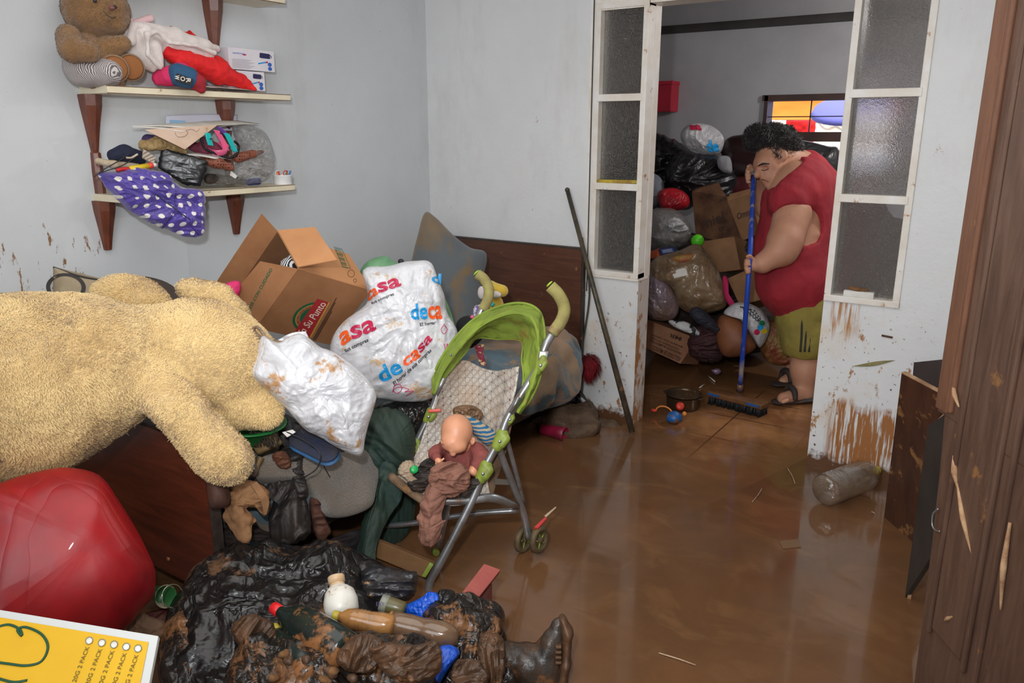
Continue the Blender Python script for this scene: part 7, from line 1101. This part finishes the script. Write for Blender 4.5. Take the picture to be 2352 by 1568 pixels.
# ================================================================== PERSON SWEEPING
MDP = 4.72; K = MDP/FPX
M_SKIN = mat('skin', c(196, 146, 118), c(184, 130, 104), 6, .55, sss=.08, mud=.03, bu=.1, bs=60)
M_SHIRT = mat('red_shirt', c(168, 38, 50), c(146, 34, 46), 4, .85, mud=.20, ms=3.5, mcol=c(140, 66, 60), bu=.3, bs=25, bd=.01)
M_SHORT = mat('yellow_green_shorts', c(150, 138, 62), c(128, 114, 54), 5, .85, mud=.14, bu=.3, bs=25); M_HAIR = mat('black_hair', c(22, 18, 18), c(34, 28, 26), 20, .6, sheen=.1)
prs = root('person', 'person in sleeveless red shirt and yellow green shorts bending over a broom', 'person', Z(1830, 925, 0))
def P_(px, py, dz=0.): return D(px, py, MDP+dz)
def body(infl=0, parts='tla'):   # dz<0 is towards the camera
    L = []
    if 't' in parts:
        L += [('c', (1822, 640, .12), (1815, 560, .10), 78, 74, .05), ('c', (1850, 660, .2), (1860, 540, .2), 70, 66, .05), ('c', (1815, 560, .10), (1830, 470, .08), 70, 74, .05), ('c', (1860, 540, .2), (1868, 440, .2), 62, 62, .05), ('c', (1835, 430, .02), (1855, 425, .34), 62, 58, .05), ('c', (1810, 600, .05), (1812, 650, .06), 62, 66, .05), ('c', (1842, 395, .16), (1818, 385, .14), 50, 38, .04)]
    if 'n' in parts: L += [('c', (1835, 390, .14), (1795, 365, .12), 42, 40, .04)]
    if 'a' in parts:  # near arm and far arm
        L += [('c', (1820, 492, -.10), (1802, 556, -.16), 42, 37, .03), ('c', (1802, 556, -.16), (1796, 576, -.17), 38, 33, .03), ('c', (1796, 576, -.17), (1752, 604, -.19), 33, 22, .03), ('c', (1752, 604, -.19), (1735, 608, -.2), 20, 15, .02),
              ('c', (1815, 440, .42), (1765, 470, .40), 44, 36, .04), ('c', (1765, 470, .40), (1737, 415, .30), 30, 20, .03), ('c', (1737, 415, .30), (1730, 402, .25), 18, 15, .02)]
    if 'l' in parts:
        L += [('c', (1848, 700, .10), (1852, 790, .10), 58, 44, .04), ('c', (1852, 790, .10), (1850, 850, .12), 38, 34, .03), ('c', (1850, 850, .12), (1846, 900, .14), 32, 24, .03), ('c', (1828, 700, .35), (1825, 780, .40), 54, 40, .03), ('c', (1825, 780, .40), (1826, 862, .46), 34, 22, .03)]
    return L
def add(s, L, infl=0):
    for ty, a, b, ra, rb_, k in L: s.cap(P_(*a), P_(*b), (ra+infl)*K, (rb_+infl)*K, k)
s = Sdf(.04); add(s, body(parts='tnal'))
# near breast and side folds seen through the armhole
s.ell(P_(1852, 510, .0), (34*K, 24*K, 34*K), rot2(.5), .012); s.ell(P_(1852, 545, .0), (38*K, 17*K, 34*K), rot2(.2), .01)
# head: skull, face, jaw, nose, brow, lips, ears
hp = (1778, 362, .10); s.ell(P_(1782, 352, .10), (46*K, 44*K, 38*K), rot2(-.5), .03); s.ell(P_(1766, 380, .08), (36*K, 34*K, 33*K), rot2(-.6), .03); s.ell(P_(1782, 400, .09), (27*K, 20*K, 27*K), rot2(-.4), .03)
s.ell(P_(1747, 372, .07), (12*K, 17*K, 22*K), rot2(-.5), .02); s.cap(P_(1744, 384, .05), P_(1739, 402, .045), 6*K, 8*K, .008); s.ell(P_(1741, 401, .055), (7*K, 6*K, 9*K), rot2(-.4), .006)
s.ell(P_(1764, 404, .05), (17*K, 15*K, 18*K), k=.02); s.ell(P_(1752, 413, .06), (8*K, 4.5*K, 10*K), rot2(-.7), .007); s.ell(P_(1756, 418, .06), (8*K, 4.5*K, 9*K), rot2(-.7), .007); s.ell(P_(1764, 424, .07), (11*K, 9*K, 11*K), rot2(-.5), .012)
s.ell(P_(1758, 385, .015), (8*K, 4*K, 5*K), rot2(-.5), .008, True); s.cap(P_(1742, 378, .03), P_(1764, 374, .015), 4.5*K, 4*K, .01)
s.ell(P_(1801, 356, -.005), (9*K, 13*K, 6*K), rot2(.1), .006); s.ell(P_(1799, 357, -.022), (4.5*K, 7.5*K, 4*K), rot2(.1), .004, True)
# hands: palm plus five curled digits round the pole
def digits(px, py, dz, sx):
    s.ell(P_(px, py, dz), (17*K, 15*K, 13*K), k=.012)
    for i, (oy, L_) in enumerate(((-13, 1.), (-5, 1.12), (4, 1.08), (12, .9))):
        a = (px-12*sx, py+oy, dz-.015); b = (px-21*sx*L_, py+oy+2, dz-.03); c3_ = (px-20*sx*L_, py+oy+4, dz-.058); d = (px-9*sx, py+oy+4, dz-.066)
        for u, v, r1, r2 in ((a, b, 5.2, 4.8), (b, c3_, 4.8, 4.3), (c3_, d, 4.3, 3.6)): s.cap(P_(*u), P_(*v), r1*K, r2*K, .0035)
    s.cap(P_(px+2*sx, py-12, dz-.02), P_(px-9*sx, py-21, dz-.04), 6*K, 5*K, .006); s.cap(P_(px-9*sx, py-21, dz-.04), P_(px-17*sx, py-20, dz-.05), 5*K, 4*K, .003)
digits(1727, 609, -.20, .6); digits(1727, 402, .24, .5)
# bare feet in the sandals
s.cap(P_(1846, 895, .14), P_(1848, 915, .15), 22*K, 20*K, .02); s.cap(P_(1842, 905, .12), P_(1800, 916, .05), 19*K, 15*K, .02)
for i in range(5): s.cap(P_(1800+i*2, 913+i*1.5, .09-.03*i), P_(1786+i*3, 918+i*1.2, .09-.03*i), 5.5*K, 4.8*K, .003)
s.cap(P_(1826, 862, .46), P_(1800, 876, .42), 17*K, 13*K, .02)
V, F = s.build(.0085); mesh('body', V, F, M_SKIN, prs)
# stubble/brows/eyes/hair
hs = Sdf(.02); hs.ell(P_(1788, 333, .105), (50*K, 42*K, 42*K), rot2(-.5)); hs.ell(P_(1755, 316, .09), (42*K, 22*K, 36*K), rot2(-.3)); hs.ell(P_(1734, 322, .09), (20*K, 20*K, 28*K), rot2(-.2)); hs.ell(P_(1805, 375, .12), (24*K, 26*K, 34*K), k=.02); hs.ell(P_(1784, 358, .02), (9*K, 14*K, 9*K), rot2(.1), .01)
hs.ell(P_(1748, 372, .02), (36*K, 32*K, 60*K), rot2(-.5), .012, True); hs.ell(P_(1802, 358, -.05), (14*K, 17*K, 32*K), k=.008, sub=True)
V, F = hs.build(.0085); V, F = rough((V, F), .012, 26); V, F = fur((V, F), 9000, .026, .005, .1, 12, 1.0); mesh('hair', V, F, M_HAIR, prs)
for a, b, cc_ in (((1741, 381, .0), (1752, 376, -.02), (1767, 376, -.032)), ): mesh('eyebrow', *tube([P_(*a), P_(*b), P_(*cc_)], [.003, .006, .003], 8), M_HAIR, prs)
mesh('eyelid', *tube([P_(1749, 390, -.012), P_(1756, 391, -.03), P_(1765, 387, -.034)], .0022, 6), M_HAIR, prs)
mesh('lips', *tube([P_(1749, 412, .02), P_(1756, 413, -.005), P_(1765, 417, -.012)], [.003, .004, .002], 8), mat('lip', c(140, 84, 76), ro=.5), prs)
st_ = Sdf(.01); st_.ell(P_(1786, 404, .085), (28*K, 17*K, 29*K), rot2(-.5)); st_.ell(P_(1766, 422, .075), (13*K, 9*K, 13*K), rot2(-.4)); st_.ell(P_(1800, 385, .06), (10*K, 18*K, 22*K), rot2(-.1)); V, F = st_.build(.008); mesh('beard', *rough((V, F), .002, 60), mat('stubble', c(134, 98, 80), c(110, 80, 66), 60, .7), prs)
# shirt: inflated torso, cut at neck, armholes and hem
s = Sdf(.04); add(s, body(parts='t'), 5)
s.cap(P_(1830, 650, .10), P_(1838, 685, .12), 80*K, 70*K, .05); s.cap(P_(1868, 640, .2), P_(1870, 690, .16), 62*K, 54*K, .05)
s.cap(P_(1826, 448, -.06), P_(1812, 462, -.09), 52*K, 46*K, .03)
s.cap(P_(1816, 520, -.2), P_(1806, 562, -.25), 50*K, 42*K, .01, True); s.ell(P_(1852, 522, -.1), (38*K, 43*K, 95*K), rot2(.1), .01, True); s.cap(P_(1800, 362, .1), P_(1826, 350, .08), 44*K, 30*K, .01, True); [s.cap(P_(1762, 404, z_), P_(1806, 366, z_), 36*K, 36*K, .01, True) for z_ in (-.05, .04, .13)]
V, F = s.build(.0095); V, F = rough((V, F), .006, 8); V = V+vnorm(V, F)*(ridge(V*np.array([8, 8, 3]))*.004)[:, None]; mesh('shirt', V, F, M_SHIRT, prs)
s = Sdf(.03); s.cap(P_(1845, 700, .10), P_(1848, 785, .08), 66*K, 54*K); s.cap(P_(1832, 700, .32), P_(1826, 780, .36), 58*K, 50*K); zk = Z(1845, 925, 0)[2]; zh = P_(1845, 815, .1)[2]
V, F = s.build(.0095, lambda g: zh-g[..., 2]); mesh('shorts', *rough((V, F), .005, 14), M_SHORT, prs)
for px_ in (1842, 1852, 1862): V, F = tube([P_(px_, 728, -.05), P_(px_-1, 770, -.055), P_(px_-4, 808, -.055)], [.006, .006, .006], 8); mesh('shorts_stripe', V, F, mat('dark_stripe', c(48, 46, 40), ro=.8) if 'dark_stripe' not in bpy.data.materials else bpy.data.materials['dark_stripe'], prs)
for (x0, y0, z0), (x1, y1_, z1), nm in (((1858, 922, .12), (1790, 926, .06), 'sandal'), ((1834, 882, .46), (1786, 886, .40), 'sandal')):
    a, b_ = P_(x0, y0, z0), P_(x1, y1_, z1); a[2] = max(a[2], .014); b_[2] = max(b_[2], .014); a[2] = b_[2] = .016; s = Sdf(.01); s.cap(a, b_, .055, .05); V, F = s.build(.008); V[:, 2] = .004+(V[:, 2]-V[:, 2].min())*.26
    sa = mesh(nm, V, F, M_BLK, prs); m_ = (a*.35+b_*.65); w_ = nrm(np.cross(b_-a, Zv)); mesh('strap', *tube([m_+w_*.05+Zv*.02, m_+w_*.035+Zv*.068, m_+Zv*.085, m_-w_*.035+Zv*.068, m_-w_*.05+Zv*.02], [.014, .018, .02, .018, .014], 10), M_BLK, sa)
# broom
br_ = root('broom', 'push broom with a worn blue pole and wide black bristle head held by the person', 'broom', Z(1692, 935, 0)); tp_ = P_(1731, 404, .195); md = P_(1721, 610, -.235); bt2 = Z(1700, 888, .075)
M_POLE = mat('blue_pole', c(34, 72, 176), c(160, 150, 140), 6, .45, thr=(.54, .62), st=(1, 1, .35)); R_ = .0145
mesh('pole', *tube([tp_, md, bt2], R_, 14, n=24), M_POLE, br_); e_ = nrm(tp_-md); mesh('pole_top', *lathe(tp_-e_*.002, e_, [(0, .016), (.05, .016), (.06, .010), (.0601, .002)], 16), mat('grey_sleeve', c(110, 112, 112), ro=.5), br_)
e_ = nrm(md-bt2); mesh('pole_label', *lathe(bt2+e_*.04, e_, [(0, .0150), (.15, .0150)], 16, False), mat('yellow_label', c(200, 160, 90), c(90, 84, 150), 9, .5, thr=(.5, .54)), br_); mesh('socket', *lathe(bt2-e_*.03, e_, [(0, .022), (.05, .018)], 16), M_LIME if 0 else mat('blue_socket', c(70, 70, 120), c(120, 86, 60), 10, .4), br_)
a, b_ = Z(1634, 902, .06), Z(1758, 934, .06); ax = b_-a; wd = nrm(np.cross(Zv, ax))*.045
mesh('head_block', *obox(a-wd-Zv*.012, ax, wd*2, Zv*.035, .008), mat('muddy_block', c(120, 82, 52), c(96, 66, 44), 8, .3, mud=.1), br_)
for u in (.0, .72): mesh('blue_edge', *obox(a+ax*u-wd*1.02 if (wd@fw) > 0 else a+ax*u+wd*1.02, ax*.22, -nrm(fw*np.array([1, 1, 0]))*.004, Zv*.014, .001), mat('edge_blue', c(34, 84, 150), ro=.4) if 'edge_blue' not in bpy.data.materials else bpy.data.materials['edge_blue'], br_)
rs = random.Random(3); V, F = join([tube([p0 := a+ax*rs.uniform(.01, .99)+wd*rs.uniform(-.9, .9), p0+np.array([rs.uniform(-.008, .008), rs.uniform(-.02, .004), -.055])], .0035, 5) for _ in range(420)]); mesh('bristles', V, F, mat('black_bristle', c(22, 22, 24), ro=.6), br_)
